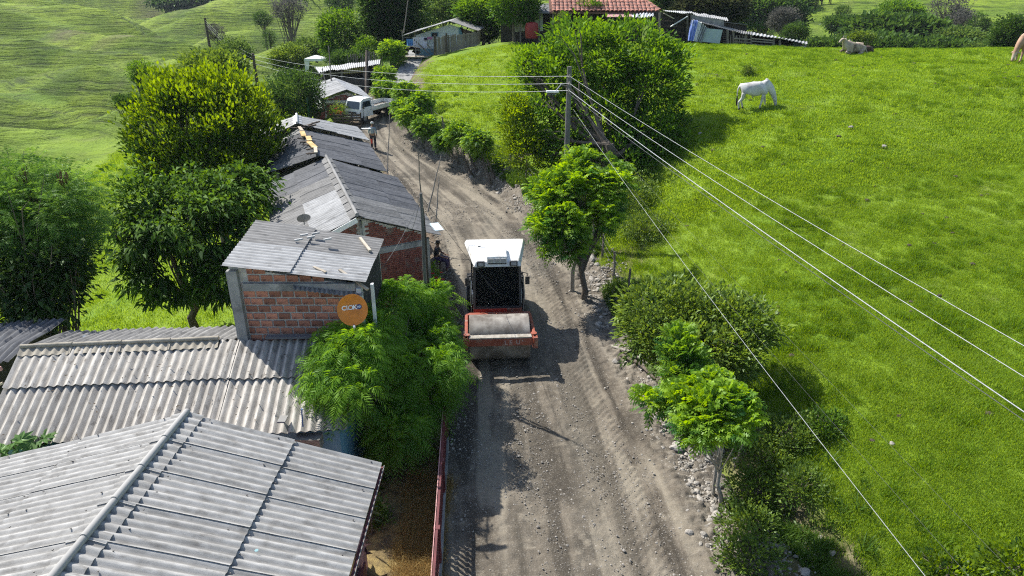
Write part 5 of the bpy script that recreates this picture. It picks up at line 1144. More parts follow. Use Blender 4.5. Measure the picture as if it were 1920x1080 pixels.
    m = MB(); ring = [(.19*math.cos(2*math.pi*k/18), -1.87+.19*math.sin(2*math.pi*k/18)*.9, 2.05-.19*math.sin(2*math.pi*k/18)*.4) for k in range(19)]; m.tube(ring, .016, 6); m.build('steering_wheel', M['plastic_black'], R, local=True)
    wi = MB().tube([(-.35, y0+.02, 1.56), (.05, y0+.03, 1.75), (.42, y0-.005, 2.15)], .012, 5).build('wiper', M['plastic_black'], R, local=True)
    # roof: widens to the rear, tapers to the front edge
    top = [(-1.04, -3.30, 2.97), (1.04, -3.30, 2.97), (.90, -2.3, 2.99), (.72, -1.32, 2.9), (-.72, -1.32, 2.9), (-.90, -2.3, 2.99)]
    bot = [(-1.12, -3.36, 2.80), (1.12, -3.36, 2.80), (.98, -2.4, 2.79), (.80, -1.22, 2.72), (-.80, -1.22, 2.72), (-.98, -2.4, 2.79)]
    m = MB(); m.add(top+bot, [(0,1,2,3,4,5)[::-1], (6,7,8,9,10,11)]+[(i, (i+1) % 6, 6+(i+1) % 6, 6+i) for i in range(6)]); m.build('roof', wp, R, local=True, bevel=.03)
    m = MB(); m.prism([(-.34, -1.25, 2.82), (-.34, -1.29, 3.06), (-.32, -1.5, 3.14), (-.32, -2.2, 3.15), (-.32, -2.25, 2.95)], (.68, 0, 0)); ac = m.build('air_conditioner', wp, R, local=True, bevel=.02)
    for x in (-.21, 0, .21): MB().box((x, -1.248, 2.95), (.17, .03, .12)).build('vent', flat('vent_grey', (.32,.32,.31), .6) if x < -.1 else bpy.data.materials['vent_grey'], ac, local=True)
    MB().box((0, -1.24, 2.845), (.62, .03, .03)).build('vent_slot', M['plastic_black'], ac, local=True)
    for s in (-1, 1):
        l = MB().box((s*.55, -1.24, 2.84), (.26, .1, .17)).build('work_light', M['plastic_black'], R, local=True, bevel=.01)
        MB().box((s*.55, -1.182, 2.84), (.18, .02, .10)).build('lens', flat('lens', (.30,.31,.32), .2) if s < 0 else bpy.data.materials['lens'], l, local=True)
    MB().box((.72, -1.35, 2.66), (.2, .12, .12)).build('indicator', M['plastic_black'], R, local=True, bevel=.02)
    MB().beam((.52, -2.55, 3.0), (.62, -2.48, 3.0), .03, .01).build('scuff_mark', M['plastic_black'], R, local=True)
    # rear wheels
    for s in (-1, 1):
        x = s*.86; w = .44
        ty = MB().lathe([(.4, -w/2), (.68, -w/2+.02), (.74, -w/4), (.74, w/4), (.68, w/2-.02), (.4, w/2)], (x, -3.5, .74), 'X', 36).build('wheel', M['black'], R, local=True, smooth=True)
        MB().lathe([(.1, -w/2+.06), (.3, -w/2+.04), (.41, -w/2-.01), (.41, w/2+.01), (.3, w/2-.04), (.1, w/2-.06)], (x, -3.5, .74), 'X', 24).build('rim', wp, ty, local=True, smooth=True)
        m = MB()
        for k in range(18):
            a = 2*math.pi*k/18
            for sx in (-1, 1): m.box((x+sx*w*.22, -3.5+.75*math.cos(a+sx*.08), .74+.75*math.sin(a+sx*.08)), (w*.42, .07, .05), Matrix.Rotation(a-math.pi/2, 3, 'X') @ Matrix.Rotation(sx*.5, 3, 'Z'))
        m.build('tread', M['black'], ty, local=True)
    return R
ro = roller(); ro.location = (-.42, 20.35, .045); ro.rotation_euler = (0, 0, math.radians(180+3.5))

# ------------------------------------------------------------------ living things: one continuous skinned body each
def skin(name, V, Ed, Rd, mat, parent=None, root=0, sub=2, smooth=True):
    me = bpy.data.meshes.new(name); me.from_pydata(V, Ed, []); o = bpy.data.objects.new(name, me); C.objects.link(o)
    o.modifiers.new('skin', 'SKIN'); md = o.modifiers.new('sub', 'SUBSURF'); md.levels = sub; md.render_levels = sub
    sv = me.skin_vertices[0].data if me.skin_vertices else None
    if sv is None: raise RuntimeError('no skin layer')
    for i, r in enumerate(Rd): sv[i].radius = r if hasattr(r, '__len__') else (r, r); sv[i].use_root = (i == root)
    bpy.context.view_layer.update()
    ev = o.evaluated_get(bpy.context.evaluated_depsgraph_get()); nm = bpy.data.meshes.new_from_object(ev); nm.name = name
    bpy.data.objects.remove(o); bpy.data.meshes.remove(me); nm.materials.clear(); nm.materials.append(mat); nm.polygons.foreach_set('use_smooth', [True]*len(nm.polygons))
    return link(name, nm, parent)
def chain(V, Ed, Rd, start, pts):
    prev = start
    for (p, r) in pts:
        V.append(p); Rd.append(r)
        if prev is not None: Ed.append((prev, len(V)-1))
        prev = len(V)-1
    return prev
def cattle_mat(name, a, b, c3=None):
    return pmat(name, a, b, 2.2, 4, .75, .12, 30, 0, c3=c3, s3=1.6, t3=(.5,.62))
def grazing(name, label, mat, dark, hornm):
    """+x is forward; origin on the ground under the body"""
    R = thing(name, label, 'cow', group=None); V, Ed, Rd = [], [], []
    V.append((0, 0, .98)); Rd.append((.33, .36))
    f = chain(V, Ed, Rd, 0, [((.3, 0, 1.0), (.32, .36)), ((.52, 0, 1.05), (.27, .36)), ((.62, 0, 1.12), (.22, .34))])
    chain(V, Ed, Rd, f, [((.84, 0, .98), (.17, .25)), ((1.03, 0, .72), (.13, .17)), ((1.14, 0, .5), (.12, .13)), ((1.19, 0, .32), (.10, .10)), ((1.23, 0, .13), (.075, .08)), ((1.235, 0, .07), (.06, .06))])
    chain(V, Ed, Rd, f, [((.60, 0, 1.38), (.09, .12)), ((.55, 0, 1.47), (.05, .07))])
    b = chain(V, Ed, Rd, 0, [((-.32, 0, 1.02), (.29, .31)), ((-.62, 0, 1.08), (.26, .25)), ((-.82, 0, 1.1), (.16, .16))])
    tl = chain(V, Ed, Rd, b, [((-.92, 0, 1.06), .05), ((-.97, 0, .85), .035), ((-.96, 0, .6), .03)])
    fi, bi = 2, len(V)
    hip = [i for i, v in enumerate(V) if abs(v[0]+.62) < .01][0]
    for s, dx in ((1, .10), (-1, -.12)):
        chain(V, Ed, Rd, 2, [((.50+dx*.3, s*.17, .72), (.11, .13)), ((.52+dx, s*.17, .45), .07), ((.52+dx*1.5, s*.17, .2), .045), ((.53+dx*1.8, s*.17, .06), .05), ((.56+dx*1.8, s*.17, .02), .05)])
        chain(V, Ed, Rd, hip, [((-.60+dx*.4, s*.18, .78), (.13, .17)), ((-.62+dx*.8, s*.17, .52), .08), ((-.78+dx, s*.17, .36), .055), ((-.72+dx*1.2, s*.17, .14), .045), ((-.70+dx*1.2, s*.17, .02), .05)])
    # pizzle sheath / dewlap
    chain(V, Ed, Rd, 0, [((-.1, 0, .62), (.07, .06)), ((-.12, 0, .52), (.03, .03))])
    skin('body', V, Ed, Rd, mat, R)
    for s in (-1, 1):
        m = MB(); m.tube([(1.10, s*.08, .50), (1.06, s*.16, .52), (1.03, s*.24, .47)], [.03, .045, .01], 8); m.build('ear', mat, R, local=True, smooth=True)
        m = MB(); m.tube([(1.06, s*.06, .57), (1.02, s*.10, .63), (1.02, s*.11, .69)], [.025, .018, .004], 7); m.build('horn', hornm, R, local=True, smooth=True)
        m = MB(); m.lathe([(.001, -.02), (.018, -.012), (.02, 0), (.001, .02)], (1.165, s*.095, .38), 'Y', 8); m.build('eye', M['plastic_black'], R, local=True)
    m = MB(); m.tube([(-.96, 0, .64), (-.965, 0, .45), (-.95, 0, .22), (-.94, 0, .12)], [.03, .055, .045, .008], 8); m.build('tail_switch', dark, R, local=True, smooth=True)
    for s, dx in ((1, .10), (-1, -.12)):
        for x in (.55+dx*1.8, -.69+dx*1.2):
            m = MB(); m.lathe([(.05, 0), (.06, .01), (.05, .08), (.04, .1)], (x, s*.17, -.01), 'Z', 10); m.build('hoof', dark, R, local=True)
    return R
horn = flat('horn', (.16,.14,.12), .5); blk = flat('black_hair', (.015,.013,.012), .7)
cowm = cattle_mat('white_hide', (.46,.45,.43), (.62,.61,.59), (.33,.32,.31))
cw = grazing('zebu_cow', 'white humped zebu with a black tail tip grazing alone in the open meadow', cowm, blk, horn)
q = on_ground(1412, 205); cw.location = (q[0], q[1], q[2]+.03); cw.rotation_euler = (0, math.radians(-2), math.radians(-8)); cw.scale = (.92, 1.15, 1.06)
c3 = grazing('zebu_cow', 'reddish and cream zebu grazing at the right edge of the frame, near the crest', cattle_mat('fawn_hide', (.30,.17,.105), (.42,.26,.17), (.52,.43,.33)), flat('brown_hair', (.09,.035,.02), .7), horn)
q = on_ground(1912, 118); c3.location = (q[0]+.5, q[1]+.6, gz(q[0]+.5, q[1]+.6)+.02); c3.rotation_euler = (0, 0, math.radians(215)); c3.scale = (1.06,)*3
def lying(label, mat, dark, loc, rz, sc=1., head=True):
    R = thing('zebu_cow', label, 'cow'); V, Ed, Rd = [], [], []
    V.append((0, 0, .36)); Rd.append((.36, .33))
    f = chain(V, Ed, Rd, 0, [((.32, 0, .40), (.33, .34)), ((.58, 0, .48), (.25, .31))])
    if head:
        chain(V, Ed, Rd, f, [((.80, 0, .62), (.16, .24)), ((.95, .02, .82), (.12, .15)), ((1.04, .03, .93), (.12, .12)), ((1.18, .04, .86), (.09, .09)), ((1.30, .05, .74), (.07, .07)), ((1.34, .05, .70), (.05, .05))])
        chain(V, Ed, Rd, f, [((.50, 0, .80), (.09, .1)), ((.46, 0, .88), (.05, .06))])
    else:
        chain(V, Ed, Rd, f, [((.8, .1, .42), (.15, .18)), ((1.0, .2, .34), (.12, .12)), ((1.16, .3, .2), (.09, .09)), ((1.24, .34, .12), (.06, .06))])
    b = chain(V, Ed, Rd, 0, [((-.34, .02, .36), (.33, .32)), ((-.62, .04, .34), (.26, .27)), ((-.78, .04, .32), (.14, .16))])
    chain(V, Ed, Rd, b, [((-.88, .1, .2), .035), ((-.86, .25, .06), .03), ((-.7, .42, .05), .03)])
    hip = [i for i, v in enumerate(V) if abs(v[0]+.62) < .01][0]
    for s in (1, -1):
        chain(V, Ed, Rd, hip, [((-.45, s*.34, .22), (.14, .17)), ((-.12, s*.45, .14), (.09, .11)), ((-.3, s*.52, .07), .055), ((-.02, s*.55, .05), .045), ((.1, s*.55, .04), .045)])
        chain(V, Ed, Rd, f, [((.62, s*.24, .22), (.11, .12)), ((.86, s*.28, .1), .07), ((.62, s*.34, .06), .05), ((.52, s*.34, .04), .045)])
    skin('body', V, Ed, Rd, mat, R)
    if head:
        for s in (-1, 1):
            MB().tube([(1.0, .03+s*.10, .96), (.97, .03+s*.2, .93), (.96, .03+s*.28, .85)], [.03, .05, .01], 8).build('ear', mat, R, local=True, smooth=True)
            MB().tube([(.98, .03+s*.06, 1.02), (.94, .03+s*.12, 1.12), (.95, .03+s*.13, 1.2)], [.028, .02, .004], 7).build('horn', horn, R, local=True, smooth=True)
            MB().lathe([(.001, -.02), (.018, -.01), (.02, 0), (.001, .02)], (1.12, .035+s*.105, .93), 'Y', 8).build('eye', M['plastic_black'], R, local=True)
    MB().tube([(-.7, .40, .05), (-.62, .48, .05), (-.5, .5, .03)], [.03, .05, .01], 7).build('tail_switch', dark, R, local=True, smooth=True)
    R.location = loc; R.rotation_euler = (0, 0, rz); R.scale = (sc,)*3; return R
q = on_ground(1600, 101); lying('cream and brown zebu lying on the crest with its head raised to the left', cattle_mat('cream_brown_hide', (.34,.27,.20), (.47,.40,.31), (.12,.08,.055)), blk, (q[0], q[1], gz(q[0], q[1])+.02), math.radians(196), 1.05)
q = on_ground(1627, 100); x_, y_ = q[0]+.25, q[1]+.9; lying('small dark brown calf lying just behind the resting zebu on the crest', cattle_mat('dark_brown_hide', (.05,.03,.022), (.10,.055,.04)), blk, (x_, y_, gz(x_, y_)+.02), math.radians(10), .62, False)

SKIN = flat('skin', (.24,.13,.085), .6)
def hand(V, Ed, Rd, wrist, p, fwd, side):
    """palm and five short fingers grown from the wrist"""
    p = Vector(p); fwd = Vector(fwd).normalized(); side = Vector(side).normalized()
    V.append(tuple(p+fwd*.05)); Rd.append((.034, .022)); Ed.append((wrist, len(V)-1)); pm = len(V)-1
    for k, L in enumerate((.075, .085, .08, .062)):
        b = p+fwd*.09+side*(-.03+.02*k); V.append(tuple(b)); Rd.append(.0095); Ed.append((pm, len(V)-1)); V.append(tuple(b+fwd*L*.55+Vector((0,0,-.01)))); Rd.append(.0085); Ed.append((len(V)-2, len(V)-1))
        V.append(tuple(b+fwd*L+side*.004)); Rd.append(.007); Ed.append((len(V)-2, len(V)-1))
    V.append(tuple(p+fwd*.03-side*.045)); Rd.append(.011); Ed.append((pm, len(V)-1)); V.append(tuple(p+fwd*.07-side*.065)); Rd.append(.009); Ed.append((len(V)-2, len(V)-1))
def person_standing(label, loc, rz, sh, tr, cap=None):
    P = thing('person', label, 'person'); V, Ed, Rd = [], [], []        # faces +y
    V.append((0, 0, .96)); Rd.append((.14, .10))
    t = chain(V, Ed, Rd, 0, [((0, .0, 1.12), (.135, .095)), ((0, 0, 1.28), (.155, .105)), ((0, -.01, 1.40), (.13, .085))])
    chain(V, Ed, Rd, t, [((0, -.005, 1.47), .055), ((0, .01, 1.53), .055), ((0, .02, 1.60), (.078, .09)), ((0, .018, 1.68), (.072, .085)), ((0, .015, 1.72), .045)])
    for s in (-1, 1):
        chain(V, Ed, Rd, 0, [((s*.10, 0, .88), .092), ((s*.115, .02, .5), .058), ((s*.12, 0, .28), .052), ((s*.12, -.02, .09), .036), ((s*.125, .06, .045), .04), ((s*.13, .14, .03), .032)])
        w = chain(V, Ed, Rd, t, [((s*.19, -.01, 1.37), .055), ((s*.245, 0, 1.12), .042), ((s*.235, .06, .90), .03)])
        hand(V, Ed, Rd, w, (s*.235, .07, .87), (0, .12, -1), (0, s*1, .1))
    skin('body', V, Ed, Rd, SKIN, P)
    V, Ed, Rd = [(0, 0, .98)], [], [(.165, .125)]
    t = chain(V, Ed, Rd, 0, [((0, 0, 1.12), (.155, .115)), ((0, 0, 1.28), (.175, .125)), ((0, -.01, 1.40), (.145, .10)), ((0, -.005, 1.44), (.07, .07))]); t = 3
    for s in (-1, 1): chain(V, Ed, Rd, 3, [((s*.20, -.01, 1.36), .07), ((s*.25, 0, 1.12), .056), ((s*.245, .04, .98), .045)])
    skin('shirt', V, Ed, Rd, sh, P)
    V, Ed, Rd = [(0, 0, .98)], [], [(.155, .12)]
    for s in (-1, 1): chain(V, Ed, Rd, 0, [((s*.105, 0, .86), .108), ((s*.118, .02, .5), .078), ((s*.122, 0, .12), .066)])
    skin('trousers', V, Ed, Rd, tr, P)
    for s in (-1, 1): MB().box((s*.128, .05, .04), (.1, .29, .08)).build('shoe', M['plastic_black'], P, local=True, bevel=.03)
    if cap is not None:
        m = MB(); m.lathe([(.098, 1.655), (.10, 1.70), (.085, 1.75), (.04, 1.775), (.001, 1.78)], (0, .015, 0), 'Z', 18); m.build('cap', cap, P, local=True, smooth=True)
        MB().box((0, .13, 1.665), (.14, .12, .012)).build('cap_peak', cap, P, local=True)
    else:
        m = MB(); m.lathe([(.085, 1.63), (.095, 1.69), (.075, 1.75), (.001, 1.77)], (0, 0, 0), 'Z', 16); m.build('hair', blk, P, local=True, smooth=True)
    MB().tube([(0, .105, 1.63), (0, .13, 1.60), (0, .115, 1.595)], [.01, .016, .012], 6).build('nose', SKIN, P, local=True, smooth=True)
    for s in (-1, 1):
        MB().lathe([(.001, -.01), (.011, 0), (.001, .01)], (s*.032, .098, 1.635), 'Y', 8).build('eye', blk, P, local=True); MB().lathe([(.001, -.01), (.03, 0), (.001, .01)], (s*.082, .02, 1.62), 'X', 8).build('ear', SKIN, P, local=True)
    MB().box((0, .102, 1.565), (.05, .01, .008)).build('mouth', flat('lip', (.16,.05,.04), .5), P, local=True)
    P.location = loc; P.rotation_euler = (0, 0, rz); return P
q = atz(701, 279, 1.62)
person_standing('person in grey blue shirt and pale cap standing on the road near the truck', (q[0], q[1], gz(q[0], q[1])+.03), math.radians(-12), flat('grey_blue_shirt', (.24,.28,.34), .8), flat('navy_trousers', (.015,.016,.03), .8), flat('pale_cap', (.5,.5,.5), .8))
# red rag / sleeve hanging at the hip
q2 = Vector((q[0]-.16, q[1]-.12, gz(q[0], q[1])+.72)); MB().prism([tuple(q2), tuple(q2+Vector((.14,0,0))), tuple(q2+Vector((.12,0,-.30))), tuple(q2+Vector((.02,0,-.26)))], (0,.03,0)).build('red_cloth', flat('red_cloth', (.55,.06,.04), .8), label='red cloth held at the hip of the person standing on the road', cat='cloth', loc=tuple(q2))
# somebody sitting in the shade outside the brick house
def person_sitting(label, loc, rz, sh, tr):
    P = thing('person', label, 'person'); V, Ed, Rd = [], [], []
    V.append((0, 0, .56)); Rd.append((.15, .12))
    t = chain(V, Ed, Rd, 0, [((0, .03, .74), (.13, .1)), ((0, .05, .88), (.155, .105)), ((0, .06, 1.0), (.13, .085))])
    chain(V, Ed, Rd, t, [((0, .08, 1.07), .055), ((0, .10, 1.13), .055), ((0, .12, 1.2), (.078, .09)), ((0, .12, 1.28), (.07, .08)), ((0, .115, 1.31), .045)])
    for s in (-1, 1):
        chain(V, Ed, Rd, 0, [((s*.12, .08, .54), .09), ((s*.16, .48, .52), .062), ((s*.16, .50, .3), .055), ((s*.16, .48, .1), .038), ((s*.17, .56, .05), .04), ((s*.17, .64, .035), .03)])
        w = chain(V, Ed, Rd, t, [((s*.19, .06, .98), .055), ((s*.24, .16, .76), .042), ((s*.19, .36, .66), .03)]); hand(V, Ed, Rd, w, (s*.18, .39, .65), (0, 1, -.15), (s*1, 0, .0))
    skin('body', V, Ed, Rd, SKIN, P)
    V, Ed, Rd = [(0, 0, .58)], [], [(.17, .13)]
    chain(V, Ed, Rd, 0, [((0, .03, .74), (.155, .12)), ((0, .05, .88), (.175, .125)), ((0, .06, 1.0), (.145, .1)), ((0, .075, 1.04), .065)])
    for s in (-1, 1): chain(V, Ed, Rd, 3, [((s*.2, .06, .97), .07), ((s*.25, .15, .79), .055)])
    skin('shirt', V, Ed, Rd, sh, P)
    V, Ed, Rd = [(0, 0, .56)], [], [(.165, .13)]
    for s in (-1, 1): chain(V, Ed, Rd, 0, [((s*.12, .08, .54), .105), ((s*.16, .48, .52), .08), ((s*.16, .50, .3), .07), ((s*.16, .48, .14), .06)])
    skin('trousers', V, Ed, Rd, tr, P)
    MB().lathe([(.085, 1.23), (.095, 1.28), (.075, 1.34), (.001, 1.36)], (0, .11, 0), 'Z', 16).build('hair', blk, P, local=True, smooth=True)
    MB().tube([(0, .21, 1.22), (0, .235, 1.19), (0, .22, 1.185)], [.01, .016, .012], 6).build('nose', SKIN, P, local=True, smooth=True)
    for s in (-1, 1): MB().lathe([(.001, -.01), (.011, 0), (.001, .01)], (s*.032, .20, 1.23), 'Y', 8).build('eye', blk, P, local=True)
    P.location = loc; P.rotation_euler = (0, 0, rz); return P
q = atz(822, 508, .3); px_, py_ = q[0]-.1, q[1]+.2; g_ = gz(px_, py_)+.03
person_sitting('person in dark clothes sitting in the shade outside the dark red brick house', (px_, py_, g_), math.radians(-95), flat('black_shirt', (.02,.02,.025), .8), flat('violet_trousers', (.06,.045,.10), .8))
Ch = thing('stool', 'low wooden stool under the person sitting outside the brick house', 'stool', (px_, py_, g_)); MB().box((px_, py_, g_+.43), (.38, .38, .04)).build('seat', M['wood_dark'], Ch)
for a in (-.15, .15):
    for b in (-.15, .15): MB().beam((px_+a, py_+b, g_), (px_+a, py_+b, g_+.41), .04).build('leg', M['wood_dark'], Ch)
q = atz(782, 498, 1.6); m = MB(); m.lathe([(.02, .0), (.2, .03), (.22, .3), (.14, .5), (.03, .58)], (q[0], q[1], q[2]-.3), 'Z', 14); m.build('plastic_bag', pmat('bag_plastic', (.5,.54,.62), (.66,.7,.76), 6, 4, .4, .5), label='pale plastic bag hanging at the corner post of the brick house', cat='bag', loc=tuple(q), smooth=True)
q = atz(806, 268, 1.9); m = MB(); m.lathe([(.1, 0), (.22, .1), (.2, .45), (.06, .6)], (q[0], q[1], gz(q[0], q[1])), 'Z', 12); m.build('white_sack', M['rough_white'], label='white sack standing among stones by the roadside fence, across from the dark roofs', cat='sack', loc=(q[0], q[1], gz(q[0], q[1])), smooth=True)

# ------------------------------------------------------------------ poles and cables
def pole(name, label, base, top, r0, r1, mat, cat='pole', group=None):
    m = MB(); a, b = Vector(base), Vector(top); pts = [a+(b-a)*k/6+Vector((.01*math.sin(k*2.+base[0]), 0, 0)) for k in range(7)]
    return m.tube(pts, [r0+(r1-r0)*k/6 for k in range(7)], 9).build(name, mat, label=label, cat=cat, group=group, loc=tuple(base), smooth=True)
mb_ = atd(1068, 125, 28.0); MPX, MPY = mb_[0], mb_[1]; mbz = gz(MPX, MPY)
Mp = thing('utility_pole', 'tall grey utility pole with a street lamp in front of the big tree', 'utility pole', (MPX, MPY, mbz-.1))
MB().tube([(MPX, MPY, mbz-.3), (MPX, MPY, mbz+4), (MPX, MPY, mb_[2])], [.14, .12, .095], 14).build('shaft', M['pole'], Mp, smooth=True)
for k in range(3):
    z = mb_[2]-.35-k*.28; MB().lathe([(.02, 0), (.045, .01), (.03, .05), (.045, .09), (.02, .1)], (MPX+.0, MPY-.15, z-.05), 'Z', 10).build('insulator', flat('porcelain', (.35,.3,.26), .3) if k == 0 else bpy.data.materials['porcelain'], Mp, smooth=True)
    MB().box((MPX, MPY-.12, z), (.05, .1, .14)).build('bracket', M['steel'], Mp)
hl = atd(1036, 172, 26.9); MB().tube([(MPX-.1, MPY, hl[2]+.0), (MPX-.35, MPY-.4, hl[2]+.12), tuple(hl+[.15, 0, .05])], .022, 8).build('lamp_arm', M['steel'], Mp)
lh = MB().box(tuple(hl), (.5, .2, .09), Matrix.Rotation(.0, 3, 'Z')).build('lamp_head', M['rough_white'], Mp, bevel=.03); MB().box(tuple(hl-[0.04, 0, .075]), (.34, .17, .06)).build('lens', M['glass'], lh, bevel=.02)
def cable(name, label, pts, r, mat, sag=0., group=None):
    out = []
    for i in range(len(pts)-1):
        a, b = np.array(pts[i], float), np.array(pts[i+1], float); n = 18
        for k in range(n+(i == len(pts)-2)):
            t = k/n; p = a*(1-t)+b*t; p = p-np.array([0, 0, 4*sag*t*(1-t)]); out.append(p)
    return MB().tube(out, r, 6).build(name, mat, label=label, cat='cable', group=group, loc=tuple(out[0]), smooth=True)
def ext(px0, py0, D0, px1, py1, D1, k=1.35):
    a, b = atd(px0, py0, D0), atd(px1, py1, D1); return a, a+(b-a)*k
# the distribution pole beyond, seen between the yellow-green tree and the shed
p2t = atd(474, 100, 62); p2b = (p2t[0], p2t[1], gz(p2t[0], p2t[1]))
pole('utility_pole', 'thin dark pole standing behind the bright yellow-green tree, cables fanning to it', p2b, p2t, .17, .12, M['wood_dark'], 'utility pole')
p3t = atd(384, 33, 95); pole('utility_pole', 'dark pole far up the valley with two thin cross-arms', (p3t[0], p3t[1], gz(p3t[0], p3t[1])), p3t, .2, .14, M['wood_dark'], 'utility pole')
q = p3t-np.array([0,0,.8]); MB().beam(q-[1.2,0,0], q+[1.6,0,-.1], .08).build('cross_arm', M['wood_dark'], label='cross-arm on the dark pole far up the valley', cat='cross-arm', loc=tuple(q))
p4t = atd(688, 95, 59); pole('utility_pole', 'dark leaning pole beside the right end of the white-roofed shed', (p4t[0]+.25, p4t[1]-3, gz(p4t[0]+.25, p4t[1]-3)), p4t, .16, .12, M['wood_dark'], 'utility pole')
for k in range(3):
    z = mb_[2]-.35-k*.28
    cable('power_cable', ('topmost', 'middle', 'lowest')[k]+' of the three cables running left from the street lamp pole across the meadow', [(MPX, MPY-.17, z), tuple(p2t-[0,0,.15+.35*k])], .011, M['wire'], .55+.15*k)
    cable('power_cable', ('upper', 'middle', 'lower')[k]+' thin cable between the two dark poles of the valley', [tuple(p2t-[0,0,.15+.35*k]), tuple(p3t-[0,0,.3+.3*k])], .006, M['wire'], .5)
for k, (x1, y1, rr, mt, lb) in enumerate(((1920, 628, .0065, 'wire', 'topmost cable crossing the meadow to the right edge of the frame'), (1920, 686, .0075, 'wire', 'second cable from the top crossing the meadow to the right edge'), (1920, 752, .011, 'wire', 'thick bright cable, lowest of those crossing the meadow to the right edge'), (1920, 768, .007, 'wire_dark', 'thin dark cable just below the thick bright one'))):
    z = mb_[2]-.35-min(k, 2)*.28-(.12 if k == 3 else 0)
    b = atd(x1, y1, 12.0); a = np.array([MPX, MPY-.17, z]); e = a+(b-a)*1.4
    cable('power_cable', lb, [tuple(a), tuple(e)], rr, M[mt], .22)
for k, (x0, y0, D0, x1, y1, D1, rr, lb) in enumerate(((1075, 205, 27.8, 1752, 1080, 8.5, .0042, 'thin bright cable dropping from the lamp pole over the bushes to the lower right'),
     (1075, 215, 27.8, 1835, 1080, 9.0, .0018, 'fine wire beside the thin bright cable, meeting the bottom edge further right'), (1078, 190, 27.8, 1905, 1060, 9.5, .0018, 'fine grey wire fading over the meadow at the lower right corner'))):
    a, e = ext(x0, y0, D0, x1, y1, D1, 1.2); cable('wire', lb, [tuple(a), tuple(e)], rr, M['wire' if k == 0 else 'wire_dark'], .25)
# poles and canes by the houses
pb = np.array([-2.62, 19.0, 0.0]); pt = P_(789, 362, 19.0)
pole('house_pole', 'grey pole rising out of the feathery bush beside the brick house', tuple(pb), (pt[0], 19.0, pt[2]), .058, .045, M['pole'])
pt = P_(784, 285, 19.06); q_ = P_(791, 400, 19.1); pole('cane_pole', 'thin cane tied to the top of the grey pole beside the brick house', q_, pt, .022, .012, M['wood'], 'cane')
pt = P_(793, 390, 19.1); pole('house_pole', 'thinner dark pole standing against the grey pole in the feathery bush', (-2.45, 19.1, 0), (pt[0], 19.1, pt[2]), .045, .03, M['wood_dark'])
for (xa, ya, xb, yb, D_, lb) in ((802, 398, 827, 292, 24.5, 'cane leaning outwards over the road from the brick house roof'), (818, 410, 823, 330, 24.6, 'short upright cane at the street end of the brick house roof'), (726, 325, 731, 212, 31.0, 'slender upright cane at the street corner of the dark roof'),
     (619, 190, 604, 128, 57, 'left of two bamboo poles in front of the white-roofed shed'), (624, 190, 616, 86, 57.2, 'right and taller of two bamboo poles in front of the white-roofed shed'), (757, 62, 765, 0, 68, 'tall thin mast against the dark tree beside the pale blue house')):
    a, b = atd(xa, ya, D_), atd(xb, yb, D_); pole('cane_pole', lb, tuple(a), tuple(b), .03 if D_ < 50 else .06, .015 if D_ < 50 else .04, M['wood'], 'cane')
top_ = P_(789, 366, 19.0); top_ = np.array([top_[0], 19.0, top_[2]])
for (xb, yb, D_, lb) in ((700, 520, 18.5, 'thin drooping wire from the grey pole down to the block house corner'), (760, 450, 22, 'thin wire from the grey pole to the brick house eave'), (1000, 620, 26, 'thin wire from the grey pole over the road towards the right verge')):
    b = atd(xb, yb, D_); cable('wire', lb, [tuple(top_), tuple(b)], .006, M['wire_dark'], .25)
for (px, D_) in ((1884, 420), (1872, 425), (1917, 400)):
    a = atd(px, 16, D_); h_ = gz(a[0], a[1]); MB().tube([(a[0], a[1], h_), (a[0], a[1], h_+9)], .35, 6).build('distant_pole', M['wood_pale'], label='pale pole on the far hilltop at the upper right corner', cat='pole', group='poles on the far hilltop', loc=(a[0], a[1], h_))
# far cattle on the hill
for (px, py, lb) in ((1524, 10, 'tiny dark cow low on the far green hill, beside the dark wood'), (1548, 8, 'tiny dark horse standing on the far green hill, right of the tiny cow')):
    q = on_ground(px, py); m = MB(); s_ = q[1]/130; m.tube([(q[0]-1.0*s_, q[1], q[2]+1.1*s_), (q[0], q[1], q[2]+1.15*s_), (q[0]+.8*s_, q[1], q[2]+1.2*s_), (q[0]+1.3*s_, q[1], q[2]+(.6 if py > 9 else 1.9)*s_)], [.3*s_, .38*s_, .32*s_, .14*s_], 8)
    for dx in (-.8, -.6, .6, .8): m.tube([(q[0]+dx*s_, q[1]+.2*(1 if dx*10 % 4 else -1), q[2]-.1), (q[0]+dx*s_, q[1], q[2]+1.1*s_)], .09*s_, 6)
    m.build('grazing_cow' if py > 9 else 'horse', blk, label=lb, cat='cow' if py > 9 else 'horse', loc=tuple(q))
# roadside fence: posts, wire
Fw = thing('wire_fence', 'fence of rough posts and barbed wire along the right bank of the dirt road', 'fence', (4, 20, .5))
prev = None; fr_r = np.random.default_rng(4)
for k in range(20):
    y = 14.5+k*1.85; x = float(roadr(y))+1.25+fr_r.uniform(-.15,.15); z = gz(x, y); hh = fr_r.uniform(1.0, 1.35)
    top = (x+fr_r.uniform(-.15,.15), y+fr_r.uniform(-.1,.1), z+hh)
    MB().tube([(x, y, z-.2), ((x+top[0])/2+.02, y, z+hh/2), top], [.055, .05, .042], 7).build('post', M['wood'], Fw, smooth=True)
    if prev is not None:
        for f in (.45, .7, .95):
            a = (prev[0], prev[1], prev[3]+(prev[2]-prev[3])*f); b = (top[0], top[1], z+hh*f); MB().tube([a, tuple((np.array(a)+b)/2-[0,0,.03]), b], .005, 4).build('wire', M['wire_dark'], Fw)
    prev = (*top, z)
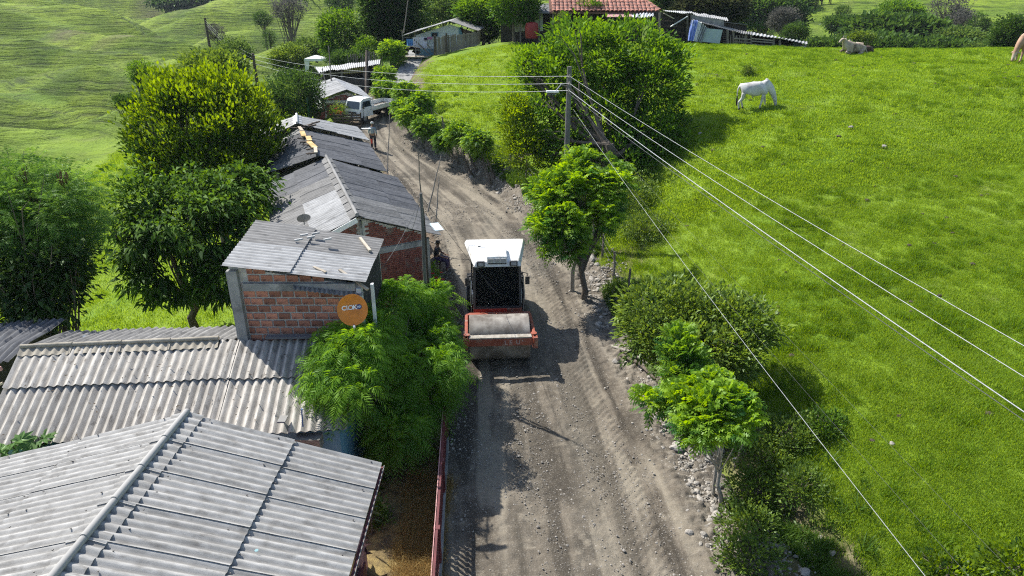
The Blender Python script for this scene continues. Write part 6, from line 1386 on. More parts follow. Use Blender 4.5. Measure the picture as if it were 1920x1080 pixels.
# fallen limbs
for (a, b, r, mt, lb) in (((1145, 655), (1222, 700), .05, 'bark_pale', 'pale peeled fallen branch lying along the right bank opposite the roller'), ((1165, 672), (1228, 722), .07, 'bark', 'dark fallen limb just below the pale branch on the right bank'),
                     ((985, 368), (1010, 350), .04, 'bark_pale', 'short pale pinkish stick on the bank under the bright green tree'), ((1120, 535), (1150, 520), .025, 'bark_pale', 'thin grey stick reaching over the bank behind the bright green tree')):
    p0, p1 = on_ground(*a), on_ground(*b); mid = (p0+p1)/2; pts = [p0+[0,0,.12], mid+[.05,.08,.22], p1+[0,0,.16]]
    MB().tube(pts, [r, r*.8, r*.45], 8).build('fallen_branch', M[mt], label=lb, cat='branch', loc=tuple(p0), smooth=True)
# ------------------------------------------------------------------ vegetation
def _unit(a): return a/np.maximum(np.linalg.norm(a, axis=-1, keepdims=True), 1e-9)
def leaf_arrays(g, P, D, L, W, tint, style, pairs=7, droop=.3, oval=True, up=None):
    """P start points, D directions. Returns verts, faces (quads), tint"""
    n = len(P); upv = np.tile([0, 0, 1.], (n, 1)); S = _unit(np.cross(D, upv+.35*g.normal(0, 1, (n, 3)))); Nn = np.cross(S, D)
    if style == 'blade':
        L = L*g.uniform(.7, 1.3, n)[:, None]; W = W*g.uniform(.7, 1.3, n)[:, None]
        a = P; b = P+D*L*.45+S*W/2+Nn*W*.12; c = P+D*L-np.array([0, 0, 1.])*L*droop*.5; d = P+D*L*.45-S*W/2+Nn*W*.12
        V = np.stack([a, b, c, d], 1).reshape(-1, 3); return V, np.repeat(tint, 4)
    out = []; tt = []
    fl = L*g.uniform(.7, 1.25, n)
    for k in range(pairs):
        t = (k+.6)/pairs; q = P+D*(fl*t)[:, None]; q = q-np.array([0, 0, 1.])*(droop*t*t*fl)[:, None]
        Dt = _unit(D-np.array([0, 0, 2*droop*t]))
        ll = (fl*.42*math.sin(math.pi*min(.97, .2+.75*t))**.8)[:, None]
        for s in (-1, 1):
            dd = _unit(S*s*.86+Dt*.5-np.array([0, 0, .22]))+.08*g.normal(0, 1, (n, 3)); ww = Dt*W/2
            e = q+dd*ll-np.array([0, 0, 1.])*ll*.18
            if oval: m_ = q+dd*ll*.5; out.append(np.stack([q, m_+ww, e, m_-ww], 1))
            else: out.append(np.stack([q-ww*.7, q+dd*ll*.5-ww*.3, e, q+dd*ll*.45+ww*.9], 1))
            tt.append(tint)
    V = np.stack(out, 1).reshape(-1, 3); T = np.repeat(np.stack(tt, 1).ravel(), 4); return V, T
def crown_points(g, blobs, n, shell=.55, gap=.0, seed=0, gs=1.0, bottom=-.9):
    vol = np.array([np.prod(b[1]) for b in blobs])**.8; vol /= vol.sum(); out = []; nrm = []; fr = []
    for (c, r), v in zip(blobs, vol):
        m = int(n*v*1.6)+4; d = _unit(g.normal(0, 1, (m, 3))); rad = (shell+(1-shell)*g.uniform(0, 1, m)**.55)*(1+.30*g.uniform(0, 1, m)*(g.uniform(0, 1, m) < .09))
        lump = 1+.26*vnoise(d[:, 0]*2.6+c[0], d[:, 1]*2.6, d[:, 2]*2.6, seed)+.13*vnoise(d[:, 0]*6, d[:, 1]*6+c[1], d[:, 2]*6, seed)
        q = d*(rad*lump)[:, None]; k = q[:, 2] > bottom; q = q[k]; p = np.array(c)+q*np.array(r); out.append(p); nrm.append(_unit(q/np.array(r))); fr.append(np.linalg.norm(q, axis=1))
    P = np.concatenate(out); N_ = np.concatenate(nrm); fr = np.concatenate(fr)
    inside = np.zeros(len(P))
    for (c, r) in blobs: inside = np.maximum(inside, 1-np.linalg.norm((P-np.array(c))/np.array(r), axis=1))
    k = inside < .62
    if gap > 0: k &= fbm(P[:, 0]*gs+seed, P[:, 1]*gs, 3, seed, P[:, 2]*gs) > gap-1
    P, N_, inside = P[k], N_[k], inside[k]; j = g.permutation(len(P))[:n]; return P[j], N_[j], inside[j]
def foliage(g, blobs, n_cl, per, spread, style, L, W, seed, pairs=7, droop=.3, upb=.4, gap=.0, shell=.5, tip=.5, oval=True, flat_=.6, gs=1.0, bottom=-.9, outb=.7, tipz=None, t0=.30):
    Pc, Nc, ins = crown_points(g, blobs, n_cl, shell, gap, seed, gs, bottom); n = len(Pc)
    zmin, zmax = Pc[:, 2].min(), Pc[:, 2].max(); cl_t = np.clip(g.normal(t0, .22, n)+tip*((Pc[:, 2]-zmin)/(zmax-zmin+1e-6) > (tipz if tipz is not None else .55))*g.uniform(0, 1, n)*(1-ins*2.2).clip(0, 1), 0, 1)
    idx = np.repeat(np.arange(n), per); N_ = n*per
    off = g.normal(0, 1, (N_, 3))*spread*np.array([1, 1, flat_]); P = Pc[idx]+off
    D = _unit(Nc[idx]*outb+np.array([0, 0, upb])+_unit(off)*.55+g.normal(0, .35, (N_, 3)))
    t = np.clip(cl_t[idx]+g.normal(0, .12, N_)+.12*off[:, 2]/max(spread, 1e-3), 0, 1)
    V, T = leaf_arrays(g, P, D, L, W, t, style, pairs, droop, oval); return V, T, Pc
def bark_mesh(base, fork, targets, r0, seed=0, mb=None, bend=.15, trunks=None):
    m = mb or MB(); g = random.Random(seed); base = Vector(base); fork = Vector(fork); d = fork-base
    pts = [base-Vector((0,0,.3))]+[base+d*t+Vector((g.uniform(-bend,bend), g.uniform(-bend,bend), 0))*math.sin(t*math.pi) for t in (.0, .25, .5, .75, 1)]
    m.tube(pts, [r0*1.25, r0*1.12, r0*.95, r0*.85, r0*.75, r0*.66], 10)
    for t in targets:
        t = Vector(t); s0 = base+d*g.uniform(.6, 1.0); mid = (s0+t)/2+Vector((g.uniform(-.2,.2), g.uniform(-.2,.2), -.12*(t-s0).length+g.uniform(0,.3)))
        L = (t-s0).length; rr = r0*g.uniform(.28, .45)
        q = [s0*(1-u)**2+mid*2*u*(1-u)+t*u*u for u in (0, .25, .5, .75, 1)]; m.tube(q, [rr, rr*.8, rr*.6, rr*.4, rr*.15], 6)
        for k in range(2):
            s1 = q[2+k]; e = t+Vector((g.uniform(-1,1), g.uniform(-1,1), g.uniform(-.5,.5)))*L*.16; m.tube([s1, (s1+e)/2+Vector((0,0,.08*L)), e], [rr*.45, rr*.3, rr*.08], 5)
    return m
def crown_obj(name, V, T, mat, parent, bush=False):
    n = len(V)//4; off = np.array(top_loc(parent)); me = np_mesh(name, V-off, np.arange(n*4), 4, mat, {'tint': T}); return link(name, me, parent)
def tree(name, label, cat, base, fork, blobs, mat, bark, r0=.15, n_cl=500, per=12, spread=.25, style='blade', L=.16, W=.07, seed=1, limbs=16, group=None, extra=None, trunkname='trunk', **kw):
    g = np.random.default_rng(seed); T_ = thing(name, label, cat, tuple(base), group=group)
    V, T, Pc = foliage(g, blobs, n_cl, per, spread, style, L, W, seed, **kw)
    crown_obj('crown', V, T, mat, T_)
    tg = Pc[g.permutation(len(Pc))[:limbs]]; bark_mesh(base, fork, tg, r0, seed).build(trunkname, bark, T_, smooth=True)
    return T_
LM = {}
LM['bright'] = leaf_mat('lime_leaves', (.022, .06, .010), (.22, .33, .012), .45, .05)
LM['dark'] = leaf_mat('dark_glossy_leaves', (.024, .062, .014), (.11, .21, .022), .38, .03, .5)
LM['feather'] = leaf_mat('feathery_leaves', (.075, .18, .025), (.20, .37, .035), .5, .03)
LM['feather_dark'] = leaf_mat('dull_feathery_leaves', (.055, .13, .03), (.16, .30, .045), .45, .04)
LM['big'] = leaf_mat('mango_leaves', (.04, .105, .018), (.17, .31, .028), .42, .03)
LM['lime2'] = leaf_mat('fresh_leaves', (.045, .14, .03), (.27, .43, .03), .5, .05)
LM['scrub'] = leaf_mat('scrub_leaves', (.06, .115, .022), (.20, .29, .04), .4, .06)
LM['far'] = leaf_mat('far_leaves', (.025, .062, .016), (.09, .17, .03), .35, .04)
LM['far2'] = leaf_mat('far_light_leaves', (.05, .10, .028), (.14, .22, .045), .4, .03)
LM['grey'] = leaf_mat('sparse_grey_leaves', (.075, .075, .065), (.14, .135, .115), .3, .02)

# T1 dense lime-green tree, T2 darker glossy tree before it, T3 feathery tree at the left edge
c = atd(382, 222, 33); gb = gz(c[0], c[1])
def B(px, py, D, rx, ry, rz): return (tuple(atd(px, py, D)), (rx, ry, rz))
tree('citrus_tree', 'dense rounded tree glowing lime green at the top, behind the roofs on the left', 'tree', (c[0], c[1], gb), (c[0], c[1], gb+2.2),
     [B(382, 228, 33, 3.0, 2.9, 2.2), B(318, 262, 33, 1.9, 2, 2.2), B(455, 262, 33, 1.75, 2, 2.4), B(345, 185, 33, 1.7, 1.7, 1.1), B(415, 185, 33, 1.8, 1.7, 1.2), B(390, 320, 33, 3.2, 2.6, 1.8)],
     LM['bright'], M['bark'], .22, 1900, 12, .13, L=.26, W=.12, seed=3, upb=1.1, tip=1.1, shell=.5, gap=.78, gs=1.1, flat_=1.9, tipz=.62, outb=.5, t0=.10)  # leaf tint holds young tips and the top light, darker below
c = atd(330, 470, 25.5); gb = gz(c[0], c[1])
tree('avocado_tree', 'dark glossy spreading tree in front of the lime green one, left of the block house', 'tree', (c[0], c[1]+.3, gb), (c[0]+.2, c[1], gb+1.8),
     [B(330, 400, 25.5, 2.6, 2.2, 1.5), B(430, 370, 26.5, 1.6, 1.6, 1.1), B(282, 440, 25, 1.15, 1.4, 1.2), B(400, 440, 25.5, 1.5, 1.6, 1.5), B(320, 500, 25, 1.5, 1.4, 1.0), B(258, 370, 26, .8, .9, .6), B(480, 330, 27.5, .7, .9, .6), B(250, 500, 25, .5, .5, .4), B(340, 540, 24.5, .9, .9, .6), B(420, 520, 25, 1.0, 1.0, .8), B(300, 565, 24.5, .45, .5, .35)],
     LM['dark'], M['bark'], .18, 1500, 10, .20, L=.32, W=.12, seed=4, upb=.05, tip=.9, shell=.4, gap=1.0, gs=1.1, droop=.8, flat_=.5)
c = atd(60, 520, 20.5); gb = gz(c[0], c[1])
tree('feathery_tree', 'feathery tree with hanging brown pods at the left edge of the frame', 'tree', (c[0]-.9, c[1]+.2, gb), (c[0]-.2, c[1], gb+2.4),
     [B(70, 400, 21, 1.5, 1.6, 1.3), B(-20, 420, 21, 1.4, 1.5, 1.4), B(110, 440, 21, .75, .9, 1.1), B(30, 350, 21.5, 1.2, 1.2, .7), B(118, 350, 22, .55, .6, .5)],
     LM['feather_dark'], M['bark'], .16, 1250, 4, .22, style='frond', L=.46, W=.045, pairs=7, droop=.55, seed=5, upb=.5, tip=.6, shell=.35, gap=.5, oval=False, flat_=.8)
tree('dark_leaved_tree', 'dark broadleaved tree standing against the light below the feathery tree at the left edge', 'tree', (c[0]+.5, c[1]+.1, gb), (c[0]+.3, c[1], gb+1.6),
     [B(75, 530, 20.5, 1.3, 1.2, 1.1), B(25, 490, 20.5, 1.2, 1.1, .9), B(125, 500, 20.5, .6, .7, .8), B(105, 580, 20.3, .7, .7, .5), B(60, 590, 20.3, .7, .7, .5)],
     leaf_mat('sooty_leaves', (.022,.05,.012), (.07,.125,.02), .35, .06), M['bark'], .12, 800, 9, .18, L=.19, W=.11, seed=6, upb=-.1, tip=.3, shell=.25, gap=.75, gs=1.4, droop=.6)
g = np.random.default_rng(17); m = MB()
for (px, py) in ((38, 335), (48, 330), (115, 330), (122, 338), (20, 360), (62, 370)):
    for k in range(7):
        p = atd(px+g.normal(0, 5), py+g.normal(0, 5), 20.6); m.box(tuple(p), (.03, .008, .26), Euler((g.uniform(-.3,.3), g.uniform(-.3,.3), g.uniform(0,6))).to_matrix())
tf_ = [o for o in C.objects if o.name == 'feathery_tree'][0]; o = m.build('seed_pods', flat('brown_pods', (.12,.065,.03), .7), tf_); o['kind'] = 'stuff'

# T4 the feathery bush by the block house
c = np.array([-2.75, 15.3, 0.0]); gb = gz(c[0], c[1])
tree('leucaena_bush', 'bright green feathery bush filling the gap between the block house and the dirt road', 'bush', (c[0], c[1], gb), (c[0], c[1], gb+1.2),
     [B(735, 700, 18.2, .85, .9, .6), B(655, 660, 16.9, .75, .8, .6), B(795, 655, 19.8, .75, .8, .6), B(785, 590, 21.2, .75, .7, .7), B(695, 620, 18.0, .6, .6, .5), B(795, 740, 18.5, .65, .7, .7), B(745, 805, 17.2, .6, .6, .5), B(622, 700, 16.3, .4, .5, .4), B(650, 730, 16.2, .7, .6, .5), B(818, 560, 21, .45, .5, .45), B(745, 560, 20.0, .5, .5, .4), B(830, 690, 18.2, .4, .5, .4), B(690, 585, 19.0, .35, .35, .25)],
     LM['feather'], M['bark'], .07, 1000, 6, .10, style='frond', L=.48, W=.050, pairs=8, droop=.75, seed=8, upb=.35, tip=.8, shell=.4, gap=.72, oval=False, flat_=.7, gs=1.5, limbs=22)
# T5 big tree behind the lamp pole, and the bright shrub at its left foot
b5 = on_ground(1150, 372)
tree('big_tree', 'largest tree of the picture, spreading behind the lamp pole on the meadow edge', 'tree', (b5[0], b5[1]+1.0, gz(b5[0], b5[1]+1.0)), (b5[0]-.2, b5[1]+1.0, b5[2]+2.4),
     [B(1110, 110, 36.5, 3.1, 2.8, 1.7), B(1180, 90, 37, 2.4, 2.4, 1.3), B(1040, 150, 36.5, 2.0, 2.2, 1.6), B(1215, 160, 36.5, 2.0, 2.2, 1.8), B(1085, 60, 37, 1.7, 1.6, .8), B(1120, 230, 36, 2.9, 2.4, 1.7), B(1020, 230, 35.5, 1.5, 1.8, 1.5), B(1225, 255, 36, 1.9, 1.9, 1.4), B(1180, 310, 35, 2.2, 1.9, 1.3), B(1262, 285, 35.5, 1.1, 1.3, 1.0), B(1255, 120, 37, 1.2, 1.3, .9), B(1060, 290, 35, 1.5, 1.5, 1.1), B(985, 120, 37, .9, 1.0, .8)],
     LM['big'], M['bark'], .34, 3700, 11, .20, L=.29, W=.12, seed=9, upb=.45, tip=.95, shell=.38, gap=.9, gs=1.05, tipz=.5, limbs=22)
q = on_ground(965, 322)
tree('lime_shrub', 'bright yellow-green shrub at the left foot of the big tree', 'shrub', (q[0]+.4, q[1]+.8, gz(q[0]+.4, q[1]+.8)), (q[0]+.4, q[1]+.8, q[2]+1.0),
     [B(975, 235, 35, .95, 1.1, 1.3), B(985, 285, 34.8, 1.15, 1.0, 1.0), B(965, 200, 35.2, .6, .7, .6)], LM['bright'], M['bark'], .09, 650, 10, .16, L=.16, W=.075, seed=10, upb=.8, tip=1.0, shell=.5, gap=.4, tipz=.1)
# T6 fresh green tree on the road bank
b6 = np.array([2.75, 24.3, 0]); b6[2] = gz(b6[0], b6[1])
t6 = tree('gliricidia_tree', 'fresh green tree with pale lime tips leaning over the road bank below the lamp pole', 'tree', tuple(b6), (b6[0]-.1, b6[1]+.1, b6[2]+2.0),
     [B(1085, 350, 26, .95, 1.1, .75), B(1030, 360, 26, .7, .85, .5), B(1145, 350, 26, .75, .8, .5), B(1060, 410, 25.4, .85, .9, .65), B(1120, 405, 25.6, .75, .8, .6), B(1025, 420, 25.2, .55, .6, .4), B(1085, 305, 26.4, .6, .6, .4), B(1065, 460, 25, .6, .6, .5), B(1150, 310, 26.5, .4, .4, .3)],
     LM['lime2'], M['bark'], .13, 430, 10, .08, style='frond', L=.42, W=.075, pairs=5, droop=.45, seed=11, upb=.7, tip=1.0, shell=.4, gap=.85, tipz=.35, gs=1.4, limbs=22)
MB().tube([(b6[0]-.35, b6[1]+.9, gz(b6[0]-.35, b6[1]+.9)-.1), (b6[0]-.38, b6[1]+.8, b6[2]+1.0), (b6[0]-.2, b6[1]+.5, b6[2]+2.1)], [.1, .085, .06], 8).build('trunk', M['bark_pale'], t6, smooth=True)
# T7 scrub on the pasture side, with a fresh sapling in front
b7 = on_ground(1290, 690)
tree('scrub_bush', 'wide olive-green scrubby bush between the road bank and the meadow', 'bush', (b7[0], b7[1]+.6, gz(b7[0], b7[1]+.6)), (b7[0], b7[1]+.6, b7[2]+.9),
     [B(1230, 580, 20, 1.05, 1.1, .75), B(1310, 590, 20, 1.3, 1.2, .85), B(1390, 600, 19.5, .85, .9, .7), B(1300, 655, 18.8, 1.3, .9, .75), B(1370, 660, 18.8, .8, .8, .6), B(1215, 625, 19.6, .75, .8, .7), B(1250, 545, 20.8, .8, .7, .4), B(1425, 615, 19.5, .5, .6, .35)],
     LM['scrub'], M['bark'], .07, 1600, 9, .15, L=.19, W=.065, seed=12, upb=.5, tip=.7, shell=.4, gap=.85, gs=1.6, tipz=.3, limbs=30, droop=.5)
b = on_ground(1270, 715)
tree('sapling', 'blue-green young sapling with a lime tip rising in front of the scrubby bush', 'sapling', tuple(b), (b[0], b[1], b[2]+.9),
     [B(1268, 635, 17.3, .22, .22, .35), B(1280, 670, 17.2, .45, .45, .4), B(1290, 700, 17.0, .5, .5, .35)], LM['lime2'], M['bark_pale'], .035, 120, 8, .06, style='frond', L=.3, W=.055, pairs=5, droop=.3, seed=13, upb=.8, tip=.7, shell=.2, tipz=.75, limbs=7)
# T8 young tree at the lower right of the road with two slim pale stems
b8 = on_ground(1352, 960)
t8 = tree('gliricidia_tree', 'young tree with lime-tipped crown on two slim pale stems at the lower right road edge', 'tree', (b8[0], b8[1], b8[2]), (b8[0]-.25, b8[1]+.1, b8[2]+1.5),
     [B(1315, 750, 14.6, .65, .6, .38), B(1345, 780, 14.2, .6, .6, .42), B(1270, 740, 14.9, .4, .45, .3), B(1380, 760, 14.3, .35, .4, .3), B(1225, 750, 15, .22, .3, .16), B(1340, 730, 14.8, .5, .5, .2), B(1310, 800, 14, .35, .4, .2)],
     LM['lime2'], M['bark_pale'], .055, 210, 10, .06, style='frond', L=.30, W=.06, pairs=5, droop=.45, seed=14, upb=.8, tip=.95, shell=.35, gap=.8, tipz=.3, gs=2, limbs=12)
q = on_ground(1336, 935); MB().tube([tuple(q-[0,0,.2]), tuple(q+[-.02,0,.7]), tuple(q+[-.05,.05,1.5])], [.05, .045, .035], 8).build('trunk', M['bark_pale'], t8, smooth=True)
# live-fence saplings up the road
def sapling(px, py, bx, by, D, r, lab, seed, kind='lime2', twin=False):
    r = r*.78
    b = on_ground(bx, by); D = (b[1]*_c-(b[2]-CAM_H)*_s)
    c_ = atd(px, py, D-.1)
    t = tree('fence_tree', lab, 'small tree', tuple(b), tuple(c_-[0,0,r*.5]), [((c_[0], c_[1], c_[2]), (r, r, r*.85)), ((c_[0]+r*.4, c_[1], c_[2]-r*.5), (r*.6, r*.6, r*.6)), ((c_[0]-r*.5, c_[1], c_[2]-r*.2), (r*.6, r*.6, r*.5))],
             LM[kind], M['bark'], .06, int(330*r), 5, .14, style='frond', L=.32, W=.07, pairs=5, droop=.6, seed=seed, upb=.5, tip=.8, shell=.3, gap=.4, tipz=.3, limbs=8)
    if twin: MB().tube([tuple(b+[.35,.1,-.1]), tuple((b+c_)/2+[.2,.05,0]), tuple(c_-[0,0,.4])], [.06, .05, .03], 7).build('trunk', M['bark'], t, smooth=True)
sapling(897, 262, 922, 348, 35, .78, 'roadside fence tree with a drooping mop of leaves, nearest the dark roofs across the road', 21, twin=True)
sapling(860, 248, 888, 335, 37, .72, 'second roadside fence tree, just left of the mop-headed one', 22, twin=True)
sapling(832, 262, 862, 310, 39, .5, 'low leafy fence tree between stones, third along the bank', 23, 'big')
sapling(800, 235, 822, 290, 41, .75, 'bushy yellowish fence tree beside the white sack', 24)
sapling(770, 215, 795, 272, 44, .9, 'leafy fence tree where the cables cross the road bank', 25)
sapling(752, 200, 772, 258, 47, .6, 'fence tree opposite the truck bed', 26)
sapling(790, 190, 800, 250, 47, .8, 'fence tree on the meadow side behind the road bank bushes', 27)
sapling(722, 165, 748, 205, 54, 1.0, 'fence tree overhanging the foot of the concrete path', 28)
sapling(760, 170, 778, 215, 52, .9, 'fence tree right of the concrete path foot', 29)
sapling(735, 95, 742, 128, 63, 1.35, 'round leafy tree at the left of the stilted house, above the path', 30)
sapling(722, 140, 728, 168, 58, 1.0, 'dense green bush left of the concrete path', 31)
# dark tree beside the shed
c = atd(548, 175, 50); gb = gz(c[0], c[1])
tree('dark_tree', 'dark olive tree standing between the lime green tree and the small brick house', 'tree', (c[0], c[1], gb), (c[0], c[1], gb+1.5),
     [B(548, 170, 50, 1.9, 1.8, 1.4), B(520, 195, 50, 1.0, 1.2, 1.0), B(585, 190, 50, .8, 1.0, 1.1), B(560, 210, 49.5, 1.4, 1.2, .7)], LM['far'], M['bark'], .15, 900, 9, .22, L=.22, W=.1, seed=33, tip=.5, gap=.4)
def simple_tree(name, label, blobs, base, mat, seed, n_cl=420, per=9, spread=.4, L=.4, W=.22, r0=.25, bark='bark', group=None, **kw):
    gb = gz(base[0], base[1]); bb = (base[0], base[1], gb); zc = min(b[0][2] for b in blobs); fz = max(gb+.6, zc-.3)
    return tree(name, label, 'tree', bb, (base[0], base[1], fz), blobs, mat, M[bark], r0, n_cl, per, spread, L=L, W=W, seed=seed, limbs=kw.pop('limbs', 14), group=group, **kw)
def far_tree(label, px, py, D, rx, rz, mat, seed, name='far_tree', lobes=4, flatb=False, **kw):
    c = atd(px, py, D); s_ = D/1300.; rx, rz = rx*s_, rz*s_; r = random.Random(seed); bl = [(tuple(c), (rx, rx*.8, rz))]
    for k in range(lobes):
        a = r.uniform(0, 6.28); bl.append(((c[0]+math.cos(a)*rx*.55, c[1]+math.sin(a)*rx*.4, c[2]+r.uniform(-.35,.4)*rz), (rx*r.uniform(.4,.6), rx*r.uniform(.4,.55), rz*r.uniform(.45,.65))))
    k_ = dict(n_cl=520, per=8, spread=rx*.11, L=rx*.13, W=rx*.07, r0=max(.15, rx*.07), gap=.4, gs=2.2/rx, tip=.5); k_.update(kw)
    return simple_tree(name, label, bl, (c[0], c[1]), mat, seed, **k_)
FT = far_tree
FT('bulky dark tree left of the tallest one, above the white-roofed shed', 640, 72, 78, 40, 48, LM['big'], 40, n_cl=900)
FT('tallest dark tree rising out of the top of the frame behind the shed', 733, 15, 76, 56, 88, LM['far'], 41, n_cl=2300, r0=.5, per=9)
FT('mid green tree between the tallest dark tree and the stilted house', 688, 95, 74, 24, 26, LM['big'], 42)
FT('pale leafy tree right behind the roof of the stilted house', 830, 18, 82, 40, 26, LM['far2'], 43)
FT('bright bushy tree over the end of the picket fence', 905, 20, 66.5, 48, 30, LM['big'], 44, n_cl=900)
FT('leafy tree shading the left end of the farmhouse', 965, 8, 60, 46, 34, LM['big'], 45, n_cl=900)
FT('small green tree between stilted house and tallest tree', 790, 48, 76, 28, 22, LM['far2'], 46)
FT('sparse tree overhanging the tiled roof', 1105, 12, 61, 28, 14, LM['big'], 47, n_cl=320, gap=.7)
FT('low dark thicket in the shade behind the picket fence end', 915, 62, 68, 26, 16, LM['far'], 48)
FT('low grey-green shrub at the farmhouse porch', 1052, 42, 58.5, 16, 20, LM['scrub'], 49, n_cl=260)
FT('dark brownish tree wall directly behind the shack', 1330, 15, 74, 62, 34, leaf_mat('dusky_leaves', (.03,.04,.02), (.08,.09,.035), .3, .04), 50, n_cl=1400)
FT('dark tree behind the right end of the tiled roof', 1265, 0, 76, 40, 28, LM['far'], 51, n_cl=800)
FT('large spreading tree on the slope beyond the barn', 1440, 22, 120, 62, 26, LM['far'], 52, n_cl=1300)
FT('grey-green tree at the right foot of the large spreading one', 1470, 40, 112, 28, 24, LM['grey'], 53)
FT('dark round tree just above the low barn roof', 1492, 62, 78, 24, 20, LM['far'], 54)
FT('small round bush on the slope between barn and spreading tree', 1445, 64, 90, 8, 7, LM['far'], 55, n_cl=160)
FT('small dark bush behind the step of the barn roof', 1418, 55, 74, 13, 10, LM['far'], 56, n_cl=200)
FT('dark wood edge at the top, left of the tiny cow', 1500, 4, 150, 30, 14, LM['far'], 57, n_cl=600)
FT('wide umbrella-shaped tree in the hollow behind the resting zebu', 1680, 55, 100, 82, 24, LM['far'], 58, n_cl=1900, flat_=.3, tip=.9, spread=.45)
FT('round dense dark green tree on the hill above the umbrella tree', 1688, 22, 112, 40, 15, LM['big'], 59, n_cl=800)
FT('spreading dull green tree left of the umbrella tree', 1590, 45, 108, 42, 13, LM['far'], 60, n_cl=700, flat_=.4)
FT('small blue-green tree standing above the spreading dull one', 1582, 20, 122, 15, 12, LM['far'], 61, n_cl=260)
FT('tall leafless grey tree on the hillside', 1780, 22, 118, 34, 30, LM['grey'], 62, n_cl=520, per=5, gap=.7, limbs=40)
FT('grey twiggy tree at the right of the leafless one', 1800, 42, 112, 28, 22, LM['grey'], 63, n_cl=420, per=5, gap=.7, limbs=40)
FT('dark blue-green tree right of the grey twiggy trees', 1835, 50, 105, 20, 24, LM['far'], 64, n_cl=500)
FT('yellowish layered tree in front of the dark blue-green one', 1800, 72, 88, 44, 18, LM['far2'], 65, n_cl=900, flat_=.35)
FT('dark leafy tree behind the reddish zebu at the right edge', 1895, 65, 60, 34, 34, LM['far'], 66, n_cl=1100)
FT('bushy hollow filling the space below the umbrella tree', 1640, 88, 82, 70, 16, LM['far'], 67, n_cl=1100)
FT('olive bush right behind the head of the resting zebu', 1612, 72, 76, 26, 14, LM['scrub'], 68, n_cl=420)
FT('low dark scrub at the right end of the hollow', 1740, 92, 80, 66, 12, LM['far'], 69, n_cl=900)
FT('low grey-green scrub behind the end of the barn', 1550, 88, 74, 46, 14, LM['far'], 70, n_cl=800)
FT('low scrub on the crest left of the reddish zebu', 1850, 96, 70, 40, 14, LM['far2'], 71, n_cl=600)
FT('thin airy tree far up the left valley', 540, 18, 140, 32, 20, LM['grey'], 72, n_cl=330, per=5, gap=.8, r0=.35, limbs=30, bark='bark')
FT('round dark tree left of the thin airy tree', 494, 36, 150, 17, 14, LM['far'], 73, n_cl=400)
FT('small dark tree on the slope below the airy tree', 505, 72, 110, 14, 18, LM['far'], 74, n_cl=300)
FT('hazy pale bush at the foot of the dark pole up the valley', 405, 62, 100, 18, 16, LM['grey'], 75, n_cl=260)
FT('branchy tree poking out at the upper left of the lime green tree', 268, 140, 42, 26, 26, LM['big'], 76, n_cl=420, gap=.6)
FT('low dark branchy bush left of the lime green tree', 245, 190, 40, 30, 12, LM['far'], 77, n_cl=420, gap=.5, flat_=.4)
FT('pale sparse bushes behind the top of the lime green tree', 400, 125, 62, 58, 26, LM['scrub'], 78, n_cl=700, gap=.7)
FT('dull green bushes between the two dark poles', 440, 100, 70, 34, 26, LM['far2'], 79, n_cl=500, gap=.5)
FT('bushy green slope trees left of the canopy tent', 545, 108, 74, 36, 22, LM['scrub'], 80, n_cl=500, gap=.5)
FT('green bushes behind the canopy tent', 590, 88, 84, 40, 14, LM['far2'], 81, n_cl=500, gap=.4)
FT('dark bush at the left end of the white-roofed shed', 645, 108, 70, 34, 12, LM['far'], 82, n_cl=400)
FT('tree clump at the top edge left of the tallest dark tree', 640, 4, 160, 26, 16, LM['far'], 83, n_cl=400)
FT('dark hollow of trees on the far left hillside', 350, 2, 300, 60, 10, LM['far'], 84, n_cl=500)
FT('far tree group on the hazy hillside above the thin airy tree', 600, 2, 260, 50, 12, LM['far'], 85, n_cl=500)
# shrubs at the foot of the bank and lower right corner
def shrub(label, px, py, r, mat, seed, h=.5, **kw):
    b = on_ground(px, py); k_ = dict(n_cl=int(260*r), per=9, spread=.09, L=.11, W=.05, gap=.3, gs=2., tip=.6, shell=.2, upb=.6); k_.update(kw)
    return tree('shrub', label, 'shrub', tuple(b), (b[0], b[1], b[2]+.3), [((b[0], b[1], b[2]+h*.7), (r, r, h))], LM[mat], M['bark'], .03, k_.pop('n_cl'), k_.pop('per'), k_.pop('spread'), L=k_.pop('L'), W=k_.pop('W'), seed=seed, limbs=8, **k_)
shrub('leafy weeds at the bottom edge, right of the road rubble', 1400, 1065, .7, 'scrub', 90, .4)
shrub('tangle of dry weeds under the slim-stemmed tree', 1400, 1000, .6, 'scrub', 91, .35, gap=.6)
shrub('yellow-green leaves peeping in at the bottom right corner', 1905, 1090, .7, 'bright', 92, .4, tip=1.)
shrub('yellow-green leaves at the bottom edge under the cable', 1770, 1098, .5, 'bright', 93, .3, tip=1.)
shrub('dark undergrowth in the shade behind the slim-stemmed tree', 1440, 880, .8, 'scrub', 94, .35)
shrub('dark scrub in the shade below the scrubby bush, beside the bare earth step', 1480, 830, .7, 'scrub', 110, .35, t0=.1)
shrub('weedy clump on the bare earth step nearer the cable', 1500, 930, .6, 'scrub', 111, .3, t0=.15)
shrub('dense weeds between the slim-stemmed tree and the cable', 1420, 940, .8, 'scrub', 112, .4, t0=.15)
shrub('dark green growth at the lower right of the scrubby bush', 1540, 810, .55, 'dark', 113, .3)
shrub('undergrowth at the foot of the big tree', 1180, 385, 1.5, 'scrub', 95, .8, n_cl=700)
shrub('low brown-green brush in the shade right of the fresh green tree', 1215, 440, 1.3, 'scrub', 96, .5, n_cl=500, gap=.6)
shrub('ferny weeds beside the railing yard wall', 688, 925, .3, 'bright', 97, .35)
shrub('rounded moss green bush against the pink house wall', 700, 985, .28, 'scrub', 98, .45)
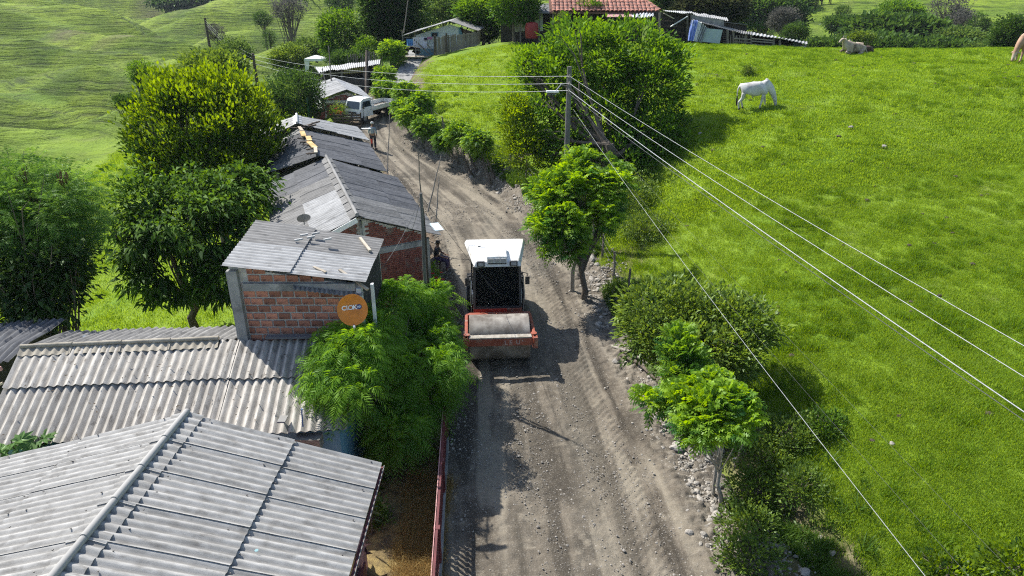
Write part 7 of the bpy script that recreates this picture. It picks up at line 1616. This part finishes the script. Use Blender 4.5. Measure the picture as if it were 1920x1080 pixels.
shrub('leafy bush beside the road at the foot of the grey pole', 800, 545, .5, 'lime2', 99, .8)
shrub('weeds at the right road edge beside the roller', 1160, 555, .6, 'scrub', 100, .3)
shrub('meadow weed clump at the top of the meadow, above the white cow', 1402, 140, .4, 'scrub', 101, .3)
# plants with large separate leaves
def leafy_plant(label, at_, n, L, W, mat, seed, h=.6, lobes=1, cat='plant'):
    g = random.Random(seed); T = thing('leafy_plant', label, cat, tuple(at_)); at_ = Vector(at_)
    m = MB(); w = W/2
    if lobes == 1: m.add([(0,0,0), (w, L*.4, .02), (w*.6, L*.75, -.02), (0, L, -.08), (-w*.6, L*.75, -.02), (-w, L*.4, .02), (0, L*.45, -.02), (0, L*.75, -.04)], [(0,1,6),(0,6,5),(1,2,7,6),(6,7,4,5),(2,3,7),(7,3,4)])
    else:
        for k in range(7):
            a = math.radians(-105+35*k); c_, s_ = math.sin(a), math.cos(a); ll = L*(1-.28*abs(k-3)/3); ww = W*.16
            m.add([(0,0,0), (c_*ll*.5+s_*ww, s_*ll*.5-c_*ww, .02), (c_*ll, s_*ll, -.06), (c_*ll*.5-s_*ww, s_*ll*.5+c_*ww, .02)], [(0,1,2,3)])
    lo = m.build('leaf', mat, T, local=True); me = lo.data; bpy.data.objects.remove(lo)
    st = MB(); st.tube([at_, at_+Vector((.03,.02,h*.5)), at_+Vector((0,.05,h))], [.02,.016,.01], 6); st.build('stem', M['bark'], T)
    for k in range(n):
        z = h*(.35+.65*k/n); a = k*2.4+g.uniform(-.3,.3); p = Vector((0,.02,z)); r_ = g.uniform(.06, .22) if lobes > 1 else 0
        o = link('leaf', me, T); o.location = p+Vector((-math.sin(a)*r_, math.cos(a)*r_, r_*.3)); o.rotation_euler = (math.radians(g.uniform(-5, 25)), math.radians(g.uniform(-15,15)), a); o.scale = (g.uniform(.75,1.15),)*3
    return T
papaya = leaf_mat('papaya_leaves', (.12,.22,.07), (.2,.32,.10), .35, .08)
for (px, py, z, s_, lb) in ((20, 835, 2.55, 31, 'papaya-like plant with deeply cut leaves at the left edge between two roofs'), (70, 828, 2.45, 32, 'smaller plant with deeply cut leaves beside the corner of the pale roof')):
    q = atz(px, py, z); leafy_plant(lb, (q[0], q[1], q[2]-1.6), 16, .42, .45, papaya, s_, 1.7, 7)
q = atz(668, 1010, .9); leafy_plant('dark red-leaved plant in the shade of the pink house wall', (q[0]+.05, q[1], .0), 16, .24, .10, leaf_mat('maroon_leaves', (.06,.02,.025), (.12,.06,.05), .3, .1), 41, 1.0)
q = atz(700, 950, .8); leafy_plant('dusty green plant with long narrow leaves beside the house eave', (q[0]-.1, q[1], 0), 14, .30, .07, leaf_mat('dusty_leaves', (.12,.16,.07), (.2,.25,.1), .3, .06), 42, .9)
# red flowers near the truck and by the pole
fl_ = leaf_mat('red_petals', (.5,.02,.03), (.65,.05,.06), .3, .03)
def flowers(label, at_, r, n, seed):
    g = np.random.default_rng(seed); m = MB(); at_ = np.array(at_)
    for k in range(n):
        p = at_+g.normal(0, r, 3)*[1,1,.7]
        for a in range(5):
            t = a*1.256+g.uniform(0,1); e = np.array([math.cos(t), math.sin(t), .3])*.09; f = np.array([-math.sin(t), math.cos(t), 0])*.035; m.add([p, p+e*.6+f, p+e, p+e*.6-f], [(0,1,2,3)])
    return m.build('flowers', fl_, label=label, cat='flowers', kind='stuff', loc=tuple(at_))
flowers('red blossoms above the wooden stock panels by the truck', atz(637, 212, 3.0), .22, 26, 1)
flowers('red blossoms at the edge of the feathery bush near the roller', atz(820, 528, 1.2), .18, 18, 2)
b = atz(638, 228, 2.1); shrub('flowering shrub among the wooden stock panels', 640, 236, .8, 'scrub', 102, .9, n_cl=300)

# ------------------------------------------------------------------ air
hz = bpy.data.materials.new('haze'); hz.use_nodes = True; N = hz.node_tree.nodes; N.remove(N['Principled BSDF'])
pv = N.new('ShaderNodeVolumePrincipled'); pv.inputs['Color'].default_value = (.82, .9, 1, 1); pv.inputs['Density'].default_value = .00015
hz.node_tree.links.new(pv.outputs[0], N['Material Output'].inputs['Volume'])
zlo = float(GZ.min())-1.5; zhi = float(GZ.max())+12
MB().box((0, 410, (zlo+zhi)/2), (1310, 990, zhi-zlo)).build('haze', hz, kind='stuff')
